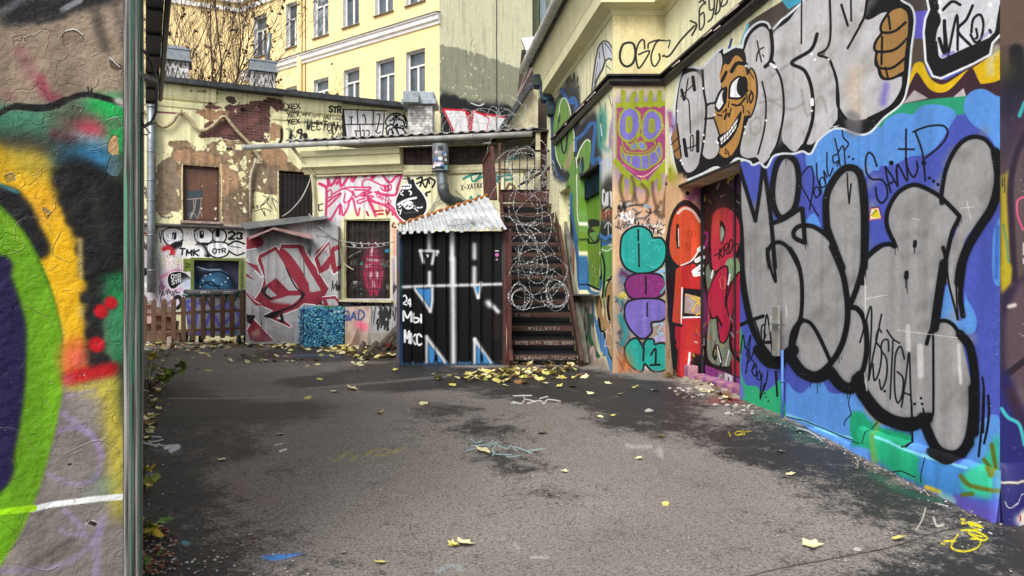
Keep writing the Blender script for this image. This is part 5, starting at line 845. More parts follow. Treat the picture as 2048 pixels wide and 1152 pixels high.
    for q in ("940,595 990,610 1040,580", "1000,600 1050,570 1070,610 1090,580", "1050,615 1080,590", "1110,600 1160,560 1120,590 1180,560", "1160,600 1210,555 1230,580 1180,590", "1210,590 1280,555 1260,575 1320,548", "1230,555 1260,580"): g.S(B5, q, 6, 'a8a83c', a=.5)
    for q in ("430,300 470,310 490,290 540,300", "500,310 560,295 580,310 600,290 660,298", "430,272 520,270", "480,268 485,285", "560,285 600,275", "450,305 420,308"): g.S(B6, q, 6, 'd4d4d2', a=.85)
    g.S(B6, "985,510 1010,520 1100,520", 14, 'bfb8b0', soft=12, a=.5); g.S(B6, "1145,535 1150,565", 24, 'bfb8b0', soft=14, a=.45)
    g.S(B5, "75,500 160,500 170,515 90,530 180,540", 6, 'd0d0d4'); g.S(B5, "190,550 250,545 215,565", 20, 'd8d8dc', soft=5); g.S(B5, "80,520 150,545", 10, 'c0c0c4', a=.8); g.S(B5, "110,680 150,680", 20, 'a8a8ac', soft=12, a=.6); g.S(B5, "700,540 740,530", 6, 'd0ccc8', a=.8); g.S(B5, "725,568 755,558", 10, 'd8d4d0')
    g.F(B5, "642,1060 700,1050 760,1050 830,1045 790,1060 730,1075 680,1078", '3d86d4', soft=1.5); g.S(B5, "275,995 295,1000", 20, '5fa0b4', soft=6, a=.8); g.S(B5, "278,920 282,925", 14, '5a8898', soft=6, a=.7)
    g.F(B7, "290,600 380,560 440,520 560,490 700,490 740,560 720,610 520,620 380,620", '7c2a34', soft=3, a=.85); g.F(B6, "0,480 0,481", '000000')
    for q in ("880,760 1100,800 1300,900 1500,1020 1640,1060", "1300,1000 1450,1040"): g.S(B7, q, 60, '1f5a44', soft=46, a=.55)
    g.S(B4, "820,520 1000,620 1250,690", 40, '1f5a44', soft=26, a=.6); g.S(B7, "1350,900 1450,920 1560,980 1640,1050", 16, 'c8d0d0', soft=10, a=.8)
    g.S(B4, "1090,868 1130,800 1150,730", 12, 'b8aea0', soft=3); g.S(B4, "1200,790 1220,840 1260,835", 14, 'c0bab0', soft=4); g.S(B4, "1210,700 1290,720", 8, 'c0bcb8'); g.S(B4, "1540,880 1560,890", 10, 'cac8c8'); g.F(B7, "330,900 540,860 640,930 560,980 380,960", '3a2030', soft=16, a=.5)
    g.S(B6, "60,1130 130,1100 180,1120", 20, '8fa4a8', soft=14, a=.4); g.S(B6, "520,1060 600,1062", 10, 'b8b4b0', soft=6, a=.6); g.S(B6, "440,1000 455,1020", 16, 'b0aaa4', soft=10, a=.5); g.S(B5, "520,735 560,745", 40, '8a5a48', soft=30, a=.35); g.S(B5, "640,800 700,790", 40, '8a5a48', soft=30, a=.25); g.S(B5, "200,320 520,320 760,310", 6, '9a9490', soft=4, a=.5); g.S(B5, "850,275 1200,245 1522,215", 8, '8d8782', soft=6, a=.6)
    g.S(B5, "730,122 860,118 1010,125", 10, '3a5478', soft=5, a=.7); g.S(B5, "740,125 790,120", 8, 'a04a5a', soft=5, a=.5)
for f in (art_right, art_door, clutter_door, art_alcove, art_left_section, art_end_face, art_annex, art_leanto, art_low, art_shed, art_near, art_gable, art_ground): f()
for c_, v_, ch_, di_ in ((RW, .085, .10, .25), (ALC, .09, .09, .3), (JAMB, .06, .08, 0), (DOOR, .07, .12, 0), (LS, .07, .08, .5), (RF, .07, .1, .2), (FB, .07, .05, .4), (LB, .075, .04, .5), (LT, .06, .08, .3), (SH, .08, .02, .2), (PL, .06, .04, 0), (GW, .04, 0, 0)): c_.finish(v_, ch_, di_, hash(len(c_.name)) % 50)
# ---------------------------------------------------------------- shared materials
M_black = mat('tarry black paint', '1a191b', .35, 0, '2c2a2a', 6, .3, 20)
M_cream = mat('cream plaster', 'e0dbb2', .85, 0, 'd2cca0', 3, .25, 40)
M_creamd = mat('dirty cream plaster', 'cfc8a4', .85, 0, 'a89e80', 4, .3, 40)
M_zinc = mat('galvanised sheet', '8f969a', .42, .75, '757c80', 9, .08, 30)
M_pvc = mat('white plastic gutter', 'b9bab8', .5, 0, '9c9c98', 5, .05)
M_rust = mat('rust red painted steel', '5a2e2a', .6, .1, '3c221e', 7, .3, 40)
M_rustd = mat('dark rusty steel', '3a2320', .65, .2, '261816', 6, .3, 40)
M_roof = mat('dark roof felt', '4a4d50', .7, .2, '33363a', 5, .2)
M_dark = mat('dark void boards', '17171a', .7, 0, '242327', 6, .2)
M_wood = mat('weathered grey wood', '77746f', .85, 0, '4f4b47', 5, .5, 18, stretch=(14, 14, 1.2))
M_picket = mat('brown stained wood', '644632', .8, 0, '422e22', 6, .4, 22, stretch=(12, 12, 1.5))
M_white = mat('white window paint', 'dcdcda', .5, 0, 'c8c8c4', 5, .05)
M_glass = mat('dark window glass', '39434a', .08, 0, '566069', 1.3, 0, spec=.8)
M_wire = mat('galvanised wire', 'a4a6a6', .45, .4, '7c7e80', 20, 0); M_barb = mat('bright barb', 'dcdedd', .4, .15, 'c4c6c6', 20, 0)
M_bark = mat('bark', '5e4e44', .9, 0, '42362f', 10, .5)
M_cable = mat('black cable', '26262a', .6, 0, '3a3a3c', 10, .05)
M_greyc = mat('grey cable', '9a9a96', .6, 0, '7c7b76', 10, .1)
M_ply = mat('pale plywood', 'bda28c', .8, 0, 'a4886f', 4, .15, stretch=(3, 3, 9))
M_card = mat('brown cardboard', '8e7458', .85, 0, '6f5a44', 4, .15)
M_brickw = None
def brick_mat(name, a, b, mort, sc=4.0, white=0.0):
    m, nt, bs = nodes(name); tc = N(nt, 'ShaderNodeTexCoord'); mp = N(nt, 'ShaderNodeMapping'); mp.inputs['Rotation'].default_value = (R(90), 0, 0)
    nt.links.new(tc.outputs['Object'], mp.inputs[0])
    bt = N(nt, 'ShaderNodeTexBrick', i_Scale=sc); bt.inputs['Color1'].default_value = lin(a); bt.inputs['Color2'].default_value = lin(b); bt.inputs['Mortar'].default_value = lin(mort); bt.inputs['Mortar Size'].default_value = .015; bt.inputs['Brick Width'].default_value = .9; bt.inputs['Row Height'].default_value = .3
    nt.links.new(mp.outputs[0], bt.inputs['Vector'])
    n = N(nt, 'ShaderNodeTexNoise', i_Scale=7.0, i_Detail=6.0); nt.links.new(tc.outputs['Object'], n.inputs['Vector'])
    r = N(nt, 'ShaderNodeMapRange'); r.inputs[1].default_value = .45; r.inputs[2].default_value = .55; nt.links.new(n.outputs[0], r.inputs[0])
    nt.links.new(mix(nt, r.outputs[0], bt.outputs[0], mix(nt, .5, bt.outputs[0], lin('2c2a2c'))) if white else bt.outputs[0], bs.inputs['Base Color'])
    bp = N(nt, 'ShaderNodeBump', i_Strength=.5, i_Distance=.01, invert=True); nt.links.new(bt.outputs['Fac'], bp.inputs['Height']); nt.links.new(bp.outputs[0], bs.inputs['Normal']); bs.inputs['Roughness'].default_value = .85
    return m
M_brick = brick_mat('old red brick', '5f3a38', '4a302e', '3c3436')
M_brickwh = brick_mat('whitewashed brick', 'd6d3d0', 'beb9b4', '8a8480', 4.2, .6)
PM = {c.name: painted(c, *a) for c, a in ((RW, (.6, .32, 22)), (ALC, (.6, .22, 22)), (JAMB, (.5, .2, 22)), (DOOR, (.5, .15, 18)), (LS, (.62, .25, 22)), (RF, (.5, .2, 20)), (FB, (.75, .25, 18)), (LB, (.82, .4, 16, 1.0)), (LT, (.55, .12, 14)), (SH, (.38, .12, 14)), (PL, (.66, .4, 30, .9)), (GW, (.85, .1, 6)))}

# ---------------------------------------------------------------- the ground
def ground():
    wi, _ = None, None
    a = np.ones((GR.h, GR.w, 4), np.float32); a[..., :3] = GR.img
    wim = bpy.data.images.new('damp patches', GR.w, GR.h, is_data=True); wim.pixels.foreach_set(a.ravel()); wim.pack()
    a[..., :3] = GP.img; a[..., 3] = GP.al
    pim = bpy.data.images.new('paint ground', GR.w, GR.h, alpha=True); pim.alpha_mode = 'CHANNEL_PACKED'; pim.pixels.foreach_set(a.ravel()); pim.pack()
    m, nt, b = nodes('asphalt'); L = nt.links.new
    t = N(nt, 'ShaderNodeTexImage', extension='EXTEND'); t.image = wim; p = N(nt, 'ShaderNodeTexImage', extension='CLIP'); p.image = pim; tc = N(nt, 'ShaderNodeTexCoord'); v = tc.outputs['Object']
    def noise(s, d=6, r=.6, st=None):
        n = N(nt, 'ShaderNodeTexNoise', i_Scale=s, i_Detail=float(d), i_Roughness=r)
        if st: mp = N(nt, 'ShaderNodeMapping'); mp.inputs['Scale'].default_value = st; L(v, mp.inputs[0]); L(mp.outputs[0], n.inputs['Vector'])
        else: L(v, n.inputs['Vector'])
        return n.outputs[0]
    def rng(x, a0, a1, b0=0., b1=1.):
        r = N(nt, 'ShaderNodeMapRange'); r.inputs[1].default_value, r.inputs[2].default_value, r.inputs[3].default_value, r.inputs[4].default_value = a0, a1, b0, b1; L(x, r.inputs[0]); return r.outputs[0]
    def math_(op, x, y):
        n = N(nt, 'ShaderNodeMath', operation=op)
        for i, q in enumerate((x, y)):
            if isinstance(q, (int, float)): n.inputs[i].default_value = q
            else: L(q, n.inputs[i])
        return n.outputs[0]
    sp = N(nt, 'ShaderNodeSeparateColor'); L(t.outputs[0], sp.inputs[0])
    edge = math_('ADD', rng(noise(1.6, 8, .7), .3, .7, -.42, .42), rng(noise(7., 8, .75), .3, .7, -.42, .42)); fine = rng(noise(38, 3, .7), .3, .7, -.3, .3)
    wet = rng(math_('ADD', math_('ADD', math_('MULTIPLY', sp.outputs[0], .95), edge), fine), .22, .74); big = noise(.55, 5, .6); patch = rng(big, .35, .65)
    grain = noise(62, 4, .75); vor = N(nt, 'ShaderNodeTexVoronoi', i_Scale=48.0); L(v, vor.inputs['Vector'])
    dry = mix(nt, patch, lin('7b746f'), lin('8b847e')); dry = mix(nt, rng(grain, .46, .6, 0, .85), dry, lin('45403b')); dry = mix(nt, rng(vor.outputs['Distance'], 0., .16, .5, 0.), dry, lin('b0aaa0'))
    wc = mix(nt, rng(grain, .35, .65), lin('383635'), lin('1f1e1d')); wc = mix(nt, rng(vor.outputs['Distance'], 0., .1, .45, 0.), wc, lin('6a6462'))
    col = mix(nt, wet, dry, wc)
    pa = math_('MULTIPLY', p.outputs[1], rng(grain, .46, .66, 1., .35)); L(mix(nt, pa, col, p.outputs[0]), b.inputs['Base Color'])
    L(rng(wet, 0, 1, .85, .5), b.inputs['Roughness']); b.inputs['Specular IOR Level'].default_value = .35
    b1 = N(nt, 'ShaderNodeBump', i_Strength=.6, i_Distance=.01); L(grain, b1.inputs['Height']); b2 = N(nt, 'ShaderNodeBump', i_Strength=.35, i_Distance=.03); L(noise(5, 5), b2.inputs['Height']); L(b1.outputs[0], b2.inputs['Normal']); L(b2.outputs[0], b.inputs['Normal'])
    g = MB(); ys = sorted(set(list(np.arange(-8, 19, .5)) + [4.65, 7.3, 30., 60., 90.]))
    for y0, y1 in zip(ys[:-1], ys[1:]):
        xs = [-80, -30, -12, -5.2, -2, 0, 2, 4.6, 12, 30, 80]
        for x0, x1 in zip(xs[:-1], xs[1:]): g.face([(x0, y0, float(zg(y0))), (x1, y0, float(zg(y0))), (x1, y1, float(zg(y1))), (x0, y1, float(zg(y1)))])
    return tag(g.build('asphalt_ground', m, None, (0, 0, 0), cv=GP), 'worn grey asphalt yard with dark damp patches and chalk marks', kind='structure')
ground()

# ---------------------------------------------------------------- right-hand hall
H = thing('graffiti_hall', 'long cream plastered hall covered in big silver bubble letters on blue', 'building', (2.6, 8, .4))
def rw(Y, o=0): return Vector((3.8 - .1441 * Y + o * 1.0103, Y, 0))          # o metres behind the face
def ls(Y, o=0): return Vector((3.038 - .1441 * Y + o * 1.0103, Y, 0))
k_ = 1.0103
U = lambda Y: (10.7 - Y) * k_
wall('street_wall', RW, PM['right wall'], 0, 6.11, -.1, 5.95, .5, [(U(10.1), U(8.29), .3, 3.17)], H, .34)
b = MB(); b.box((1.8805, 10.84, 2.9), (.789, .3, 6.1)); b.build('alcove_wall', PM['alcove'], H, cv=ALC)
b = MB(); b.box((2.499, 10.19, 1.75), (.298, .18, 2.84)); b.build('door_jamb', PM['door jamb'], H, cv=JAMB)
b = MB(); P0, P1 = rw(10.09, .295), rw(8.2, .295)
b.prism([P0 + Vector((0, 0, .52)), P1 + Vector((0, 0, .48)), P1 + Vector((0, 0, 3.2)), P0 + Vector((0, 0, 3.2))], (.06, .01, 0)); D_ = b.build('door', PM['door'], H, cv=DOOR)
b = MB(); q = DOOR.world(1407, 690, -.015); b.bar(q + Vector((0, 0, .0)), q + Vector((0, -.08, .005)), .02); b.bar(q + Vector((0, -.08, 0)), q + Vector((0, -.08, .1)), .018); b.build('handle', M_zinc, D_)
b = MB()
for Y in (9.05,): b.bar(rw(Y, .288) + Vector((0, 0, .5)), rw(Y, .288) + Vector((0, 0, 3.15)), .03, .012)
b.bar(rw(10.05, .286) + Vector((0, 0, .5)), rw(10.05, .286) + Vector((0, 0, 3.15)), .05, .02); b.build('door_frame', M_dark, D_)
b = MB(); b.prism([rw(10.12, .29) + Vector((0, 0, 3.172)), rw(8.27, .29) + Vector((0, 0, 3.172)), rw(8.27, -.02) + Vector((0, 0, 3.172)), rw(10.12, -.02) + Vector((0, 0, 3.172))], (0, 0, .03)); b.build('lintel', M_dark, H)
M_purp = mat('purple painted block', '8a4a8c', .7, 0, 'b48a86', 6, .5, 20); M_stone = mat('broken concrete', 'a89a8a', .9, 0, '7d7268', 5, .6, 14)
b = MB(); b.prism([rw(10.0, .28) + Vector((0, 0, .45)), rw(8.3, .28) + Vector((0, 0, .42)), rw(8.3, .10) + Vector((0, 0, .42)), rw(10.0, .10) + Vector((0, 0, .45))], (0, 0, .14)); b.box(rw(9.98, .1) + Vector((0, 0, .6)), (.14, .2, .2), .1); b.build('door_sill', M_purp, H, bevel=.015)
r = random.Random(5); b = MB(); b.prism([rw(10.05, .2) + Vector((0, 0, .38)), rw(8.3, .2) + Vector((0, 0, .34)), rw(8.3, -.16) + Vector((0, 0, .34)), rw(10.05, -.2) + Vector((0, 0, .38))], (0, 0, .1))
for i in range(26):
    Y = r.uniform(8.35, 10.0); p = rw(Y, r.uniform(-.16, .12)); p.z = .5 + r.uniform(-.02, .03) - .03 * (10 - Y); s = r.uniform(.05, .17)
    b.hexa([p + Vector((math.cos(a) * s * r.uniform(.6, 1.2), math.sin(a) * s * r.uniform(.8, 1.5), -.03)) for a in np.linspace(0, 5.2, 6)], [p + Vector((math.cos(a) * s * .6, math.sin(a) * s * .8, r.uniform(.02, .05))) for a in np.linspace(0, 5.2, 6)])
b.build('broken_step', M_stone, H)
# left section with its two niches
UL = lambda px: (15.8 - 3.038 * FOC / (px - 815)) * k_
n1 = (UL(1118), UL(1141), 1.6 + 0.5, 4.58); zt = EYE + (600 - 342) / FOC * (3.038 * FOC / (1178 - 815)); zb = EYE + (600 - 588) / FOC * (3.038 * FOC / (1178 - 815))
n2 = (UL(1158), UL(1199), zb, zt); n1 = (UL(1119), UL(1140), zb + .1, EYE + (600 - 377) / FOC * (3.038 * FOC / (1130 - 815)))
wall('side_wall', LS, PM['left section'], 0, 5.146, .3, 5.95, .5, [n1, n2], H, .16)
b = MB()
for n_, top in ((n2, .5), (n1, .0)):
    P_ = lambda u, z, o: Vector((LS.p[0] + LS.d[0] * u + .99 * o, LS.p[1] + LS.d[1] * u + .143 * o, z))
    b.prism([P_(n_[0], n_[2], .15), P_(n_[1], n_[2], .15), P_(n_[1], n_[3], .15), P_(n_[0], n_[3], .15)], (.05, 0, 0))
b.build('niche_panel', PM['left section'], H, cv=LS)
b = MB(); P_ = lambda u, z, o: Vector((LS.p[0] + LS.d[0] * u + .99 * o, LS.p[1] + LS.d[1] * u + .143 * o, z)); zz = EYE + (600 - 388) / FOC * 12.15
b.prism([P_(n2[0], zz, .1), P_(n2[1], zz, .1), P_(n2[1], n2[3] - .08, .1), P_(n2[0], n2[3] - .08, .1)], (.04, 0, 0)); b.build('niche_window', mat('dark teal pane', '0c1416', .8, 0, '15303a', 4, .05, spec=.1), H)
b = MB(); b.prism([P_(n2[0] - .06, n2[2] - .03, .1), P_(n2[1] + .05, n2[2] - .03, .1), P_(n2[1] + .05, n2[2] - .04, -.12), P_(n2[0] - .06, n2[2] - .02, -.16)], (0, 0, .025)); b.build('window_sill', M_zinc, H)
# moulding (black ledge), cornice, eave
def runprofile(b, pathf, prof):
    """prof: list of (offset, z) polygon; pathf(o) -> list of plan points for that offset"""
    rings = [[Vector((p[0], p[1], z)) for p in pathf(o)] for o, z in prof]; n = len(prof); k = len(rings[0])
    V = [rings[j][i] for i in range(k) for j in range(n)]
    b.idx(V, [[i * n + j, i * n + (j + 1) % n, (i + 1) * n + (j + 1) % n, (i + 1) * n + j] for i in range(k - 1) for j in range(n)] + [list(range(n))[::-1], [(k - 1) * n + j for j in range(n)]])
def path(o, y0=14.85, y1=4.66, ends=True):
    """plan line along the side wall, round the alcove face, along the street wall, moved out by o"""
    A = ls(y0, -o); B = ls(10.7 - o, -o); C = rw(10.7 - o, -o); D = rw(y1, -o); return [A, B, C, D]
b = MB()
runprofile(b, path, [(-.02, 4.755), (.05, 4.755), (.09, 4.80), (.09, 4.83), (.055, 4.845), (.055, 4.865), (.12, 4.875), (.12, 4.905), (.05, 4.915), (-.02, 4.915)])
b.build('ledge_moulding', M_black, H, bevel=.006)
r = random.Random(8); M_flk = mat('pinkish primer', 'c2a49c', .7, 0, 'e0dcd6', 9, .1)
for i in range(13):
    f_ = ls if i < 7 else rw; Y = r.uniform(11.0, 14.5) if i < 7 else r.uniform(6.5, 10.3); a = f_(Y, -.123); l = r.uniform(.12, .45); e = f_(Y - l, -.123); z = 4.885 + r.uniform(-.05, .01); b = MB()
    b.prism([a + Vector((0, 0, z)), e + Vector((0, 0, z)), e + Vector((0, 0, z - .02)), a + Vector((0, 0, z - .008))], (.01, 0, 0)); b.build('paint_flake', M_flk, H)
b = MB(); cp = lambda o: path(o, 15.6, 4.66)
runprofile(b, cp, [(-.02, 5.80), (.02, 5.80), (.05, 5.86), (.24, 5.90), (.24, 6.11), (.25, 6.13), (.33, 6.5), (.36, 6.62), (-.02, 6.62)]); b.build('cornice', M_cream, H)
b = MB(); runprofile(b, cp, [(-.02, 6.622), (.42, 6.60), (.43, 6.70), (-.02, 7.1)]); b.build('roof_eave', M_roof, H)
b = MB(); pe = [ls(Y, -.50) + Vector((0, 0, 6.66)) for Y in (16.0, 15, 14, 13, 12, 11, 10.2)]; b.tube(pe, .085, 14)
for Y in (15.2, 14.0, 12.8, 11.6): b.tube([ls(Y, -.50) + Vector((0, 0, 6.66)), ls(Y - .09, -.50) + Vector((0, 0, 6.66))], .095, 14)
b.build('eave_gutter', M_pvc, H)
# corbel end of the cornice, painted over
b = MB(); e = ls(15.3, .1); 
for i, (w_, z0, z1) in enumerate(((.50, 6.05, 6.3), (.36, 5.75, 6.05), (.22, 5.45, 5.75))): b.box(e + Vector((-w_ / 2 + .02, -.12, (z0 + z1) / 2)), (w_, .3, z1 - z0 - .004), -.14)
b.build('corbel', mat('painted corbel', '24332f', .7, 0, '2f5f8a', 5, .2, contrast=(.5, .6)), H, bevel=.02)
# end face by the street and its plinth
b = MB(); b.box((3.13 + .8, 4.65 + .32, 2.4), (1.598, .64, 5.0)); b.build('end_wall', PM['end face'], H, cv=RF)
r = random.Random(3); b = MB()
pv = np.array([(4.64, .50), (5.2, .52), (5.8, .53), (6.1, .54), (6.16, .36), (6.6, .42), (7.2, .36), (7.65, .34), (8.29, .36)]); ys_ = np.arange(4.64, 8.29, .06); V = []; o = .045
for y in ys_:
    z = float(np.interp(y, pv[:, 0], pv[:, 1])); o = .6 * o + .4 * (r.uniform(.02, .07) * (1 if y < 6.1 else .5))
    for oo, zz_ in ((-o - .03, -.1), (-o - .012 * r.random(), z * .5), (-o, z - .03 + r.uniform(-.012, .012)), (-.5 * o, z + r.uniform(-.01, .01)), (.01, z + .012)): V.append(rw(y, oo) + Vector((0, 0, zz_)))
b.idx(V, [[5 * i + j, 5 * i + j + 1, 5 * i + j + 6, 5 * i + j + 5] for i in range(len(ys_) - 1) for j in range(4)] + [[0, 1, 2, 3, 4]], True)
b.build('plinth', PM['right wall'], H, cv=RW)
b = MB()
V = []
for i in range(40):
    x = 3.128 + i * .04; q_ = r.uniform(.03, .06); V += [(x, 4.65 - q_ - .02, -.1), (x, 4.65 - q_, .3), (x, 4.65 - q_ * .9, .53 + r.uniform(-.01, .01)), (x, 4.652, .56)]
b.idx(V, [[4 * i + j, 4 * i + j + 1, 4 * i + j + 5, 4 * i + j + 4] for i in range(39) for j in range(3)] + [[0, 1, 2, 3]], True)
b.build('plinth', PM['end face'], H, cv=RF)
b = MB(); q0, q1 = RW.world(1555, 612, -.035), RW.world(1568, 612, -.035); zl = RW.world(1562, 712, 0).z
b.prism([q0, q1, Vector((q1.x, q1.y, zl)), Vector((q0.x, q0.y, zl))], (-.03, -.01, 0)); b.build('pipe_cover', mat('pipe cover', '9c9a94', .5, .1, '86847c', 4, .1), H, bevel=.008)
b = MB(); pz = RW.world(1574, 830, -.05); pt = RW.world(1574, 700, -.05); b.tube([Vector((pz.x, pz.y, .3)), Vector((pt.x, pt.y, pt.z))], .014, 10)
for z in (.78,): b.tube([Vector((pt.x, pt.y, z)), Vector((pt.x, pt.y, z + .02))], .022, 10)
b.build('wall_pipe', mat('blue painted pipe', '557fc4', .6, 0, '4a6cae', 5, .1), H)
b = MB(); q = RW.world(1553, 648, -.03); b.box(q, (.05, .09, .16), .143); b.build('junction_box', mat('pale box', 'b8b8b2', .5), H, bevel=.006)
b = MB(); q = RW.world(1558, 648, -.09); b.bar(q, q + Vector((.03, -.28, 0)), .03, .012); b.build('pipe_strap', M_zinc, H)

# ---------------------------------------------------------------- brick pier and pillar at the end of the stairs
PV = thing('brick_pier', 'dark red brick pier covered in small tags between staircase and green painted wall', 'pillar', (.75, 16.1, .55))
PC = Canvas('pier', .62, 15.9, 1, 0, 0, .33, .5, 5.3, 160, '5a3634'); c = PC; c.F(O, "1070,100 1120,100 1120,720 1070,720", bricks('4a2c2a', '643c38', '3a3234'), 0)
for i in range(34): c.scribble(O, 1078 + (i * 7) % 20, 205 + i * 7, 1090 + (i * 7) % 20, 213 + i * 7, 1.4, ('b9a6b8', '8fb0b8', '1c1a1c', 'd8ccd4', 'a05a78')[i % 5], 6, i, .85)
c.finish(.08, .05, 0, 6); b = MB(); b.box((.785, 16.2, 2.9), (.33, .6, 4.8)); b.build('brickwork', painted(PC, .8, .3, 20), PV, cv=PC)
b = MB(); b.box((.565, 15.95, 2.9), (.1, .5, 4.72)); CPI = b.build('plaster_strip', M_creamd, PV)

# ---------------------------------------------------------------- annex with the pink piece
X = thing('pink_tagged_annex', 'low cream annex with pink tag piece, grilled window and white gutter', 'building', (-1.6, 16.6, .55))
def fbu(px): return float((FB.uv(FB.world(px, 600))[0]) * (FB.u1 - FB.u0) + FB.u0)
def fbz(px, py): return FB.world(px, py).z
hw = (fbu(688), fbu(781), fbz(735, 597), fbz(735, 438))
wall('front_wall', FB, PM['annex wall'], -.02, 6.0, .3, fbz(800, 294), .35, [hw], X, .18)
fd = Vector((FB.d[0], FB.d[1], 0)); fn = Vector((-FB.d[1], FB.d[0], 0))
def fbp(px, py, off=0): return FB.world(px, py, off)
b = MB()
a0, a1 = fbp(608, 345), fbp(807, 340)
def fprof(b, u0, u1, prof):
    P = lambda u, o, z: Vector((FB.p[0], FB.p[1], 0)) + fd * u + fn * -o + Vector((0, 0, z)); n = len(prof)
    b.idx([P(u0, o, z) for o, z in prof] + [P(u1, o, z) for o, z in prof], [[j, (j + 1) % n, n + (j + 1) % n, n + j] for j in range(n)] + [list(range(n))[::-1], [n + j for j in range(n)]])
zc = fbz(720, 346); zk = fbz(720, 302)
fprof(b, -.25, fbu(807), [(0, zc), (.06, zc), (.12, zc + .12), (.22, zc + .14), (.22, zc + .36), (.27, zc + .38), (.27, zk), (0, zk)]); b.build('cornice', M_cream, X, bevel=.01)
b = MB(); zr = fbz(900, 346)
fprof(b, fbu(807), 6.0, [(0, zr - .02), (.05, zr - .02), (.07, zr + .06), (.05, zr + .09), (.05, zr + .16), (0, zr + .16)]); fprof(b, -.1, fbu(807) - .002, [(.0, zc - .06), (.07, zc - .06), (.07, zc - .025), (.0, zc - .02)]); b.build('string_course', M_creamd, X)
gz = fbz(560, 303) + .02
b = MB(); g0 = fbp(510, 313, -.5); g1 = fbp(1072, 300, -.5); g0.z = g1.z = gz; b.tube([g0, g0.lerp(g1, .5), g1], .06, 14)
for t in (.0, .18, .3, .42, .6, .8): p = g0.lerp(g1, t); b.tube([p, p + (g1 - g0).normalized() * .08], .068, 14)
b.build('gutter', mat('dirty grey gutter', 'a6a7a3', .55, 0, '7f807b', 3, .1), X)
b = MB(); n = 110; e0 = fbp(590, 300, -.46); e1 = fbp(1078, 280, -.46); e0.z = e1.z = gz + .13
V = []
for i in range(n + 1):
    p = e0.lerp(e1, i / n); w = .022 * math.sin(i * 1.45); V += [p + Vector((0, 0, w)), p + fn * 2.6 + Vector((0, 0, .55 + w))]
b.idx(V, [[2 * i, 2 * i + 2, 2 * i + 3, 2 * i + 1] for i in range(n)], True); rf = b.build('corrugated_roof', mat('weathered corrugated roof', '8a8c8c', .6, .3, '6a655e', 4, .2), X); sol = rf.modifiers.new('t', 'SOLIDIFY'); sol.thickness = .015
b = MB(); fprof(b, .1, 6.0, [(.46, gz + .05), (.46, gz + .09), (-2.2, gz + .52), (-2.2, gz + .46)]); b.build('roof_deck', M_rustd, X)
b = MB(); b.bar(fbp(600, 300, -.4), fbp(632, 352, -.05), .09, .05); b.build('eave_bracket', M_creamd, X)
# window
b = MB(); P = lambda px, py, o=0: fbp(px, py, o)
b.prism([P(690, 596, .14), P(779, 596, .14), P(779, 440, .14), P(690, 440, .14)], fn * .03)
WC = Canvas('boarded window', FB.p[0], FB.p[1], FB.d[0], FB.d[1], hw[0] - .1, hw[1] + .1, hw[2] - .1, hw[3] + .1, 300, '34302e')
c = WC; c.F(O, "680,430 790,430 790,610 680,610", mottled('3a3533', '262426', .1, 3, 300), 0)
for x in range(168, 480, 26): c.S(T8, [[x, 20], [x, 570]], 4, '1c1a1a', 0)
c.F(T8, "340,180 300,260 275,340 280,420 310,500 335,552 365,540 395,440 412,340 390,260 360,200", 'c04a68', soft=14, a=.85)
for q, w in (("345,195 320,260 300,290 340,280 390,290", 12), ("285,340 340,320 400,335", 12), ("300,360 330,350 340,370 310,375", 8), ("360,360 385,350 400,370", 8), ("345,380 350,410 335,425 365,425", 8), ("310,460 345,440 380,465", 10), ("320,490 350,470 375,490", 9), ("335,540 345,500 360,530", 9), ("283,380 300,470 330,540", 12), ("405,380 390,480 365,540", 12)): c.S(T8, q, w, 'b83658', soft=4)
for q in ("340,220 330,270", "310,300 380,305", "330,395 325,420", "372,390 375,420", "345,450 350,480", "300,345 320,340"): c.S(T8, q, 16, 'd8c4cc', soft=7, a=.85)
for q in ("200,190 215,210", "260,185 270,210", "310,180 315,200", "360,185 380,205", "410,190 420,200", "205,195 225,205", "470,180 472,200"): c.S(T8, q, 10, 'dcdcdc')
c.F(T8, "425,228 455,228 455,250 425,250", '2a8ab0', 0); c.F(T8, "258,320 275,310 275,345 255,340", '2a8a84', 0); c.S(T8, "415,330 425,345", 14, '2a8a84'); c.F(T8, "208,446 236,446 236,466 208,466", 'c8c8ca', 0); c.T(T8, "ATE", 190, 340, 240, 330, 30, 4, '6a6664'); c.T(T8, "CO", 400, 340, 470, 350, 40, 5, '7a7876'); c.S(T8, "160,300 200,270 260,240", 6, 'b0a890'); c.T(T8, "OF", 200, 490, 270, 480, 30, 5, '6a6664'); c.scribble(T8, 430, 470, 475, 520, 5, '77797a', 8, 2); c.dots(T8, "262,535 262,500", 12, '2f7f84')
for x in range(170, 480, 14): c.S(T8, [[x, 40], [x, 42]], 3, '777')if 0 else None
c.finish(.08, .05, 0, 4); w_ = b.build('window', painted(WC, .5, .2, 30), X, cv=WC)
b = MB()
for (x0, y0, x1, y1) in ((688, 440, 691, 597), (779, 439, 781.5, 597), (688, 438, 781.5, 441)): b.prism([P(x0, y1, .02), P(x1, y1, .02), P(x1, y0, .02), P(x0, y0, .02)], fn * .1)
b.build('frame', mat('olive window frame', 'b8b288', .7, 0, '86805c', 5, .2), w_)
b = MB()
for i in range(9): x = 692 + i * 10.6; b.bar(P(x, 594, .06), P(x, 445, .06), .014)
for y in (460, 483, 507, 531, 555, 578): b.bar(P(690, y, .055), P(780, y, .055), .014)
b.build('grille', M_rustd, w_)
b = MB(); p0, p1 = P(682, 599, 0), P(787, 601, 0); b.prism([p0, p1, p1 - fn * .16, p0 - fn * .16], (0, 0, -.05)); b.build('window_sill', M_creamd, X)
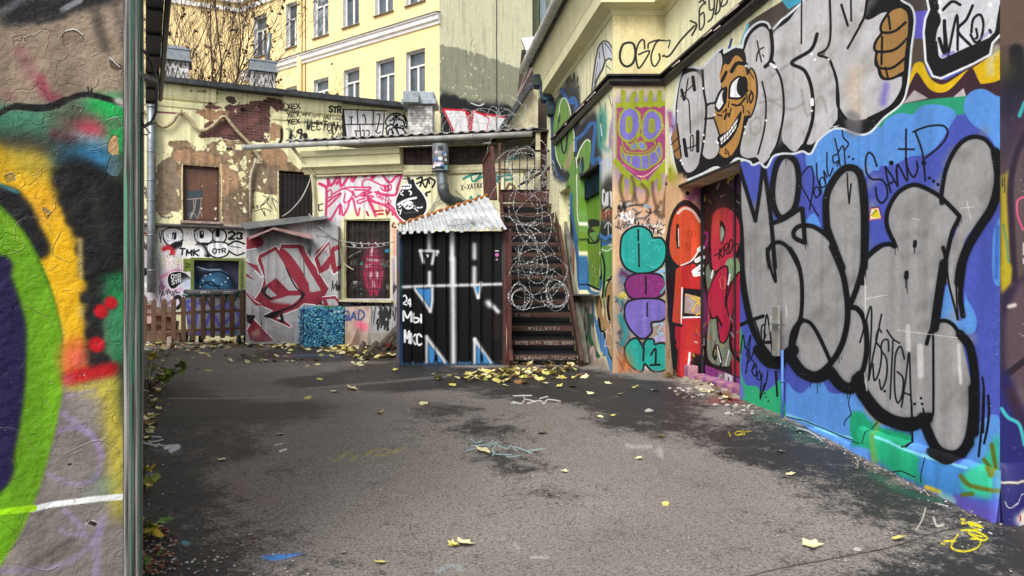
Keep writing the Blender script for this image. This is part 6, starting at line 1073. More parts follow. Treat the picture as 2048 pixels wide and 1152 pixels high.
# ventilation pipe
b = MB(); ve = fbp(892, 330, -.42); zt_, zb_ = fbz(892, 297), fbz(892, 349); b.tube([Vector((ve.x, ve.y, zb_)), Vector((ve.x, ve.y, zt_))], .185, 24); b.tube([Vector((ve.x, ve.y, zb_ - .02)), Vector((ve.x, ve.y, zb_ + .02))], .195, 24)
VP = b.build('vent_drum', mat('grey vent steel', '777a7c', .55, .4, '5f6264', 6, .1), X)
b = MB(); zz = [zb_ - .02 * i for i in range(16)]
b.tube([Vector((ve.x + .02 + .002 * i, ve.y, z)) for i, z in enumerate(zz)], .12, 18, rs=[.115 + .012 * (i % 2) for i in range(16)]); b.build('flexible_duct', M_zinc, VP)
b = MB(); q = Vector((ve.x + .05, ve.y, zz[-1])); b.tube([q, q + Vector((.01, 0, -.12)), q + Vector((.06, .02, -.26)), q + Vector((.17, .1, -.34)), q + Vector((.3, .28, -.36)), q + Vector((.34, .42, -.36))], .13, 18); b.build('elbow', mat('dark duct', '565a5c', .5, .4, '44474a', 6, .1), VP)
r = random.Random(31); b = MB(); cols = ['d8d8d8', '4a80c0', 'c8a0a8', '2f3034', 'e0e0e0', '7fb0b8']; ms = [mat('sticker ' + q, q, .5, 0, q, 3, 0) for q in cols]
for i in range(16):
    a = r.uniform(-2.4, -.7); z = r.uniform(zb_ + .05, zt_ - .08); s = r.uniform(.03, .07); b = MB()
    b.face([Vector((ve.x + .189 * math.cos(a + da), ve.y + .189 * math.sin(a + da), z + dz)) for da, dz in ((-s / .2, -s), (0, -s), (s / .2, -s), (s / .2, s * .6), (0, s * .6), (-s / .2, s * .6))]); b.build('sticker', ms[i % len(ms)], VP)
# cables on the front
def cable(name, P, rad, m, parent, sag=0):
    b = MB(); Q = []
    for p, q in zip(P[:-1], P[1:]):
        for i in range(10): t = i / 10; v = Vector(p).lerp(Vector(q), t); v.z -= sag * 4 * t * (1 - t); Q.append(v)
    Q.append(Vector(P[-1])); b.tube(Q, rad, 6); return b.build(name, m, parent)
cable('wall_cable', [fbp(889, 392, -.06), fbp(870, 405, -.06), fbp(850, 432, -.05)], .012, M_greyc, X, .05); cable('wall_cable', [fbp(882, 350, -.1), fbp(882, 380, -.06), fbp(860, 430, -.05)], .010, M_greyc, X, .03)
cable('wall_cable', [fbp(912, 380, -.06), fbp(935, 402, -.06)], .012, M_greyc, X); cable('wall_cable', [fbp(630, 430, -.3), fbp(660, 460, -.4), fbp(690, 483, -.15), fbp(795, 485, -.2)], .012, M_greyc, X, .06); cable('wall_cable', [fbp(682, 480, -.12), fbp(690, 525, -.12), fbp(712, 540, -.12)], .014, mat('pale cord', 'b8b090', .7), X, .02); cable('wall_cable', [fbp(640, 440, -.3), fbp(680, 490, -.15), fbp(785, 490, -.15)], .010, M_greyc, X, .08)
cable('wall_cable', [fbp(628, 352, -.12), fbp(610, 400, -.2), fbp(575, 435, -.25)], .014, M_pvc, X, .05); cable('downpipe', [fbp(628, 350, -.1), fbp(632, 400, -.1), fbp(632, 438, -.1)], .035, M_creamd, X)
# rooftop brick stack, scraps
b = MB(); q = at(812, 260, 19.5); b.box((at(840, 0, 19.5).x, 19.8, at(0, 262, 19.5).z), (.66, .6, 1.5)); b.build('chimney', M_brickwh, X)
b = MB(); z = at(0, 208, 19.5).z; b.box((at(838, 0, 19.5).x, 19.8, z + .05), (.95, .8, .14)); b.box((at(838, 0, 19.5).x, 19.8, z + .22), (.8, .66, .22)); b.box((at(822, 0, 19.3).x, 19.3, z + .1), (.42, .3, .3), .1); b.build('chimney_cap', M_zinc, X, bevel=.01)
b = MB(); w3 = lambda px, py: at(px, py, 17.0)
b.prism([w3(1076, 176), w3(1076, 284), w3(1010, 292), w3(985, 290), w3(1058, 182)], (0, .3, 0)); b.build('stair_parapet', M_creamd, X)
b = MB(); b.bar(w3(1062, 172) + Vector((0, -.05, 0)), w3(985, 288) + Vector((0, -.05, 0)), .4, .1, (0, 0, 1)); b.build('parapet_coping', M_roof, X)
b = MB(); b.prism([at(1020, 270, 16.4), at(1068, 252, 16.4), at(1068, 276, 16.4), at(1012, 282, 16.4)], (0, .5, .1)); b.build('sheet_scrap', M_zinc, X)
# ---------------------------------------------------------------- old low building on the left
W = thing('old_yellow_outbuilding', 'low yellow outbuilding with peeling plaster, bare brick patch and brick chimneys', 'building', (-6.5, 19, .55))
def lbu(px): return float(LB.uv(LB.world(px, 600))[0] * (LB.u1 - LB.u0) + LB.u0)
def lbp(px, py, off=0): return LB.world(px, py, off)
ld = Vector((LB.d[0], LB.d[1], 0)); ln = Vector((-LB.d[1], LB.d[0], 0))
def lh(x0, x1, y0, y1): xm = (x0 + x1) / 2; return (lbu(x0), lbu(x1), lbp(xm, y1).z, lbp(xm, y0).z)
w1, w2, nb = lh(366, 438, 332, 442), lh(558, 626, 343, 442), lh(388, 478, 521, 600)
zroof = lbp(500, 186).z
wall('front_wall', LB, PM['low building'], lbu(268), 7.6, .3, zroof, .4, [w1, w2, nb], W, .2)
def lq(u, z, o=0): return Vector((LB.p[0], LB.p[1], z)) + ld * u + ln * o
def lprof(b, u0, u1, prof):
    n = len(prof); b.idx([lq(u0, z, -o) for o, z in prof] + [lq(u1, z, -o) for o, z in prof], [[j, (j + 1) % n, n + (j + 1) % n, n + j] for j in range(n)] + [list(range(n))[::-1], [n + j for j in range(n)]])
b = MB(); lprof(b, lbu(268), lbu(832), [(0, zroof - .02), (.34, zroof - .02), (.36, zroof + .1), (-1.5, zroof + .5), (-1.5, zroof + .02)])
for t in np.linspace(lbu(275), lbu(825), 14): lprof(b, t, t + .03, [(.3, zroof + .02), (.375, zroof - .03), (.375, zroof + .11), (0, zroof + .2)])
b.build('roof', M_roof, W)
cp1 = [(0, zroof - .36), (.05, zroof - .36), (.09, zroof - .27), (.12, zroof - .05), (.12, zroof - .022), (0, zroof - .022)]
for nm, x0, x1, pf in (('cornice', 268, 432, cp1), ('moulding', 268, 405, [(0, zroof - .55), (.03, zroof - .55), (.045, zroof - .45), (0, zroof - .40)]), ('cornice', 566, 684, cp1), ('moulding', 545, 684, [(0, zroof - .62), (.03, zroof - .62), (.045, zroof - .52), (0, zroof - .47)])): b = MB(); lprof(b, lbu(x0), lbu(x1), pf); b.build(nm, PM['low building'], W, cv=LB)
b = MB(); zl = lbp(400, 452).z; lprof(b, lbu(268), lbu(498), [(0, zl - .06), (.16, zl - .05), (.17, zl - .02), (0, zl + .03)]); b.build('ledge', mat('grey ledge', '5f5c5a', .7, 0, '3c3a3a', 5, .3), W)
# boarded window with a reflection of the yellow building painted into its lower corner
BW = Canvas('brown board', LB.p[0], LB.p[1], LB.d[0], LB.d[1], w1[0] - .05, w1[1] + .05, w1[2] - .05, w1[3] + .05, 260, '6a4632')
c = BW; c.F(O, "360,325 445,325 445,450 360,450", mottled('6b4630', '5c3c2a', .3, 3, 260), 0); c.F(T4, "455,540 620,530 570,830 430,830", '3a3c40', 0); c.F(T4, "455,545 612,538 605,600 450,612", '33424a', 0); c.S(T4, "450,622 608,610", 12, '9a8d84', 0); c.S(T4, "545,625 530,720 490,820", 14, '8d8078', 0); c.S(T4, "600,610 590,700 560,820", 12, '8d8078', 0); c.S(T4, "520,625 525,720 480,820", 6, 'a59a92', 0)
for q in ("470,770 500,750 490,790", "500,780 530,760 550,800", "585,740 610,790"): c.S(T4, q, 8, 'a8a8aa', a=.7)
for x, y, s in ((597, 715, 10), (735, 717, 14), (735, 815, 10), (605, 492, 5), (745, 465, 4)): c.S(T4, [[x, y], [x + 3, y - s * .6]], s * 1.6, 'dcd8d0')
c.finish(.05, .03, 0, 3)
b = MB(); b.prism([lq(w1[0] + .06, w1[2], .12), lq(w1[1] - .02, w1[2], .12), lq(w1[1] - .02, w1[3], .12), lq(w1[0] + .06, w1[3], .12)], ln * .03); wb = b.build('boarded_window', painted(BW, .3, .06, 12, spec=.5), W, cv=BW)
b = MB()
for (u0, u1, z0, z1) in ((w1[0], w1[0] + .07, w1[2], w1[3]), (w1[1] - .05, w1[1], w1[2], w1[3]), (w1[0], w1[1], w1[3] - .06, w1[3]), (w1[0], w1[1], w1[2], w1[2] + .05)): b.prism([lq(u0, z0, .08), lq(u1, z0, .08), lq(u1, z1, .08), lq(u0, z1, .08)], ln * .06)
b.build('frame', mat('dark red frame', '4a2c26', .6), wb)
b = MB(); lprof(b, w1[0] - .06, w1[1] + .1, [(0, w1[2] - .08), (.1, w1[2] - .07), (.1, w1[2] - .02), (-.1, w1[2] + .01)]); b.build('window_sill', mat('pale pinkish sill', 'a8948a', .8, 0, '6f5a52', 6, .3), W)
b = MB(); b.prism([lq(w2[0] + .02, w2[2], .1), lq(w2[1] - .02, w2[2], .1), lq(w2[1] - .02, w2[3] - .05, .1), lq(w2[0] + .02, w2[3] - .05, .1)], ln * .03); wb = b.build('dark_window', M_dark, W)
b = MB()
for i in range(8): u = w2[0] + (w2[1] - w2[0]) * (i + .5) / 8; b.bar(lq(u, w2[2], .03), lq(u, w2[3] - .05, .03), .014)
for i in range(7): z = w2[2] + (w2[3] - w2[2]) * (i + .5) / 7; b.bar(lq(w2[0], z, .025), lq(w2[1], z, .025), .014)
b.build('grille', M_rustd, wb)
# niche with the blue creature
NC = Canvas('niche panel', LB.p[0], LB.p[1], LB.d[0], LB.d[1], nb[0] - .05, nb[1] + .05, nb[2] - .05, nb[3] + .05, 240, '2e3040')
c = NC; c.F(O, "380,510 490,510 490,610 380,610", '2c2a3a', 0); c.F(T5, "640,370 780,360 785,560 740,540 680,440 600,390", '55506a', soft=30); c.S(T5, "560,390 580,380", 50, '4a4860', soft=20)
c.F(T5, "440,400 470,385 540,420 640,420 720,470 760,540 780,580 430,590 440,520 470,470 510,440 450,430", '11182a', soft=4); c.F(T5, "470,540 500,480 560,455 640,450 690,490 720,560 700,590 450,590", '2c5576', soft=6); c.F(T5, "520,520 600,500 640,530 560,560", '4a83a4', soft=12); c.F(T5, "450,410 530,425 640,430 700,470 690,480 600,450 520,440 460,430", '5a86a8', soft=4); c.S(T5, "455,408 530,432 640,432", 8, 'c4d2dc', soft=3)
for q in ("470,500 540,460 640,450 720,500 760,570", "520,530 570,560 640,560", "480,570 560,530 640,590", "440,500 445,580"): c.S(T5, q, 12, '0f1626', soft=3)
c.dots(T5, "500,520 520,480 585,515 650,550 480,570 680,530 700,500 560,470", 12, 'd4e2ea', 4); c.S(T5, "430,500 445,590", 20, '2a5a7a', soft=6); c.finish(.05, .02, 0, 5)
b = MB(); b.prism([lq(nb[0], nb[2], .15), lq(nb[1], nb[2], .15), lq(nb[1], nb[3], .15), lq(nb[0], nb[3], .15)], ln * .03); wb = b.build('niche_panel', painted(NC, .45, .06, 12), W, cv=NC)
b = MB(); M_ol = mat('olive green frame', '6a7a38', .6, 0, '54602c', 5, .15)
for (u0, u1, z0, z1) in ((nb[0] - .08, nb[0], nb[2], nb[3] + .06), (nb[1], nb[1] + .06, nb[2] - .4, nb[3] + .06), (nb[0], nb[1], nb[3], nb[3] + .06)): b.prism([lq(u0, z0, -.03), lq(u1, z0, -.03), lq(u1, z1, -.03), lq(u0, z1, -.03)], ln * .06)
b.build('niche_frame', M_ol, W)
# chimneys
for px, y0, y1, w_, pipe in ((350, 97, 168, .62, 0), (528, 122, 184, .60, 1)):
    p = lbp(px, y1, .5); zt = lbp(px, y0, .5).z; zb = lbp(px, y1 + 12, .5).z; b = MB(); a_ = math.atan2(ld.y, ld.x)
    b.box((p.x, p.y, (zb + zt) / 2), (w_, w_, zt - zb), a_); cb = b.build('chimney', M_brickwh, W)
    b = MB(); b.box((p.x, p.y, zt + .05 - (zt - zb) * .25), (w_ * 1.24, w_ * 1.24, .07), a_); b.box((p.x, p.y, zt - .08), (w_ * 1.1, w_ * 1.1, (zt - zb) * .24), a_); b.box((p.x, p.y, zt + .06), (w_ * 1.16, w_ * 1.16, .05), a_)
    if not pipe: b.box((p.x, p.y, zt + .12), (w_ * .7, w_ * .7, .1), a_)
    b.build('metal_cap', M_zinc, cb, bevel=.008)
    if pipe:
        b = MB(); b.tube([Vector((p.x + .12, p.y, zt)), Vector((p.x + .2, p.y, lbp(540, 55, .5).z))], .055, 12); b.build('flue_pipe', M_zinc, cb)
        b = MB(); b.tube([Vector((p.x - .18 + .12 * math.cos(t), p.y, zt + .08 + .13 * math.sin(t))) for t in np.linspace(.3, 3.1, 9)], .03, 8); b.build('cowl', M_cable, cb)
    r = random.Random(px)
    for k in range(2):
        b = MB(); b.tube([p - ln * (w_ / 2 + .004) + ld * (-.24 + .06 * i) + Vector((0, 0, (zt - p.z) * ((.55 if k else .2) + (.3 if i % 2 else 0) + r.uniform(-.08, .08)))) for i in range(9)], .018, 4); b.build('tag', M_black, cb)
# wavy conduit, drainpipes
co = thing('wavy_conduit', 'fat wavy beige cable conduit hung in loops on the yellow wall', 'cable', lbp(450, 250, -.08))
b = MB(); b.tube([LB.world(*p, -.1) for p in smooth(pts(T3, "20,860 60,885 140,940 220,1012 290,985 345,912 390,908 430,950 490,1030 545,1046 620,1005 680,945 720,938 770,1000 830,1070 900,1140 960,1220 1010,1290"), False, 6)], .042, 10); b.build('hose', mat('beige hose', 'b4a684', .75, 0, '8e8064', 14, .4, 60), co)
b = MB()
for x, y in ((363, 222), (448, 228)): b = MB(); b.bar(LB.world(x, y, -.04), LB.world(x, y + 12, -.12), .04); b.build('hook', M_rustd, co)
b = MB(); xp = lambda y, o=-.14: LB.world(303.5, y, o)
b.tube([xp(196), xp(300), xp(450), xp(585)], .10, 16)
for y in (216, 305, 362, 402, 470, 540): b.tube([xp(y), xp(y + 2.2)], .112, 16)
b.tube([xp(190), xp(198)], .13, 16); b.build('drainpipe', M_zinc, W)
b = MB(); b.tube([LB.world(511, 318, -.1), LB.world(509, 330, -.08), LB.world(502, 348, -.08), LB.world(500, 370, -.08), LB.world(501, 446, -.08)], .035, 10); b.build('hose_pipe', mat('limewashed pipe', 'b8b2a0', .8, 0, '8d8778', 12, .4), W)

# ---------------------------------------------------------------- grey lean-to with red letters
T = thing('metal_lean_to', 'grey sheet metal lean-to painted with dark red angular letters', 'shed', (-5.0, 17.0, .55))
q = lambda px, py, y=16.85: at(px, py, y)
b = MB(); b.prism([q(491, 688), q(676, 688), q(676, 452), q(650, 437), q(493, 458)], (0, .7, 0)); b.build('front_sheet', PM['lean-to'], T, cv=LT)
b = MB(); p = [q(475, 452), q(493, 458), q(655, 436), q(640, 430)]; b.hexa([q(490, 459, 16.65), q(656, 437, 16.65), q(648, 430, 17.7), q(480, 449, 17.7)], [v + Vector((0, 0, .03)) for v in (q(490, 459, 16.65), q(656, 437, 16.65), q(648, 430, 17.7), q(480, 449, 17.7))]); b.build('roof_sheet', M_zinc, T)
b = MB(); L_ = [(498, 478, 500, 488), (548, 457, 545, 466), (625, 478, 612, 482)]
f0, f1, f2 = q(497, 480, 16.55), q(546, 459, 16.5), q(627, 480, 16.5); g0, g1, g2 = q(500, 474, 16.85), q(548, 455, 16.85), q(620, 470, 16.85)
b.hexa([f0, f1, g1, g0], [v + Vector((0, 0, .025)) for v in (f0, f1, g1, g0)]); b.hexa([f1, f2, g2, g1], [v + Vector((0, 0, .025)) for v in (f1, f2, g2, g1)]); b.build('canopy', mat('faded pink sheet', 'a88a86', .7, .1, '7c5c58', 5, .2), T)

# ---------------------------------------------------------------- black ribbed shed
S = thing('black_ribbed_shed', 'small black ribbed metal shed with white stripes and blue spray triangles', 'shed', (-1.0, 12.3, .55))
def ribbed(x0, x1, y, z0, z1, n, dep):
    b = MB(); xs = []; w = (x1 - x0) / n
    for i in range(n):
        a = x0 + i * w; xs += [(a, 0), (a + w * .10, dep), (a + w * .16, dep), (a + w * .24, 0)]
    xs.append((x1, 0)); V = [Vector((x, y + d, z)) for x, d in xs for z in (z0, z1)]
    b.idx(V, [[2 * i, 2 * i + 2, 2 * i + 3, 2 * i + 1] for i in range(len(xs) - 1)]); return b
x0, x1 = at(800, 0, 11.7).x, at(1006, 0, 11.7).x; z0, z1 = at(0, 731, 11.7).z, at(0, 462, 11.7).z
b = ribbed(x0, x1, 11.7, z0, z1, 9, .035); o = b.build('front_panel', PM['shed'], S, cv=SH); o.modifiers.new('t', 'SOLIDIFY').thickness = .004
b = MB(); b.box((x1 + .01, 12.45, (z0 + z1) / 2), (.02, 1.44, z1 - z0)); b.box((x0 - .01, 12.45, (z0 + z1) / 2), (.02, 1.44, z1 - z0)); b.box(((x0 + x1) / 2, 13.18, (z0 + z1) / 2), (x1 - x0 + .04, .02, z1 - z0)); b.build('side_panel', M_rustd, S)
M_post = mat('paint-streaked steel post', '3d5f7c', .5, .2, '6a4632', 5, .2, stretch=(3, 3, .8))
for x in (x0 - .025, x1 + .03):
    b = MB(); b.box((x, 11.69, (z0 + z1) / 2 + .01), (.05, .05, z1 - z0 + .02)); b.build('corner_post', M_post if x < -1 else M_rust, S)
b = MB(); b.box(((x0 + x1) / 2, 11.74, z0 + .03), (x1 - x0, .05, .08)); b.build('bottom_rail', mat('blue grey rail', '3a5a7a', .5, .2), S)
n = 15; b = MB(); fz = at(0, 461, 11.5).z; V = []
c00, c10, c11, c01 = at(796, 468, 11.5), at(1014, 459, 11.5), at(976, 394, 13.1), at(797, 453, 12.2)
r = random.Random(2)
ts = []
for i in range(n): ts += [(i / n, 0), (i / n + .01, .045), (i / n + .03, .045), (i / n + .04, 0)]
ts.append((1, 0)); cols_ = 6
for t, h in ts:
    for j in range(cols_): s_ = j / (cols_ - 1); p = c00.lerp(c10, t).lerp(c01.lerp(c11, t), s_); V.append(p + Vector((0, 0, h + r.uniform(-.009, .009) * (1.6 if j == 0 else 1))))
b.idx(V, [[i * cols_ + j, (i + 1) * cols_ + j, (i + 1) * cols_ + j + 1, i * cols_ + j + 1] for i in range(len(ts) - 1) for j in range(cols_ - 1)]); o = b.build('corrugated_roof', mat('scuffed white sheet', 'cbcdce', .5, .15, '9a9d9f', 3, .25, contrast=(.35, .65)), S); o.modifiers.new('t', 'SOLIDIFY').thickness = .006
b = MB(); P = [c01.lerp(c11, t) + Vector((0, .0, .03 + .012 * math.sin(t * 60))) for t in np.linspace(0, 1, 40)]; b.tube(P, .03, 8, rs=[.022 + .014 * abs(math.sin(i * 1.7)) for i in range(40)]); b.build('foam_seal', mat('orange mounting foam', 'a8692a', .85, 0, '7c4a1e', 20, .5), S)
b = MB(); b.hexa([c00 + Vector((0, .1, -.05)), c01 + Vector((0, 0, -.1)), c01 + Vector((.01, 0, -.02)), c00 + Vector((.01, .1, -.02))], [v + Vector((.03, 0, 0)) for v in (c00 + Vector((0, .1, -.05)), c01 + Vector((0, 0, -.1)), c01 + Vector((.01, 0, -.02)), c00 + Vector((.01, .1, -.02)))]); b.build('verge_board', mat('orange brown board', '8a5a34', .8), S)
r = random.Random(40); b = MB()                       # letters faded on the roof sheet
def on_roof(t, s): return c00.lerp(c10, t).lerp(c01.lerp(c11, t), s) + Vector((0, -.02, .045))
for i, ch in enumerate("UEDWAK"):
    for st in GL[ch].split(';'):
        P = [on_roof(.47 + .07 * i + int(g[0]) * .011, .16 + int(g[1]) * .035) for g in st.split()]
        b.tube(P, .009, 4)
b.build('roof_lettering', mat('faded grey paint', 'aeb1b3', .6), S)
# ---------------------------------------------------------------- staircase
ST = thing('steel_staircase', 'rust-brown open steel staircase climbing beside the black shed', 'stairs', (.5, 11.7, .55))
M_tread = mat('brown tread', '54362c', .7, .05, '35231d', 6, .3, 40); M_chalk = mat('chalky white marker', '9c9890', .8, 0, 'b8b4ac', 20, 0)
def sx(Y): return -.02 - .055 * (Y - 11.6), 1.10 - .055 * (Y - 11.6)
words = ["АЛЬФИНИЙ ПОДКАСТ", "ЖИТРО ХАТА УОВЕСС ЖОНОПА", "ЖILLXITA", "TIWO", "", "", "MAXIM 1991", "CHESTER", "", "RESKO", "", "", "", ""]
GL.update({'Х': GL['X'], 'А': GL['A'], 'Т': GL['T'], 'Р': GL['P'], 'О': GL['O'], 'К': GL['K'], 'С': GL['C'], 'Н': GL['H'], 'У': "06 23 46;23 10", 'В': GL['B'], 'Е': GL['E']})
for k in range(14):
    Y = 11.72 + .275 * k; z = EYE - .905 + .225 * k; a, c_ = sx(Y); b = MB()
    b.box(((a + c_) / 2, Y + .12, z), (c_ - a - .05, .27, .02)); b.box(((a + c_) / 2, Y - .012, z - .03), (c_ - a - .05, .02, .075)); tr = b.build('tread', M_tread, ST, bevel=.004)
    if words[k]:
        b = MB(); tx = words[k]; n_ = len(tx); span = min(.92, n_ * .062) * (c_ - a); xs = (a + c_) / 2 - span / 2 + (0.05 if k != 3 else -.3)
        for i, ch in enumerate(tx):
            for st in GL.get(ch, '').split(';'):
                P = [Vector((xs + span * (i + .72 * int(g[0]) / 4) / n_, Y - .026, z - .058 + .052 * int(g[1]) / 6)) for g in st.split()]
                if len(P) > 1: b.tube(P, .0045, 4)
        b.build('chalk_lettering', M_chalk, tr)
for s_ in (0, 1):
    b = MB(); P0 = Vector((sx(11.5)[s_], 11.5, .57)); P1 = Vector((sx(15.55)[s_], 15.55, EYE - .905 + .225 * 13.9)); b.bar(P0, P1, .06, .2, up=(0, 0, 1))
    b.build('stringer', M_rust if s_ == 0 else M_tread, ST, bevel=.005)
b = MB(); a, c_ = sx(15.6); zl = EYE + 2.24; b.box(((a + c_) / 2, 15.6, zl), (c_ - a + .1, .1, .26)); b.box(((a + c_) / 2, 15.8, zl + .1), (c_ - a + .1, .5, .04)); b.build('landing', M_rust, ST, bevel=.005)
b = MB()
for Y, h in ((11.75, 1.62), (15.5, 1.1)): z = .55 if Y < 12 else zl; b.bar((sx(Y)[0] - .03, Y - .05, z), (sx(Y)[0] - .03, Y - .05, z + h + (0 if Y > 12 else .5)), .05)
b.bar((-.03, 11.66, .55), (-.03, 11.66, 2.75), .045); b.build('newel_post', M_rust, ST)
b = MB(); gp = lambda px, py, Y: at(px, py, Y)
A, B, C, D = gp(967, 325, 14.6), gp(984, 294, 13.4), gp(992, 398, 13.4), gp(970, 398, 14.6)
b.bar(A, B, .05); b.bar(B, C, .06); b.bar(A, D, .05); b.bar(D, C, .05)
for i in range(1, 9): t = i / 9; b.bar(A.lerp(B, t), D.lerp(C, t), .025)
b.build('railing_panel', M_rust, ST)
b = MB(); b.bar((sx(15.5)[0], 15.52, zl + .95), (sx(15.5)[1], 15.52, zl + .95), .045); b.bar((sx(15.5)[0], 15.52, zl + .55), (sx(15.5)[1], 15.52, zl + .55), .03)
for i in range(7): x = sx(15.5)[0] + .16 * (i + .5); b.bar((x, 15.52, zl + .1), (x, 15.52, zl + .95), .022)
b.bar((.12, 15.45, zl + .18), (.85, 15.5, zl + .62), .06, .05); b.build('top_railing', M_rustd, ST)
b = MB(); b.bar((sx(11.8)[1] + .1, 11.75, .52), (sx(14.8)[1] + .16, 14.8, 3.3), .10, .2); b.build('side_beam', mat('grey concrete beam', '6c6a5e', .85, 0, '504f48', 5, .4), ST)
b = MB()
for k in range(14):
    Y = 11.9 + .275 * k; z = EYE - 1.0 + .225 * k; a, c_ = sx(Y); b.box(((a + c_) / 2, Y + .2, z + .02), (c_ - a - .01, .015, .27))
b.build('riser_board', M_dark, ST)  # dark sheets added for the shade in the gaps between open treads
# ---------------------------------------------------------------- razor wire
def coil(label, axis, rad, turns, jit, seed, group='razor wire coils on the staircase', barb=.042, wr=.0034, squash=1.0, face=None):
    """a sprung coil: loops run along the axis line; each loop tilts and shifts on its own"""
    r = random.Random(seed); A = [Vector(p) for p in axis]; n = 40; P = []
    L = sum((q - p).length for p, q in zip(A[:-1], A[1:])); ph = r.uniform(0, 6)
    offs = [Vector((r.uniform(-jit, jit), r.uniform(-jit, jit) * .5, r.uniform(-jit, jit))) for _ in range(int(turns) + 3)]; rr = [rad * r.uniform(.55, 1.2) for _ in range(int(turns) + 3)]; tl = [r.uniform(-1.15, 1.15) for _ in range(int(turns) + 3)]
    for i in range(int(turns * n)):
        u = i / n; t = u / turns * (len(A) - 1); j = min(int(t), len(A) - 2); c = A[j].lerp(A[j + 1], t - j); k = int(u); f = u - k; f = f * f * (3 - 2 * f)
        o = offs[k].lerp(offs[k + 1], f); ra = rr[k] * (1 - f) + rr[k + 1] * f; ti = tl[k] * (1 - f) + tl[k + 1] * f; a = 2 * math.pi * u + ph
        x = math.cos(a) * ra; z = math.sin(a) * ra * squash
        P.append(c + o + Vector((x * math.cos(ti) + .3 * ra * math.sin(a * .37 + k) * jit * 3, x * math.sin(ti) + .12 * math.sin(a * .5 + k), z * (1 - jit * 1.2 * abs(math.sin(k * 1.7))) - jit * .4 * math.cos(2 * a + k))))
    root = thing('razor_wire_coil', label, 'razor wire', P[0], group)
    b = MB(); b.tube(P, wr, 5); b.build('wire', M_wire, root)
    b = MB(); acc = 0
    for p, q in zip(P[:-1], P[1:]):
        d = q - p; acc += d.length
        if acc > barb:
            acc = 0; d.normalize(); s = d.orthogonal().normalized(); s.rotate(Matrix.Rotation(r.uniform(0, 3), 3, d)); w = wr * 3.2; l = .019
            b.face([p - d * l, p + s * w, p + d * l, p - s * w]); t = d.cross(s); b.face([p - d * l, p + t * w * .6, p + d * l, p - t * w * .6])
    b.build('barbs', M_barb, root)['kind'] = 'stuff'; return root
coil('big loose razor wire coil around the railing at the top of the stairs', [at(1005, 310, 14.6), at(1045, 330, 14.8), at(1085, 345, 14.6)], .42, 7, .2, 3)
coil('razor wire coil tangled where the stair landing meets the green wall', [at(1050, 350, 14.0), at(1090, 370, 14.0), at(1085, 420, 13.6)], .34, 6, .22, 5)
coil('sprawling razor wire coil across the upper treads of the stairs', [at(1035, 410, 13.6), at(1075, 430, 13.3), at(1060, 470, 13.0), at(1040, 500, 12.8)], .44, 7, .26, 8)
coil('razor wire coil hanging over the middle treads beside the shed', [at(1030, 500, 12.4), at(1070, 530, 12.2), at(1050, 560, 12.0)], .42, 7, .26, 11)
coil('tight round razor wire bundle low on the stairs next to the black shed', [at(1036, 592, 11.55), at(1046, 598, 11.5)], .23, 4, .03, 14, wr=.0042, barb=.04)
coil('tight round razor wire bundle low on the stairs near the sloping grey beam', [at(1106, 588, 11.6), at(1116, 592, 11.5)], .225, 4, .03, 17, wr=.0042, barb=.04)
for i, (px, py, n_, lab) in enumerate(((905, 258, 5, 'grey razor wire on the annex roof beside the brick chimney'), (960, 262, 6, 'grey razor wire on the annex roof in front of the red and white letters'), (1015, 245, 6, 'grey razor wire climbing the sloping parapet above the red brick pier'))):
    coil(lab, [at(px - 25, py, 16.6), at(px + 25, py - (20 if i == 2 else 0), 16.6)], .36, n_, .16, 30 + i, 'razor wire coils on the annex roof', wr=.0036)

# ---------------------------------------------------------------- picket fence, bin, rubbish behind it
F_ = thing('picket_fence', 'short brown wooden picket fence in front of the wheeled bin', 'fence', at(390, 690, 16.3))
def fpt(px, py, o=0): return at(px, py, 16.5 - (px - 287) / 200 * .5 + o)
pk = [(288, 590, 688), (307, 597, 684), (327, 596, 683), (347, 595, 683), (367, 592, 681), (386, 590, 681), (406, 588, 678), (425, 588, 675), (445, 587, 676), (464, 585, 674), (484, 583, 667)]
for px, yt, yb in pk:
    a, t = fpt(px, yb), fpt(px, yt); w = .052; h = t.z - a.z; b = MB(); tl = random.Random(px).uniform(-.012, .012)
    b.prism([a + Vector((-w, 0, 0)), a + Vector((w, 0, 0)), a + Vector((w + tl, 0, h - .07)), a + Vector((tl, 0, h)), a + Vector((-w + tl, 0, h - .07))], (0, .02, 0)); b.build('picket', M_picket, F_, bevel=.003)
for y in (628, 664): b = MB(); b.bar(fpt(284, y + 2, .045), fpt(490, y - 8, .045), .03, .07); b.build('rail', M_picket, F_)
b = MB(); p = fpt(341, 690); b.box(p + Vector((0, 0, .09)), (.1, .12, .2)); b.build('concrete_foot', M_stone, F_)
BN = thing('wheeled_bin', 'big grey wheeled waste bin with black lid and blue scribbles behind the picket fence', 'bin', at(425, 690, 17.0))
BC = Canvas('bin front', at(365, 690, 16.9).x, 16.9, 1, 0, 0, 1.5, .5, 2.0, 160, '74757c'); c = BC
for q in ("380,690 440,680 450,720 390,740 380,690", "380,800 400,760 430,800 400,860 380,830", "440,880 460,780 500,790 520,880 560,780", "600,740 680,720 720,800 640,880 600,800", "700,700 760,740 800,840 740,900", "480,700 560,700", "380,930 480,940 560,930", "620,920 760,930"): c.S(T5, q, 26, '4a4a92', soft=5)
c.scribble(T5, 470, 650, 580, 720, 8, '2c2c34', 14, 3); c.scribble(T5, 680, 640, 770, 700, 8, '2c2c34', 10, 4); c.finish(.08, .06, 0, 4)
a, d = at(370, 0, 16.9).x, at(487, 0, 16.9).x; b = MB(); zt, zb_ = at(0, 592, 16.9).z, at(0, 672, 16.9).z
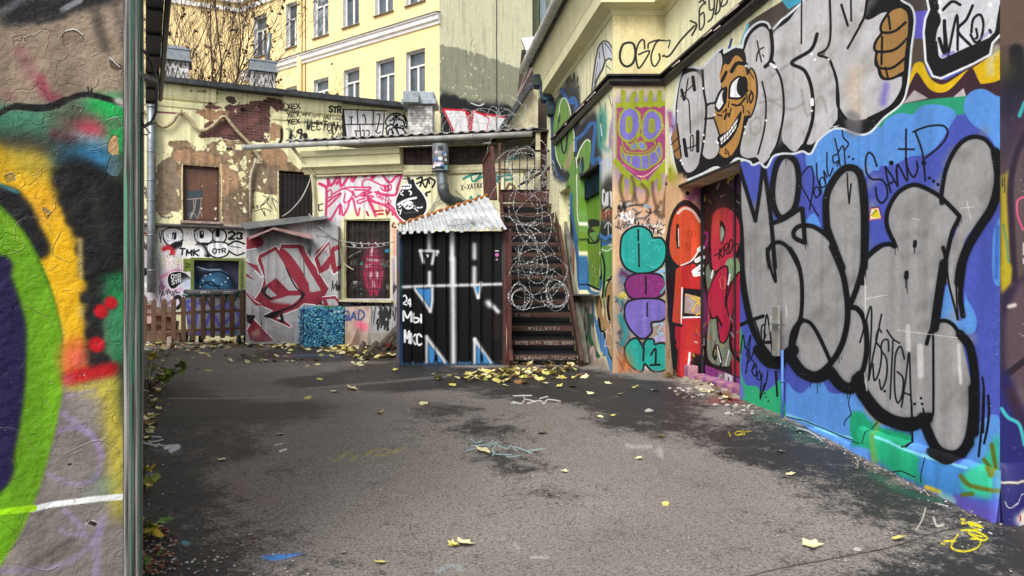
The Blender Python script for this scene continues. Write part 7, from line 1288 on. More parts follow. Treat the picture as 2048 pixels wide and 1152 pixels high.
b.hexa([(a + .06, 16.9, zb_), (d - .06, 16.9, zb_), (d - .06, 17.5, zb_), (a + .06, 17.5, zb_)], [(a, 16.86, zt), (d, 16.86, zt), (d, 17.6, zt), (a, 17.6, zt)]); b.build('body', painted(BC, .5, .1, 14), BN, cv=BC, bevel=.02)
b = MB(); b.box(((a + d) / 2, 17.22, zt + .02), (d - a + .06, .82, .045)); b.build('rim', mat('green plastic', '1f5a3a', .5), BN, bevel=.01)
b = MB(); b.box(((a + d) / 2, 17.2, zt + .10), (d - a + .02, .78, .1)); b.box(((a + d) / 2, 16.8, zt + .07), (d - a - .2, .06, .1)); lid = b.build('lid', mat('black lid plastic', '3a3d40', .55, 0, '2c2e31', 5, .1), BN, bevel=.025)
b = MB()
for i, (tx, x) in enumerate((("OPEN", a + .42), ("OPEN", a + .95))):
    for j, ch in enumerate(tx):
        for st in GL[ch].split(';'): b.tube([Vector((x + j * .055 + int(g[0]) * .01, 16.765, zt + .055 + int(g[1]) * .009)) for g in st.split()], .006, 4)
b.build('lettering', M_white, lid)
for x, y in ((a + .12, 17.0), (d - .14, 16.98), (a + .14, 17.45), (d - .14, 17.45)):
    b = MB(); b.tube([Vector((x - .03, y, .66)), Vector((x + .03, y, .66))], .1, 18); wh_ = b.build('wheel', mat('dark green tyre', '20302a', .7, 0, '15191a', 6), BN, bevel=.01)
    b = MB(); b.box((x, y, .76), (.09, .06, .12)); b.build('fork', M_zinc, wh_)
r = random.Random(17)
boxes = [(302, 668, 16.9, .55, .4, .35, 'flattened pale cardboard box lying behind the first two fence pickets', 'a58a74'), (330, 652, 17.1, .5, .45, .3, 'crushed brown cardboard box piled behind the third picket', '85684e'), (318, 630, 17.4, .4, .4, .35, 'pinkish cardboard box topmost of the pile behind the fence', 'a88c80'), (352, 672, 17.0, .45, .3, .22, 'torn cardboard sheet stuffed under the bin end', '7a6250')]
for px, py, y, sx_, sy_, sz_, lab, colr in boxes:
    p = at(px, py, y); o = thing('cardboard_box', lab, 'box', p, 'cardboard behind the fence'); mt = mat('cardboard ' + colr, colr, .85, 0, None, 4, .15); M = Euler((r.uniform(-.15, .15), r.uniform(-.2, .2), r.uniform(-.5, .5))).to_matrix().to_4x4()
    b = MB(); b.box(p, (sx_, sy_, sz_), M=M); b.build('carton', mt, o, bevel=.004)
    b = MB(); t = p + M @ Vector((-sx_ / 2, -sy_ / 2, sz_ / 2)); u = M @ Vector((sx_, 0, 0)); v = M @ Vector((0, -.16, .07)); b.hexa([t, t + u, t + u + v, t + v], [q + Vector((0, 0, .006)) for q in (t, t + u, t + u + v, t + v)]); b.build('flap', mt, o)
for i, (px, py, rot, lab) in enumerate(((322, 690, .2, 'flat pale cardboard scrap on the ground by the first fence pickets'), (412, 684, -.3, 'flat cardboard scrap sticking out under the middle of the fence'), (415, 694, .5, 'small torn card triangle on leaves below the fence'))):
    p = on_ground(px, py, .03); b = MB(); b.box(p, (.42 - .1 * i, .16, .006), M=Euler((.12, .05, rot)).to_matrix().to_4x4()); tag(b.build('cardboard_scrap', mat('card scrap', 'b59a86', .85, 0, '9a8070', 5, .1), None, p), lab, 'cardboard', 'cardboard behind the fence')
p = at(300, 600, 17.3)
for i, (x0_, y0_, x1_, y1_, lab) in enumerate(((288, 600, 306, 690, 'long grey plank leaning behind the first picket'), (298, 602, 312, 690, 'darker plank leaning against the wall behind the second picket'))):
    b = MB(); b.bar(at(x0_, y0_, 17.6), at(x1_, y1_, 17.2), .13, .025, up=(0, 1, 0)); tag(b.build('old_plank', M_wood, None, at(x1_, y1_, 17.2)), lab, 'plank')

# ---------------------------------------------------------------- shaggy blue cube
p = at(628, 694, 16.2); QB = thing('shaggy_blue_cube', 'waist-high shaggy cube of blue foil with green top edge by the grey lean-to', 'cube', (p.x + .1, 16.5, .56))
fr, bk = mat('blue shaggy foil', '3b8fb8', .45, .1, '1f5f92', 22, .8, 60, contrast=(.3, .7)), mat('dark blue cloth', '24406e', .7)
rz = .42; Mz = Matrix.Rotation(rz, 4, 'Z'); c0 = Vector((p.x + .10, 16.45, 0)); hx, hy, hh = .43, .36, .86
def qp(x, y, z): return c0 + Mz @ Vector((x, y, 0)) + Vector((0, 0, .555 + z))
b = MB(); b.hexa([qp(*v, 0) for v in ((-hx, -hy), (hx, -hy), (hx, hy), (-hx, hy))], [qp(*v, hh) for v in ((-hx, -hy), (hx, -hy), (hx, hy), (-hx, hy))]); b.build('core', bk, QB, bevel=.01)
r = random.Random(5); cols_ = ['6cbcdc', '4498cc', '98d8e8', '2a66a6', '52a8c4', '3a86a6']; ms = [mat('blue foil ' + q, q, .45, .1, None, 12, .1) for q in cols_]
b = MB()
for i in range(2600):
    f = r.random(); z = r.uniform(.01, hh)
    if f < .52: P, nr = (r.uniform(-hx, hx), -hy, z), Vector((0, -1, 0))
    elif f < .86: P, nr = (hx, r.uniform(-hy, hy), z), Vector((1, 0, 0))
    elif f < .93: P, nr = (-hx, r.uniform(-hy, hy), z), Vector((-1, 0, 0))
    else: P, nr = (r.uniform(-hx, hx), r.uniform(-hy, hy), hh), Vector((0, 0, 1))
    n_ = (Mz.to_3x3() @ nr); o = qp(*P) + n_ * r.uniform(0, .02); t = (n_.cross(Vector((r.gauss(0, 1), r.gauss(0, 1), r.gauss(0, 1))))).normalized(); s = r.uniform(.012, .034); u = n_.cross(t); k = r.uniform(.2, 1.2)
    b.cur = r.choice([0, 0, 1, 1, 2, 3, 4, 5]) if not (f >= .52 and P[0] == hx and r.random() < .6) else 3
    b.face([o - t * s + n_ * .03 * k, o - u * s * .8, o + t * s + n_ * .035 * k, o + u * s * .8 + n_ * .02])
b.build('blue_tufts', ms, QB)
b = MB()
for i in range(420):
    o = qp(r.uniform(-hx * .3, hx), r.uniform(-hy, hy), hh + r.uniform(0, .03)); t = Vector((r.gauss(0, 1), r.gauss(0, 1), r.gauss(0, .5))).normalized(); u = t.orthogonal().normalized(); s = r.uniform(.012, .03); b.face([o - t * s, o - u * s, o + t * s, o + u * s])
b.build('green_tufts', mat('bright green foil', '2f8a2c', .5, 0, '1d6a20', 12, .1), QB)
b = MB(); b.prism([qp(hx * .45, -hy - .03, hh * .93), qp(hx, -hy - .03, hh * .94), qp(hx + .03, -hy + .25, hh * .90), qp(hx * .5, -hy - .04, hh * .86)], (0, 0, .01)); b.build('peeled_foil', M_white, QB)

# ---------------------------------------------------------------- boards and logs by the annex
BB = Canvas('board', at(690, 0, 16.0).x, 16.0, 1, 0, -.1, .8, .5, 1.5, 240, 'b49f92'); c = BB
c.F(O, "680,600 750,600 750,700 680,700", mottled('b8a298', 'a08878', .2, 3, 240), 0); c.S(T8, "265,740 300,760", 50, 'd8607c', soft=22, a=.9); c.T(T8, "SAD", 150, 715, 310, 708, 60, 12, '3a4a80'); c.S(T8, "185,660 195,700 180,715 170,690", 11, '3a4a80'); c.S(T8, "200,820 180,860", 40, '96745c', soft=20, a=.6); c.finish(.06, .04, 0, 3)
bo = lambda px, py, y: at(px, py, y)
b = MB(); b.prism([bo(690, 694, 15.85), bo(734, 690, 15.85), bo(742, 612, 16.15), bo(690, 614, 16.15)], (0, .02, 0)); tag(b.build('leaning_board', painted(BB, .7, .08, 10), None, bo(712, 693, 15.85), cv=BB), 'pinkish board with blue sprayed letters leaning under the grilled window', 'board')
b = MB(); b.prism([bo(740, 665, 16.0), bo(783, 665, 16.0), bo(785, 614, 16.3), bo(744, 612, 16.3)], (0, .02, 0)); BK = Canvas('scribbled sheet', bo(738, 0, 16.1).x, 16.1, 1, 0, -.1, .8, .5, 1.7, 240, '8f8f90'); c = BK
c.scribble(T8, 385, 610, 480, 700, 10, K, 14, 5); c.scribble(T8, 380, 680, 470, 780, 10, K, 12, 8); c.scribble(T8, 390, 640, 470, 740, 8, K, 12, 11); c.S(T8, "385,610 470,780", 10, K); c.T(T8, "+NEM", 362, 780, 366, 620, 24, 5, K); c.finish(.08, .05, 0, 2)
tag(b.build('scribbled_sheet', painted(BK, .7, .08, 10), None, bo(760, 665, 16.0), cv=BK), 'grey sheet scribbled over in black between pink board and shed', 'board')
b = MB(); b.prism([bo(738, 690, 15.95), bo(790, 688, 15.95), bo(790, 664, 16.0), bo(738, 666, 16.0)], (0, .06, 0)); tag(b.build('grey_beam', mat('grey timber beam', '9a948c', .85, 0, '77706a', 5, .3), None, bo(764, 690, 15.95)), 'pale timber beam lying under the scribbled sheet', 'beam')
b = MB(); b.prism([bo(700, 692, 15.6), bo(712, 690, 15.6), bo(716, 655, 15.9)], (0, .03, 0)); tag(b.build('wood_offcut', mat('brown offcut', '7c5f4c', .85, 0, '5a4234', 6, .3), None, bo(706, 691, 15.6)), 'pointed brown wood offcut leaning on the pinkish board', 'wood')
M_end = mat('sawn log end', '6a5c50', .9, 0, '453a32', 14, .3); M_logb = mat('grey log bark', '6f665c', .95, 0, '453c34', 9, .8, 30, stretch=(6, 6, 1.5))
logs = [(708, 716, 716, 690, .05, 'thin grey log lying farthest from the shed'), (727, 712, 742, 690, .055, 'grey log lying flat next to the outermost thin log'), (748, 700, 790, 655, .06, 'long slanting log on top of the pile, nearest the shed'), (768, 692, 790, 668, .05, 'short log second from the top against the shed'), (745, 708, 764, 690, .06, 'log with dark end in the middle of the woodpile'), (757, 706, 776, 690, .06, 'log end in the middle row beside the one with dark end'), (772, 714, 786, 700, .055, 'log at the bottom row in the middle'), (784, 712, 794, 698, .06, 'log at the bottom row beside the shed'), (752, 718, 768, 704, .055, 'log at the front of the bottom row'), (783, 690, 794, 678, .06, 'stubby log halfway up the pile touching the shed'), (784, 672, 792, 655, .06, 'upright stub topmost in the corner between shed and beam'), (765, 716, 780, 705, .05, 'smallest log end at the front of the bottom row')]
for px, py, qx, qy, rad, lab in logs:
    a = at(px, py, 12.9); a.z = max(a.z, .55 + rad); e = at(qx, qy, 13.4); a.y += .4; e.y += .5; b = MB(); d = (e - a) * 1.0
    P = [a.lerp(e, t) for t in np.linspace(0, 1, 5)]; b.tube(P, rad, 12, rs=[rad * random.Random(px + i).uniform(.92, 1.06) for i in range(5)]); root = thing('firewood_log', lab, 'log', a, 'firewood stacked by the shed'); b.build('bark', M_logb, root)
    b = MB(); n_ = d.normalized(); b.tube([a - n_ * .004, a - n_ * .001], rad * .93, 12); b.build('cut_end', mat('red painted end', '9a3238', .8) if 'second from the top' in lab else M_end, root)

# ---------------------------------------------------------------- leaves, stones, weeds
leafm = [mat('leaf ' + q, q, .6, 0, q2, 9, .15) for q, q2 in (('d2c874', 'b4a850'), ('e0d8ac', 'c8bd8c'), ('8a6238', '64462a'), ('d8cf8c', 'bdb268'), ('a4a44a', '7c8034'))]
def leaf_poly(s, r, lobes=5):
    P = []
    for i in range(lobes * 2):
        a = math.pi * (i / (lobes * 2 - 1)) * 1.7 - .35 * math.pi + r.uniform(-.08, .08); ra = s * (r.uniform(.75, 1.12) if i % 2 == 0 else r.uniform(.58, .8)) * (1.15 if i == lobes - 1 or i == lobes else 1)
        P.append((math.cos(a) * ra, math.sin(a) * ra))
    P.append((0.03 * s, -s * .5)); return P
def add_leaf(b, p, s, r, mi, tilt=.25, curl=.25):
    M = Matrix.Rotation(r.uniform(0, 6.28), 3, 'Z') @ Matrix.Rotation(r.uniform(-tilt, tilt), 3, 'X') @ Matrix.Rotation(r.uniform(-tilt, tilt), 3, 'Y'); b.cur = mi; c = Vector(p); pl = leaf_poly(s, r); cu = r.uniform(-.2, 1) * curl
    V = [c] + [c + M @ Vector((x, y, cu * (x * x + .6 * y * y) / s)) for x, y in pl]; n = len(pl)
    b.idx(V, [[0, 1 + i, 1 + (i + 1) % n] for i in range(n)])
r = random.Random(77)
big = [(706, 780, .10), (968, 903, .11), (928, 1090, .075), (908, 1092, .055), (1625, 1094, .075), (1145, 774, .09), (1270, 778, .07), (1310, 782, .08), (1146, 758, .08), (1215, 768, .07), (1118, 775, .07), (670, 785, .07), (616, 797, .07), (847, 808, .08), (417, 742, .09), (615, 733, .07), (1086, 868, .07), (445, 920, .05), (760, 1128, .05), (1278, 918, .045), (1326, 876, .05), (1600, 864, .06), (905, 1092, .04), (560, 870, .05), (760, 828, .06), (395, 738, .06), (520, 725, .07), (865, 750, .06), (790, 742, .08), (715, 742, .07), (980, 750, .07), (1010, 772, .07), (1050, 765, .06), (1090, 768, .06), (905, 772, .08), (1200, 835, .05), (1226, 833, .04), (845, 740, .06), (640, 760, .06), (775, 760, .06), (1360, 790, .05), (1072, 905, .04), (1330, 1010, .04), (1128, 945, .04), (685, 1108, .03), (1560, 905, .05), (1795, 1080, .06), (1580, 950, .05), (1240, 790, .06), (1180, 790, .06)]
protos = []
for i in range(10):
    b = MB(); add_leaf(b, (0, 0, 0), 1.0, r, 0, .18, .35); protos.append(b)
def where(px, py):
    if py > 1000: return 'in the foreground'
    if py > 850: return 'in the middle of the yard'
    return None
for i, (px, py, s) in enumerate(big):
    p = on_ground(px, py, .012); b = MB(); add_leaf(b, p, s * .82, r, 0, .3, .6); o = b.build('fallen_leaf', leafm[{0: 1, 1: 1, 2: 1, 4: 1, 16: 2}.get(i, 0 if i == 3 else i % 2)], None, p)
    lab = {0: 'largest pale yellow maple leaf, alone on grey asphalt before the shed', 1: 'pale curled maple leaf lying on the blue chalk scribble', 2: 'pale upturned leaf lying beside a bright yellow oval leaf', 3: 'bright yellow oval leaf lying beside a pale upturned leaf', 4: 'pale torn leaf alone just above the thin asphalt crack', 16: 'brown curled leaf alone in the middle of the yard'}.get(i, 'small yellow autumn leaf scattered on the asphalt')
    tag(o, lab, 'leaf', 'autumn leaves scattered on the asphalt')
b = MB()
def scatter(n, poly, smin, smax, zz=.02, mix_=(0, 0, 1, 1, 2, 3, 4)):
    P = np.array([[float(v) for v in q.split(',')] for q in poly.split()]); lo, hi = P.min(0), P.max(0); k = 0
    while k < n:
        x, y = r.uniform(lo[0], hi[0]), r.uniform(lo[1], hi[1]); ins = False; j = len(P) - 1
        for i in range(len(P)):
            if (P[i][1] > y) != (P[j][1] > y) and x < (P[j][0] - P[i][0]) * (y - P[i][1]) / (P[j][1] - P[i][1]) + P[i][0]: ins = not ins
            j = i
        if not ins: continue
        k += 1; p = on_ground(x, y, r.uniform(.005, zz)); add_leaf(b, p, r.uniform(smin, smax), r, r.choice(mix_), .5, .5)
scatter(260, "290,688 480,684 700,690 790,700 790,715 640,705 500,700 290,700", .04, .09, .05, (0, 1, 1, 2, 2, 3)); scatter(150, "690,690 790,700 790,720 720,722 660,706", .04, .08, .07, (0, 1, 1, 2, 3)); scatter(95, "900,760 1020,738 1150,735 1160,742 1060,752 960,765", .035, .075, .06, (1, 1, 3, 2, 2, 0)); scatter(60, "870,752 1000,740 1170,738 1180,760 1000,772 880,768", .04, .08, .03)
scatter(60, "300,698 800,715 800,735 300,720", .03, .07, .02); scatter(90, "284,760 330,720 330,800 290,900", .02, .05, .04, (1, 2, 2, 3)); scatter(40, "1370,770 1400,755 1480,800 1470,815", .02, .05, .03, (2, 2, 1)); scatter(60, "420,670 490,668 490,690 420,690", .04, .08, .08, (2, 2, 0)); scatter(70, "1000,738 1150,738 1150,712 1000,712", .05, .09, .05, (1, 1, 3, 2, 2))
tag(b.build('leaf_litter', leafm, None, (0, 0, 0)), 'drifts of yellow and brown maple leaves along the walls and stair foot', 'leaves', kind='stuff')
def stone(b, p, s, r):
    k = 7; V = []
    for j, (h, q) in enumerate(((-.3, .8), (.15, 1.), (.5, .55))): V += [Vector(p) + Vector((math.cos(6.283 * i / k) * s * q * r.uniform(.75, 1.2), math.sin(6.283 * i / k) * s * q * r.uniform(.7, 1.15), h * s * r.uniform(.8, 1.1))) for i in range(k)]
    b.idx(V, [[j * k + i, j * k + (i + 1) % k, (j + 1) * k + (i + 1) % k, (j + 1) * k + i] for j in range(2) for i in range(k)] + [[2 * k + i for i in range(k)]])
cm = [mat('crumb ' + q, q, .9) for q in ('a8a096', 'c4beb6', '8a8078', '6f665f')]; b = MB()
def crumbs(n, q, smin, smax, spread):
    P = smooth(pts(O, q), False, 12)
    for _ in range(n):
        x, y = P[r.randrange(len(P))]; p = on_ground(x + r.gauss(0, spread), max(690, y + abs(r.gauss(0, spread * .6))), .004); b.cur = r.randrange(4); stone(b, p, r.uniform(smin, smax), r)
crumbs(200, "1490,805 1570,840 1700,905 1760,935 1860,985 1990,1055", .003, .011, 12); crumbs(120, "1380,775 1480,810", .008, .03, 16); crumbs(180, "300,760 300,900 320,1100 450,1100", .004, .012, 40); crumbs(160, "600,800 1000,850 1400,950 1700,1100", .003, .007, 140); crumbs(70, "1640,860 1800,960 1950,1060", .003, .008, 40); crumbs(60, "450,1060 520,1080 600,1150", .003, .009, 30)
tag(b.build('plaster_crumbs', cm, None, (0, 0, 0)), 'pale plaster crumbs and grit strewn along the foot of the right wall', 'grit', kind='stuff')
for i, (px, py, s, lab) in enumerate(((1431, 812, .035, 'grey stone of the pair by the red stain, farther from the wall'), (1455, 813, .035, 'grey stone of the pair by the red stain, nearer the wall'), (1405, 792, .04, 'pale rounded stone lying between red stain and door step'), (1456, 831, .045, 'flat pale stone in front of the red stain'), (1298, 826, .05, 'flat whitish stone alone on the dark asphalt'), (1715, 1103, .028, 'pale pebble on the asphalt between torn leaf and thin crack'), (1447, 806, .03, 'chip of plaster on the red stain'))):
    p = on_ground(px, py, s * .3); b = MB(); stone(b, p, s, r); tag(b.build('stone', mat('stone grey', 'b0aaa2', .9, 0, '8d867e', 9, .4), None, p, sub=0), lab, 'stone')
def at_px(px, py): return on_ground(px, py, 0)
b = MB(); bm_ = [mat('rubble ' + q, q, .9) for q in ('8a4a38', '9a6a54', 'a89c92', '5c4a40')]
for _ in range(420):
    px, py = r.uniform(270, 355), r.uniform(1060, 1150)
    if r.random() < (px - 270) / 110: continue
    p = on_ground(px, py, r.uniform(.003, .012)); b.cur = r.randrange(4); stone(b, p, r.uniform(.004, .013), r)
for _ in range(120): p = on_ground(r.uniform(400, 520), r.uniform(1070, 1110), .003); b.cur = r.choice([0, 1, 2, 2]); stone(b, p, r.uniform(.002, .006), r)
tag(b.build('brick_rubble', bm_, None, (0, 0, 0)), 'crushed red brick and leaves below the grey corner posts', 'rubble', kind='stuff')
# weeds by the near wall
gm = [mat('weed leaf ' + q, q, .5, 0, q2, 14, .15) for q, q2 in (('93a43c', '6c7e2a'), ('d8bc30', 'b49a20'), ('6c8c40', '4c6a2c'), ('e0cc5a', 'c0a63c'))]
def weed(name, label, base, stems, seed, mixw, s0):
    r2 = random.Random(seed); root = thing(name, label, 'plant', base, 'maple seedlings along the near wall'); b = MB(); lf = MB()
    for (dx, dy, h, nl) in stems:
        P = [Vector(base) + Vector((dx * t + r2.uniform(-.01, .01), dy * t, h * t - .08 * h * t * t)) for t in np.linspace(0, 1, 7)]; b.tube(P, .004, 5, rs=[.006 - .0006 * i for i in range(7)])
        for j in range(nl):
            t = r2.uniform(.35, 1); p = P[min(6, int(t * 6))]; q = p + Vector((r2.uniform(-1, 1), r2.uniform(-1, 1), r2.uniform(-.2, .5))) * s0 * 1.2; b.tube([p, q], .0015, 3); add_leaf(lf, q, s0 * r2.uniform(.6, 1.1), r2, r2.choice(mixw), .9, .4)
    b.build('stem', mat('weed stem', '4a4430', .8), root); lf.build('leaf_cluster', gm, root)
weed('maple_seedling', 'green leafed seedling leaning out from the wall over the asphalt', on_ground(297, 778), [(.42, .2, .40, 14), (.34, .1, .26, 8), (.46, .15, .30, 10), (.16, .25, .50, 4), (.06, .1, .62, 2), (.0, 0, .35, 5)], 3, (0, 2, 2, 0), .06)
weed('maple_seedling', 'yellow leafed seedling close against the orange end of the wall', on_ground(296, 732), [(.02, 0, .32, 5), (.05, .1, .22, 4)], 5, (1, 3, 1), .065)
weed('maple_seedling', 'green and yellow seedling growing halfway along the near wall', on_ground(286, 985), [(.03, 0, .22, 5), (.04, -.05, .30, 4), (.02, .05, .14, 4)], 7, (0, 0, 1, 3), .055)
weed('maple_seedling', 'low bushy yellow and green seedling at the foot of the near wall', on_ground(284, 1085), [(.03, 0, .16, 7), (.07, .02, .12, 6), (.05, -.06, .20, 6), (.02, .1, .10, 4)], 9, (0, 1, 1, 2, 3), .05)
weed('maple_seedling', 'small dark green seedling lowest in the near corner', on_ground(282, 1140), [(.02, 0, .08, 4), (.05, .02, .10, 4)], 13, (2, 2, 0), .03)
b = MB(); r = random.Random(9)
for _ in range(60):
    p = rw(r.uniform(10.0, 10.15), -.12 + r.uniform(-.06, .04)); p.z = .5; q = p + Vector((r.uniform(-.12, .05), r.uniform(-.12, .1), r.uniform(-.02, .14))); b.tube([p, (p + q) / 2 + Vector((0, 0, .04)), q], .003, 3)
tag(b.build('dry_grass', mat('straw', '9a7c4a', .9), None, rw(10.1, -.1) + Vector((0, 0, .5))), 'tuft of dry grass at the broken door step', 'grass', kind='stuff')
# ---------------------------------------------------------------- near building on the left
NB = thing('corner_building', 'near building corner with thickly sprayed plaster and grey wooden corner posts', 'building', (-1.8, 3.3, 0))
pd = Vector((PL.d[0], PL.d[1], 0)); pn = Vector((-PL.d[1], PL.d[0], 0))
ue = float(PL.uv(PL.world(246, 600))[0] * (PL.u1 - PL.u0) + PL.u0)
b = MB(); P = lambda u, z, o=0: Vector((PL.p[0], PL.p[1], z)) + pd * u + pn * o
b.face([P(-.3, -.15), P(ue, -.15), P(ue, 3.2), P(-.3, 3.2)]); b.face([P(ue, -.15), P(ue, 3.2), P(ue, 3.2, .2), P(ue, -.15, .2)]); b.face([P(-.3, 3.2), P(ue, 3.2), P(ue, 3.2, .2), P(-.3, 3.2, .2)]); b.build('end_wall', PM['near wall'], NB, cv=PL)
def post_mat(name, base, base2, seed):
    m, nt, bs = nodes(name); L = nt.links.new; tc = N(nt, 'ShaderNodeTexCoord'); mp = N(nt, 'ShaderNodeMapping'); mp.inputs['Scale'].default_value = (110, 110, 2.); L(tc.outputs['Object'], mp.inputs[0])
    n = N(nt, 'ShaderNodeTexNoise', i_Scale=1.0, i_Detail=6.0); L(mp.outputs[0], n.inputs['Vector']); r1 = N(nt, 'ShaderNodeMapRange'); r1.inputs[1].default_value = .38; r1.inputs[2].default_value = .6; L(n.outputs[0], r1.inputs[0])
    mp2 = N(nt, 'ShaderNodeMapping'); mp2.inputs['Scale'].default_value = (14, 14, 1.1); mp2.inputs['Location'].default_value = (seed, seed, seed); L(tc.outputs['Object'], mp2.inputs[0]); n2 = N(nt, 'ShaderNodeTexNoise', i_Scale=1.0, i_Detail=4.0); L(mp2.outputs[0], n2.inputs['Vector'])
    r2 = N(nt, 'ShaderNodeMapRange'); r2.inputs[1].default_value = .6; r2.inputs[2].default_value = .66; L(n2.outputs[0], r2.inputs[0])
    c1 = mix(nt, r1.outputs[0], lin(base), lin(base2)); L(mix(nt, r2.outputs[0], c1, lin('3f7f62')), bs.inputs['Base Color']); bp = N(nt, 'ShaderNodeBump', i_Strength=.6, i_Distance=.004); L(n.outputs[0], bp.inputs['Height']); L(bp.outputs[0], bs.inputs['Normal']); bs.inputs['Roughness'].default_value = .8; return m
pm1, pm2 = post_mat('painted post', '8f8e8a', '3a3836', 0), post_mat('grey batten', '6c6c6c', '2a2a2b', 5)
M_gr = mat('green painted edge', '2c8a5a', .6, 0, '77807c', 6, .3, 20, stretch=(10, 10, 1.5))
for i, (xa, xb, ya, m_) in enumerate(((247, 255, 3.18, pm1), (256, 260, 3.17, pm2), (260.5, 262, 3.16, M_gr), (262.5, 268, 3.20, pm2), (269, 275, 3.19, pm1), (275.5, 278, 3.26, M_gr), (278.5, 284, 3.34, pm2))):
    b = MB(); a, c_ = at(xa, 600, ya), at(xb, 600, ya); b.box(((a.x + c_.x) / 2, ya + .006, 1.55), (c_.x - a.x, .012, 3.3)); b.build('corner_post', m_, NB, bevel=.002)
dW = Vector((-.506, 1, 0)); s0 = at(283.5, 600, 3.42); s0.z = 0
SW = Canvas('side of near building', s0.x, s0.y, -.506, 1, 0, 14.6, 0, 5, 40, '8a8d90'); c = SW
c.F(O, "270,0 300,0 300,420 270,420", '8f9a92', 0); c.F(O, "270,420 300,420 300,560 270,560", '3a3a5c', 0); c.F(O, "270,560 300,560 300,640 270,640", '5a4a9c', 0); c.F(O, "270,640 300,640 300,690 270,690", 'c89a2a', 0); c.F(O, "270,690 300,690 300,1200 270,1200", 'b8562a', 0); c.finish(.1, .1, 0, 3)
sw = painted(SW, .6, .2, 8)
b = MB(); e = s0 + dW * 11.6; nn = Vector((-1, -.506, 0)).normalized() * .25
b.prism([s0, e, e + Vector((0, 0, 4.9)), s0 + Vector((0, 0, 4.9))], nn); b.build('side_wall', sw, NB, cv=SW)
b = MB(); Ze = 1.6 + 408 / FOC * 15.2; o1, o2 = Vector((.02, .01, 0)), Vector((.23, .115, 0))
a0, a1 = s0 + dW * 4.0, s0 + dW * 12.2
for A_, B_, z in ((o1, o2, Ze),):
    b.hexa([a0 + A_ + Vector((0, 0, z)), a0 + B_ + Vector((0, 0, z + .02)), a1 + B_ + Vector((0, 0, z + .02)), a1 + A_ + Vector((0, 0, z))], [a0 + A_ + Vector((0, 0, z + .14)), a0 + B_ + Vector((0, 0, z + .12)), a1 + B_ + Vector((0, 0, z + .12)), a1 + A_ + Vector((0, 0, z + .14))])
for i in range(9): t = 4.2 + i * 1.0; q = s0 + dW * t; b.bar(q + o1 + Vector((0, 0, Ze - .02)), q + o2 + Vector((0, 0, Ze)), .06, .04)
b.build('eave', mat('black sheet eave', '131416', .6, 0, '1e1f21', 5, .1), NB)
b = MB(); P = [a0 + o2 + Vector((.05, .02, Ze + .08)), a1 + o2 + Vector((.05, .02, Ze + .08))]; b.tube(P, .045, 10); b.build('eave_gutter', mat('dark gutter', '1c1d20', .5, 0), NB)
b = MB(); q = at(281, 90, 3.3); b.tube([at(276, 90, 3.3), at(290, 105, 3.4), at(303, 125, 3.5), at(311, 150, 3.5), at(313, 190, 3.5), at(312, 225, 3.5), at(303, 243, 3.5), at(290, 251, 3.4), at(280, 258, 3.3)], .006, 8); b.tube([at(281, 258, 3.3), at(296, 250, 3.4), at(309, 246, 3.5)], .005, 6); b.tube([at(280, 232, 3.3), at(288, 252, 3.35), at(300, 266, 3.4), at(294, 270, 3.4), at(281, 267, 3.3)], .003, 6); b.tube([at(280, 225, 3.3), at(287, 225, 3.35)], .006, 6)
tag(b.build('loose_cable', M_cable, None, q), 'loose black cable looping out from the grey corner post', 'cable')
b = MB(); A_, B_ = at(277, 146, 3.28), at(316, 163, 3.42); d = (B_ - A_) / 11
for i in range(11):
    p = A_ + d * i; up = Vector((0, 0, .013))
    b.prism([p - up * .5, p + d * .5 - up, p + d - up * .5, p + d + up * .5, p + d * .5 + up, p + up * .5], (0, .002, 0))
b.tube([at(276, 140, 3.27), at(282, 150, 3.27), at(276, 158, 3.27)], .008, 6)
tag(b.build('perforated_strap', mat('dull zinc strap', '77797a', .45, .6, '4a4a4c', 60, .1), None, A_), 'perforated metal strap sticking out from the grey corner post', 'bracket')

# ---------------------------------------------------------------- tall yellow apartment house
AB = thing('yellow_apartment_house', 'tall yellow apartment house with white framed windows and pale green end wall', 'building', (-3, 30, .5))
M_yel = mat('yellow render', 'eed7a2', .9, 0, 'e2c890', 1.2, .12, 30, contrast=(.3, .7)); M_trim = mat('white trim', 'e6e5e4', .7, 0, 'd4d3d2', 3, .1); M_rev = mat('white reveal', 'e4e4e6', .8)
AC = Canvas('yellow face', -14.2, 38.0, 1.396, -1, -.0, 13.8, 0, 16.5, 6, 'e6c27c')
ad = Vector((AC.d[0], AC.d[1], 0)); an = Vector((-AC.d[1], AC.d[0], 0))
def au(px): return float(AC.uv(AC.world(px, 600))[0] * 13.8)
def ap(px, py, o=0): return AC.world(px, py, o)
ue_ = au(879)
wins = [(507, 533, 30, 113), (572, 598, 4, 94), (627, 657, -24, 73), (686, 718, -40, 52), (750, 786, -66, 27), (812, 850, -95, 7), (572, 603, 172, 240), (627, 657, 157, 225), (687, 719, 137, 212), (752, 789, 118, 206), (812, 850, 100, 189)]
holes = []
for x0, x1, y0, y1 in wins: xm = (x0 + x1) / 2; holes.append((au(x0), au(x1), ap(xm, y1).z, ap(xm, y0).z))
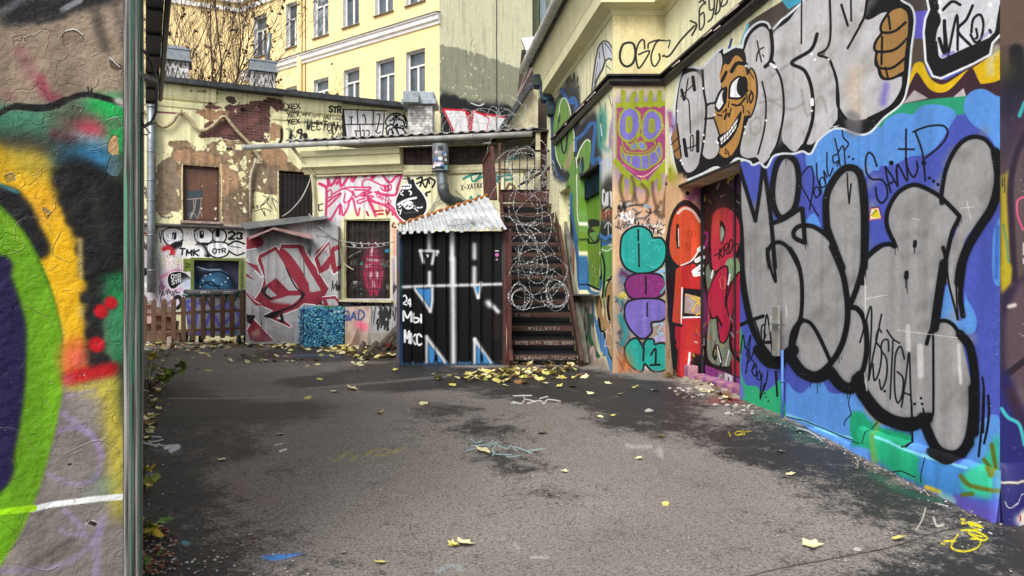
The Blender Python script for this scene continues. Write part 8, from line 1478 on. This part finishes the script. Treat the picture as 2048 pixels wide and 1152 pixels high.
# storeys cut into bands so that openings never overlap
def aq(u, z, o=0): return Vector((AC.p[0], AC.p[1], z)) + ad * u + an * o
def awall(name, z0, z1, hs):
    b = MB(); us = sorted({0, ue_, *[q for h in hs for q in h[:2]]})
    for ua, ub in zip(us[:-1], us[1:]):
        hh_ = [h for h in hs if h[0] <= ua + 1e-6 and h[1] >= ub - 1e-6]
        if hh_:
            h = hh_[0]
            for za, zb in ((z0, h[2]), (h[3], z1)):
                if zb > za: b.face([aq(ua, za), aq(ub, za), aq(ub, zb), aq(ua, zb)])
        else: b.face([aq(ua, z0), aq(ub, z0), aq(ub, z1), aq(ua, z1)])
    return b.build(name, M_yel, AB)
upper, lower = holes[:6], holes[6:]
zs_ = (max(h[3] for h in lower) + min(h[2] for h in upper)) / 2
awall('lower_wall', 0, zs_, lower); awall('upper_wall', zs_, 17.5, upper)
GLS = [M_glass, mat('grey sky glass', '59656c', .06, 0, '2e373c', .9, 0, spec=.8), mat('curtained glass', '4a5256', .1, 0, '8d9496', 1.1, 0, spec=.7, contrast=(.5, .6))]
for i, h in enumerate(holes):
    b = MB(); dp = .28
    b.face([aq(h[0], h[2]), aq(h[0], h[3]), aq(h[0], h[3], dp), aq(h[0], h[2], dp)]); b.face([aq(h[1], h[2]), aq(h[1], h[3]), aq(h[1], h[3], dp), aq(h[1], h[2], dp)]); b.face([aq(h[0], h[3]), aq(h[1], h[3]), aq(h[1], h[3], dp), aq(h[0], h[3], dp)]); b.face([aq(h[0], h[2]), aq(h[1], h[2]), aq(h[1], h[2], dp), aq(h[0], h[2], dp)])
    w_ = b.build('window', M_rev, AB)
    b = MB(); b.face([aq(h[0], h[2], dp - .03), aq(h[1], h[2], dp - .03), aq(h[1], h[3], dp - .03), aq(h[0], h[3], dp - .03)]); b.build('pane', GLS[i % 3], w_)
    b = MB(); f = .07; zt = h[3] - (h[3] - h[2]) * .34; um = (h[0] + h[1]) / 2
    for (u0, u1, z0, z1) in ((h[0], h[0] + f, h[2], h[3]), (h[1] - f, h[1], h[2], h[3]), (h[0] + f, h[1] - f, h[3] - f, h[3]), (h[0] + f, h[1] - f, h[2], h[2] + f), (h[0] + f, h[1] - f, zt - .04, zt + .04), (um - .05, um + .05, h[2] + f, zt - .04)): b.prism([aq(u0, z0, dp - .1), aq(u1, z0, dp - .1), aq(u1, z1, dp - .1), aq(u0, z1, dp - .1)], an * .06)
    b.build('frame', M_white, w_)
    b = MB(); b.prism([aq(h[0] - .06, h[2] - .04, -.1), aq(h[1] + .06, h[2] - .04, -.1), aq(h[1] + .06, h[2] - .02, .2), aq(h[0] - .06, h[2] - .02, .2)], (0, 0, .03)); b.build('sill', mat('brown grey sill', '8a7c68', .6), w_)
def aprof(b, u0, u1, prof):
    n = len(prof); b.idx([aq(u0, z, -o) for o, z in prof] + [aq(u1, z, -o) for o, z in prof], [[j, (j + 1) % n, n + (j + 1) % n, n + j] for j in range(n)] + [list(range(n))[::-1], [n + j for j in range(n)]])
zb, zt = ap(879, 44).z, ap(879, 25).z; zb2 = ap(640, 121).z; b = MB(); zb = (zb + zb2) / 2; zt = zb + .42
aprof(b, 0, ue_ + .05, [(0, zb), (.06, zb), (.08, zb + .12), (.16, zb + .16), (.18, zb + .34), (.24, zb + .36), (.24, zt), (0, zt + .05)]); b.build('string_course', M_trim, AB)
b = MB(); aprof(b, 0, ue_ + .08, [(.0, zt + .052), (.28, zt + .002), (.28, zt + .02), (0, zt + .075)]); b.build('course_flashing', mat('grey flashing', '7c7a74', .5, .4), AB)
b = MB(); p = ap(603, 0, -.12)
b.tube([Vector((p.x, p.y, 5)), Vector((p.x, p.y, 17))], .12, 12)
for z in (9.2, 11.6, 13.5, 15.4): b.tube([Vector((p.x, p.y, z)), Vector((p.x, p.y, z + .06))], .135, 12)
b.build('downpipe', M_yel, AB)
b = MB(); p = ap(612, 0, -.05); b.tube([Vector((p.x, p.y, 5)), Vector((p.x, p.y, 17))], .02, 6); b.build('wire', M_cable, AB)
# the wing behind the bare tree, turned towards us
wg = aq(0, 0); b = MB(); wd = Vector((-1, -.42, 0)).normalized(); wl = wg + wd * 12
b.prism([wg, wl, wl + Vector((0, 0, 19)), wg + Vector((0, 0, 19))], (-.2, .6, 0)); b.build('side_wing', M_yel, AB)
b = MB(); z5 = ap(483, 22).z
for o, za in ((.10, z5 - .1), (.22, z5 + .35), (.4, z5 + .8)): b.prism([wg + Vector((0, -o, za)), wl + Vector((0, -o, za)), wl + Vector((0, 0, za)), wg + Vector((0, 0, za))], (0, 0, .2)); aprof(b, 0, 3.2, [(0, za), (o, za), (o, za + .2), (0, za + .2)])
b.build('top_cornice', M_trim, AB)
# pale green end wall with the red and white letters
GW2 = GW; gcorner = aq(ue_, 0); 
b = MB(); gd = Vector((GW.d[0], GW.d[1], 0)); g0_ = gcorner.copy(); g1_ = g0_ + gd * 4.6
b.prism([g0_ + Vector((0, 0, 0)), g1_, g1_ + Vector((0, 0, 18)), g0_ + Vector((0, 0, 18))], (0, .4, 0)); b.build('end_wall', PM['gable'], AB, cv=GW)
b = MB(); q = GW.world(992, 200, -.04); b.tube([Vector((q.x, q.y, 5)), Vector((q.x, q.y, 17))], .02, 6); b.build('wire', M_cable, AB)
GB = thing('grey_green_house', 'tall grey-green house strip between the pale green end wall and the white gutter', 'building', (2, 34, .5))
M_gg = mat('grey green render', 'a3a98c', .9, 0, '8f957a', 2, .1); M_bl = mat('blue grey sheet', '77868c', .6, .2, '66747a', 3, .05)
b = MB(); a, c_ = at(1028, 0, 33.5), at(1200, 0, 33.5); b.box(((a.x + c_.x) / 2, 34.5, 9), (c_.x - a.x, 2, 20)); b.build('wall', M_gg, GB)
b = MB(); a, c_ = at(1026, 0, 32.6), at(1041, 0, 32.6); b.box(((a.x + c_.x) / 2, 32.8, 9), (c_.x - a.x, .4, 20)); a, c_ = at(1080, 0, 33), at(1092, 0, 33); b.box(((a.x + c_.x) / 2, 33.2, 9), (c_.x - a.x, .4, 20)); b.build('sheet_strip', M_bl, GB)
b = MB(); a, c_ = at(1066, 0, 33), at(1078, 0, 33); b.box(((a.x + c_.x) / 2, 33.3, 9), (c_.x - a.x, .3, 20)); b.build('dark_strip', mat('olive strip', '7c8068', .9), GB)
DH = thing('patched_roof_gable', 'dark patched roof edge with white sheet metal under the white gutter', 'roof', (.5, 17.5, 4))
b = MB(); b.prism([at(1043, 100, 17.6), at(1078, 92, 17.6), at(1098, 180, 17.6), at(1092, 300, 17.6), at(1040, 190, 17.6), at(1036, 180, 17.6)], (0, .5, 0)); b.build('dark_boards', mat('dark brown boards', '352c28', .85, 0, '4a3a34', 5, .4), DH)
b = MB(); b.prism([at(1042, 76, 17.4), at(1072, 72, 17.4), at(1064, 98, 17.3), at(1052, 100, 17.3)], (0, .2, 0)); b.prism([at(1052, 101, 17.3), at(1064, 99, 17.3), at(1056, 118, 17.3)], (0, .15, 0)); b.build('sheet_metal', mat('pale sheet', 'b8bab8', .5, .3, '9a9c9a', 4, .1), DH)
b = MB(); b.bar(at(1068, 128, 16.8), at(1030, 205, 16.8), .08, .03); b.bar(at(1060, 120, 16.9), at(1036, 190, 16.9), .06, .03); b.build('sloping_batten', mat('rusty batten', '6a4438', .8, 0, '8d8a86', 5), DH)

# ---------------------------------------------------------------- bare tree
def bare_tree(base, seed, stems, label, scale=1.0):
    r2 = random.Random(seed); root = thing('bare_tree', label, 'tree', base); tr = MB(); br = MB(); tips = []
    def grow(p, d, L, rad, lev, b):
        n = 5 if lev < 2 else 3; P = [p]; q = p.copy(); dd = d.copy()
        for i in range(n): dd = (dd + Vector((r2.gauss(0, .10), r2.gauss(0, .10), r2.gauss(.05, .07)))).normalized(); q = q + dd * L / n; P.append(q.copy())
        b.tube(P, rad, 6 if lev < 1 else (4 if lev < 3 else 3), cap=False, rs=[rad * (1 - .6 * i / n) for i in range(n + 1)])
        if lev >= 4: tips.append(q); return
        k = {0: 8, 1: 6, 2: 5, 3: 3}[lev]
        for i in range(k):
            t = r2.uniform(.25, 1) if i < k - 1 else 1; j = min(n, max(1, int(round(t * n)))); a = r2.uniform(0, 6.283); s = P[j]; u = dd.orthogonal().normalized(); u.rotate(Matrix.Rotation(a, 3, dd)); ang = r2.uniform(.25, .7)
            grow(s, (dd * math.cos(ang) + u * math.sin(ang) + Vector((0, 0, .12))).normalized(), L * r2.uniform(.36, .6), max(.0058, rad * .45 * (1 - .3 * t)), lev + 1, br)
    for dx, dy, L, rad in stems: grow(Vector(base), Vector((dx, dy, 1)).normalized(), L * scale, rad, 0, tr)
    tr.build('trunk', M_bark, root); br.build('branches', M_bark, root)
    lf = MB()
    for q in tips:
        if r2.random() < .10:
            for _ in range(r2.randint(2, 4)): add_leaf(lf, q + Vector((r2.uniform(-.08, .08), r2.uniform(-.08, .08), r2.uniform(-.15, .02))), r2.uniform(.035, .07), r2, 0, 1.2, .6)
    lf.build('dead_leaves', mat('withered leaf', '4a3a2c', .9, 0, '6a5238', 9), root)
p = at(412, 190, 23.5); p.z = 1.0
bare_tree(p, 4, [(-.05, 0, 8.4, .085), (.05, .1, 7.6, .07), (-.13, .1, 7.0, .06), (.13, -.1, 5.0, .055), (.0, .2, 8.2, .06), (.19, .1, 4.6, .045), (-.09, -.1, 7.2, .05)], 'leafless many-stemmed tree behind the old yellow outbuilding')

# ---------------------------------------------------------------- light, sky, camera
wd_ = bpy.data.worlds.new('World'); SC.world = wd_; wd_.use_nodes = True; nt = wd_.node_tree; bg = nt.nodes['Background']
sky = N(nt, 'ShaderNodeTexSky', sky_type='NISHITA', sun_disc=False); sky.sun_elevation = R(48); sky.sun_rotation = R(205); sky.dust_density = 4.0; sky.air_density = 1.0; sky.ozone_density = 1.0
hs = N(nt, 'ShaderNodeHueSaturation'); hs.inputs['Saturation'].default_value = .22; nt.links.new(sky.outputs[0], hs.inputs['Color']); nt.links.new(hs.outputs[0], bg.inputs['Color']); bg.inputs['Strength'].default_value = .13
sl = bpy.data.lights.new('sun', 'SUN'); sl.energy = 1.1; sl.angle = R(28); sl.color = (1, .97, .92); so = bpy.data.objects.new('sun', sl); COL.objects.link(so)
el, az = R(48), R(205); dv = Vector((math.sin(az) * math.cos(el), math.cos(az) * math.cos(el), math.sin(el))); so.rotation_euler = dv.to_track_quat('Z', 'Y').to_euler(); so.location = (0, -5, 20)
cam = bpy.data.cameras.new('camera'); co_ = bpy.data.objects.new('camera', cam); COL.objects.link(co_); co_.location = (0, 0, EYE); co_.rotation_euler = (R(90), 0, 0)
cam.sensor_width = 36; cam.lens = 36 * FOC / 2048; cam.shift_y = (HOR - 576) / 2048; cam.clip_start = .05; cam.clip_end = 500; SC.camera = co_
SC.render.engine = 'CYCLES'; SC.render.resolution_x, SC.render.resolution_y = 1024, 576
SC.view_settings.view_transform = 'Standard'; SC.view_settings.look = 'None'; SC.view_settings.exposure = .95; SC.view_settings.gamma = 1
SC.cycles.use_denoising = True; SC.cycles.max_bounces = 6
for o in list(bpy.data.objects):
    if '_o' in o: del o['_o']
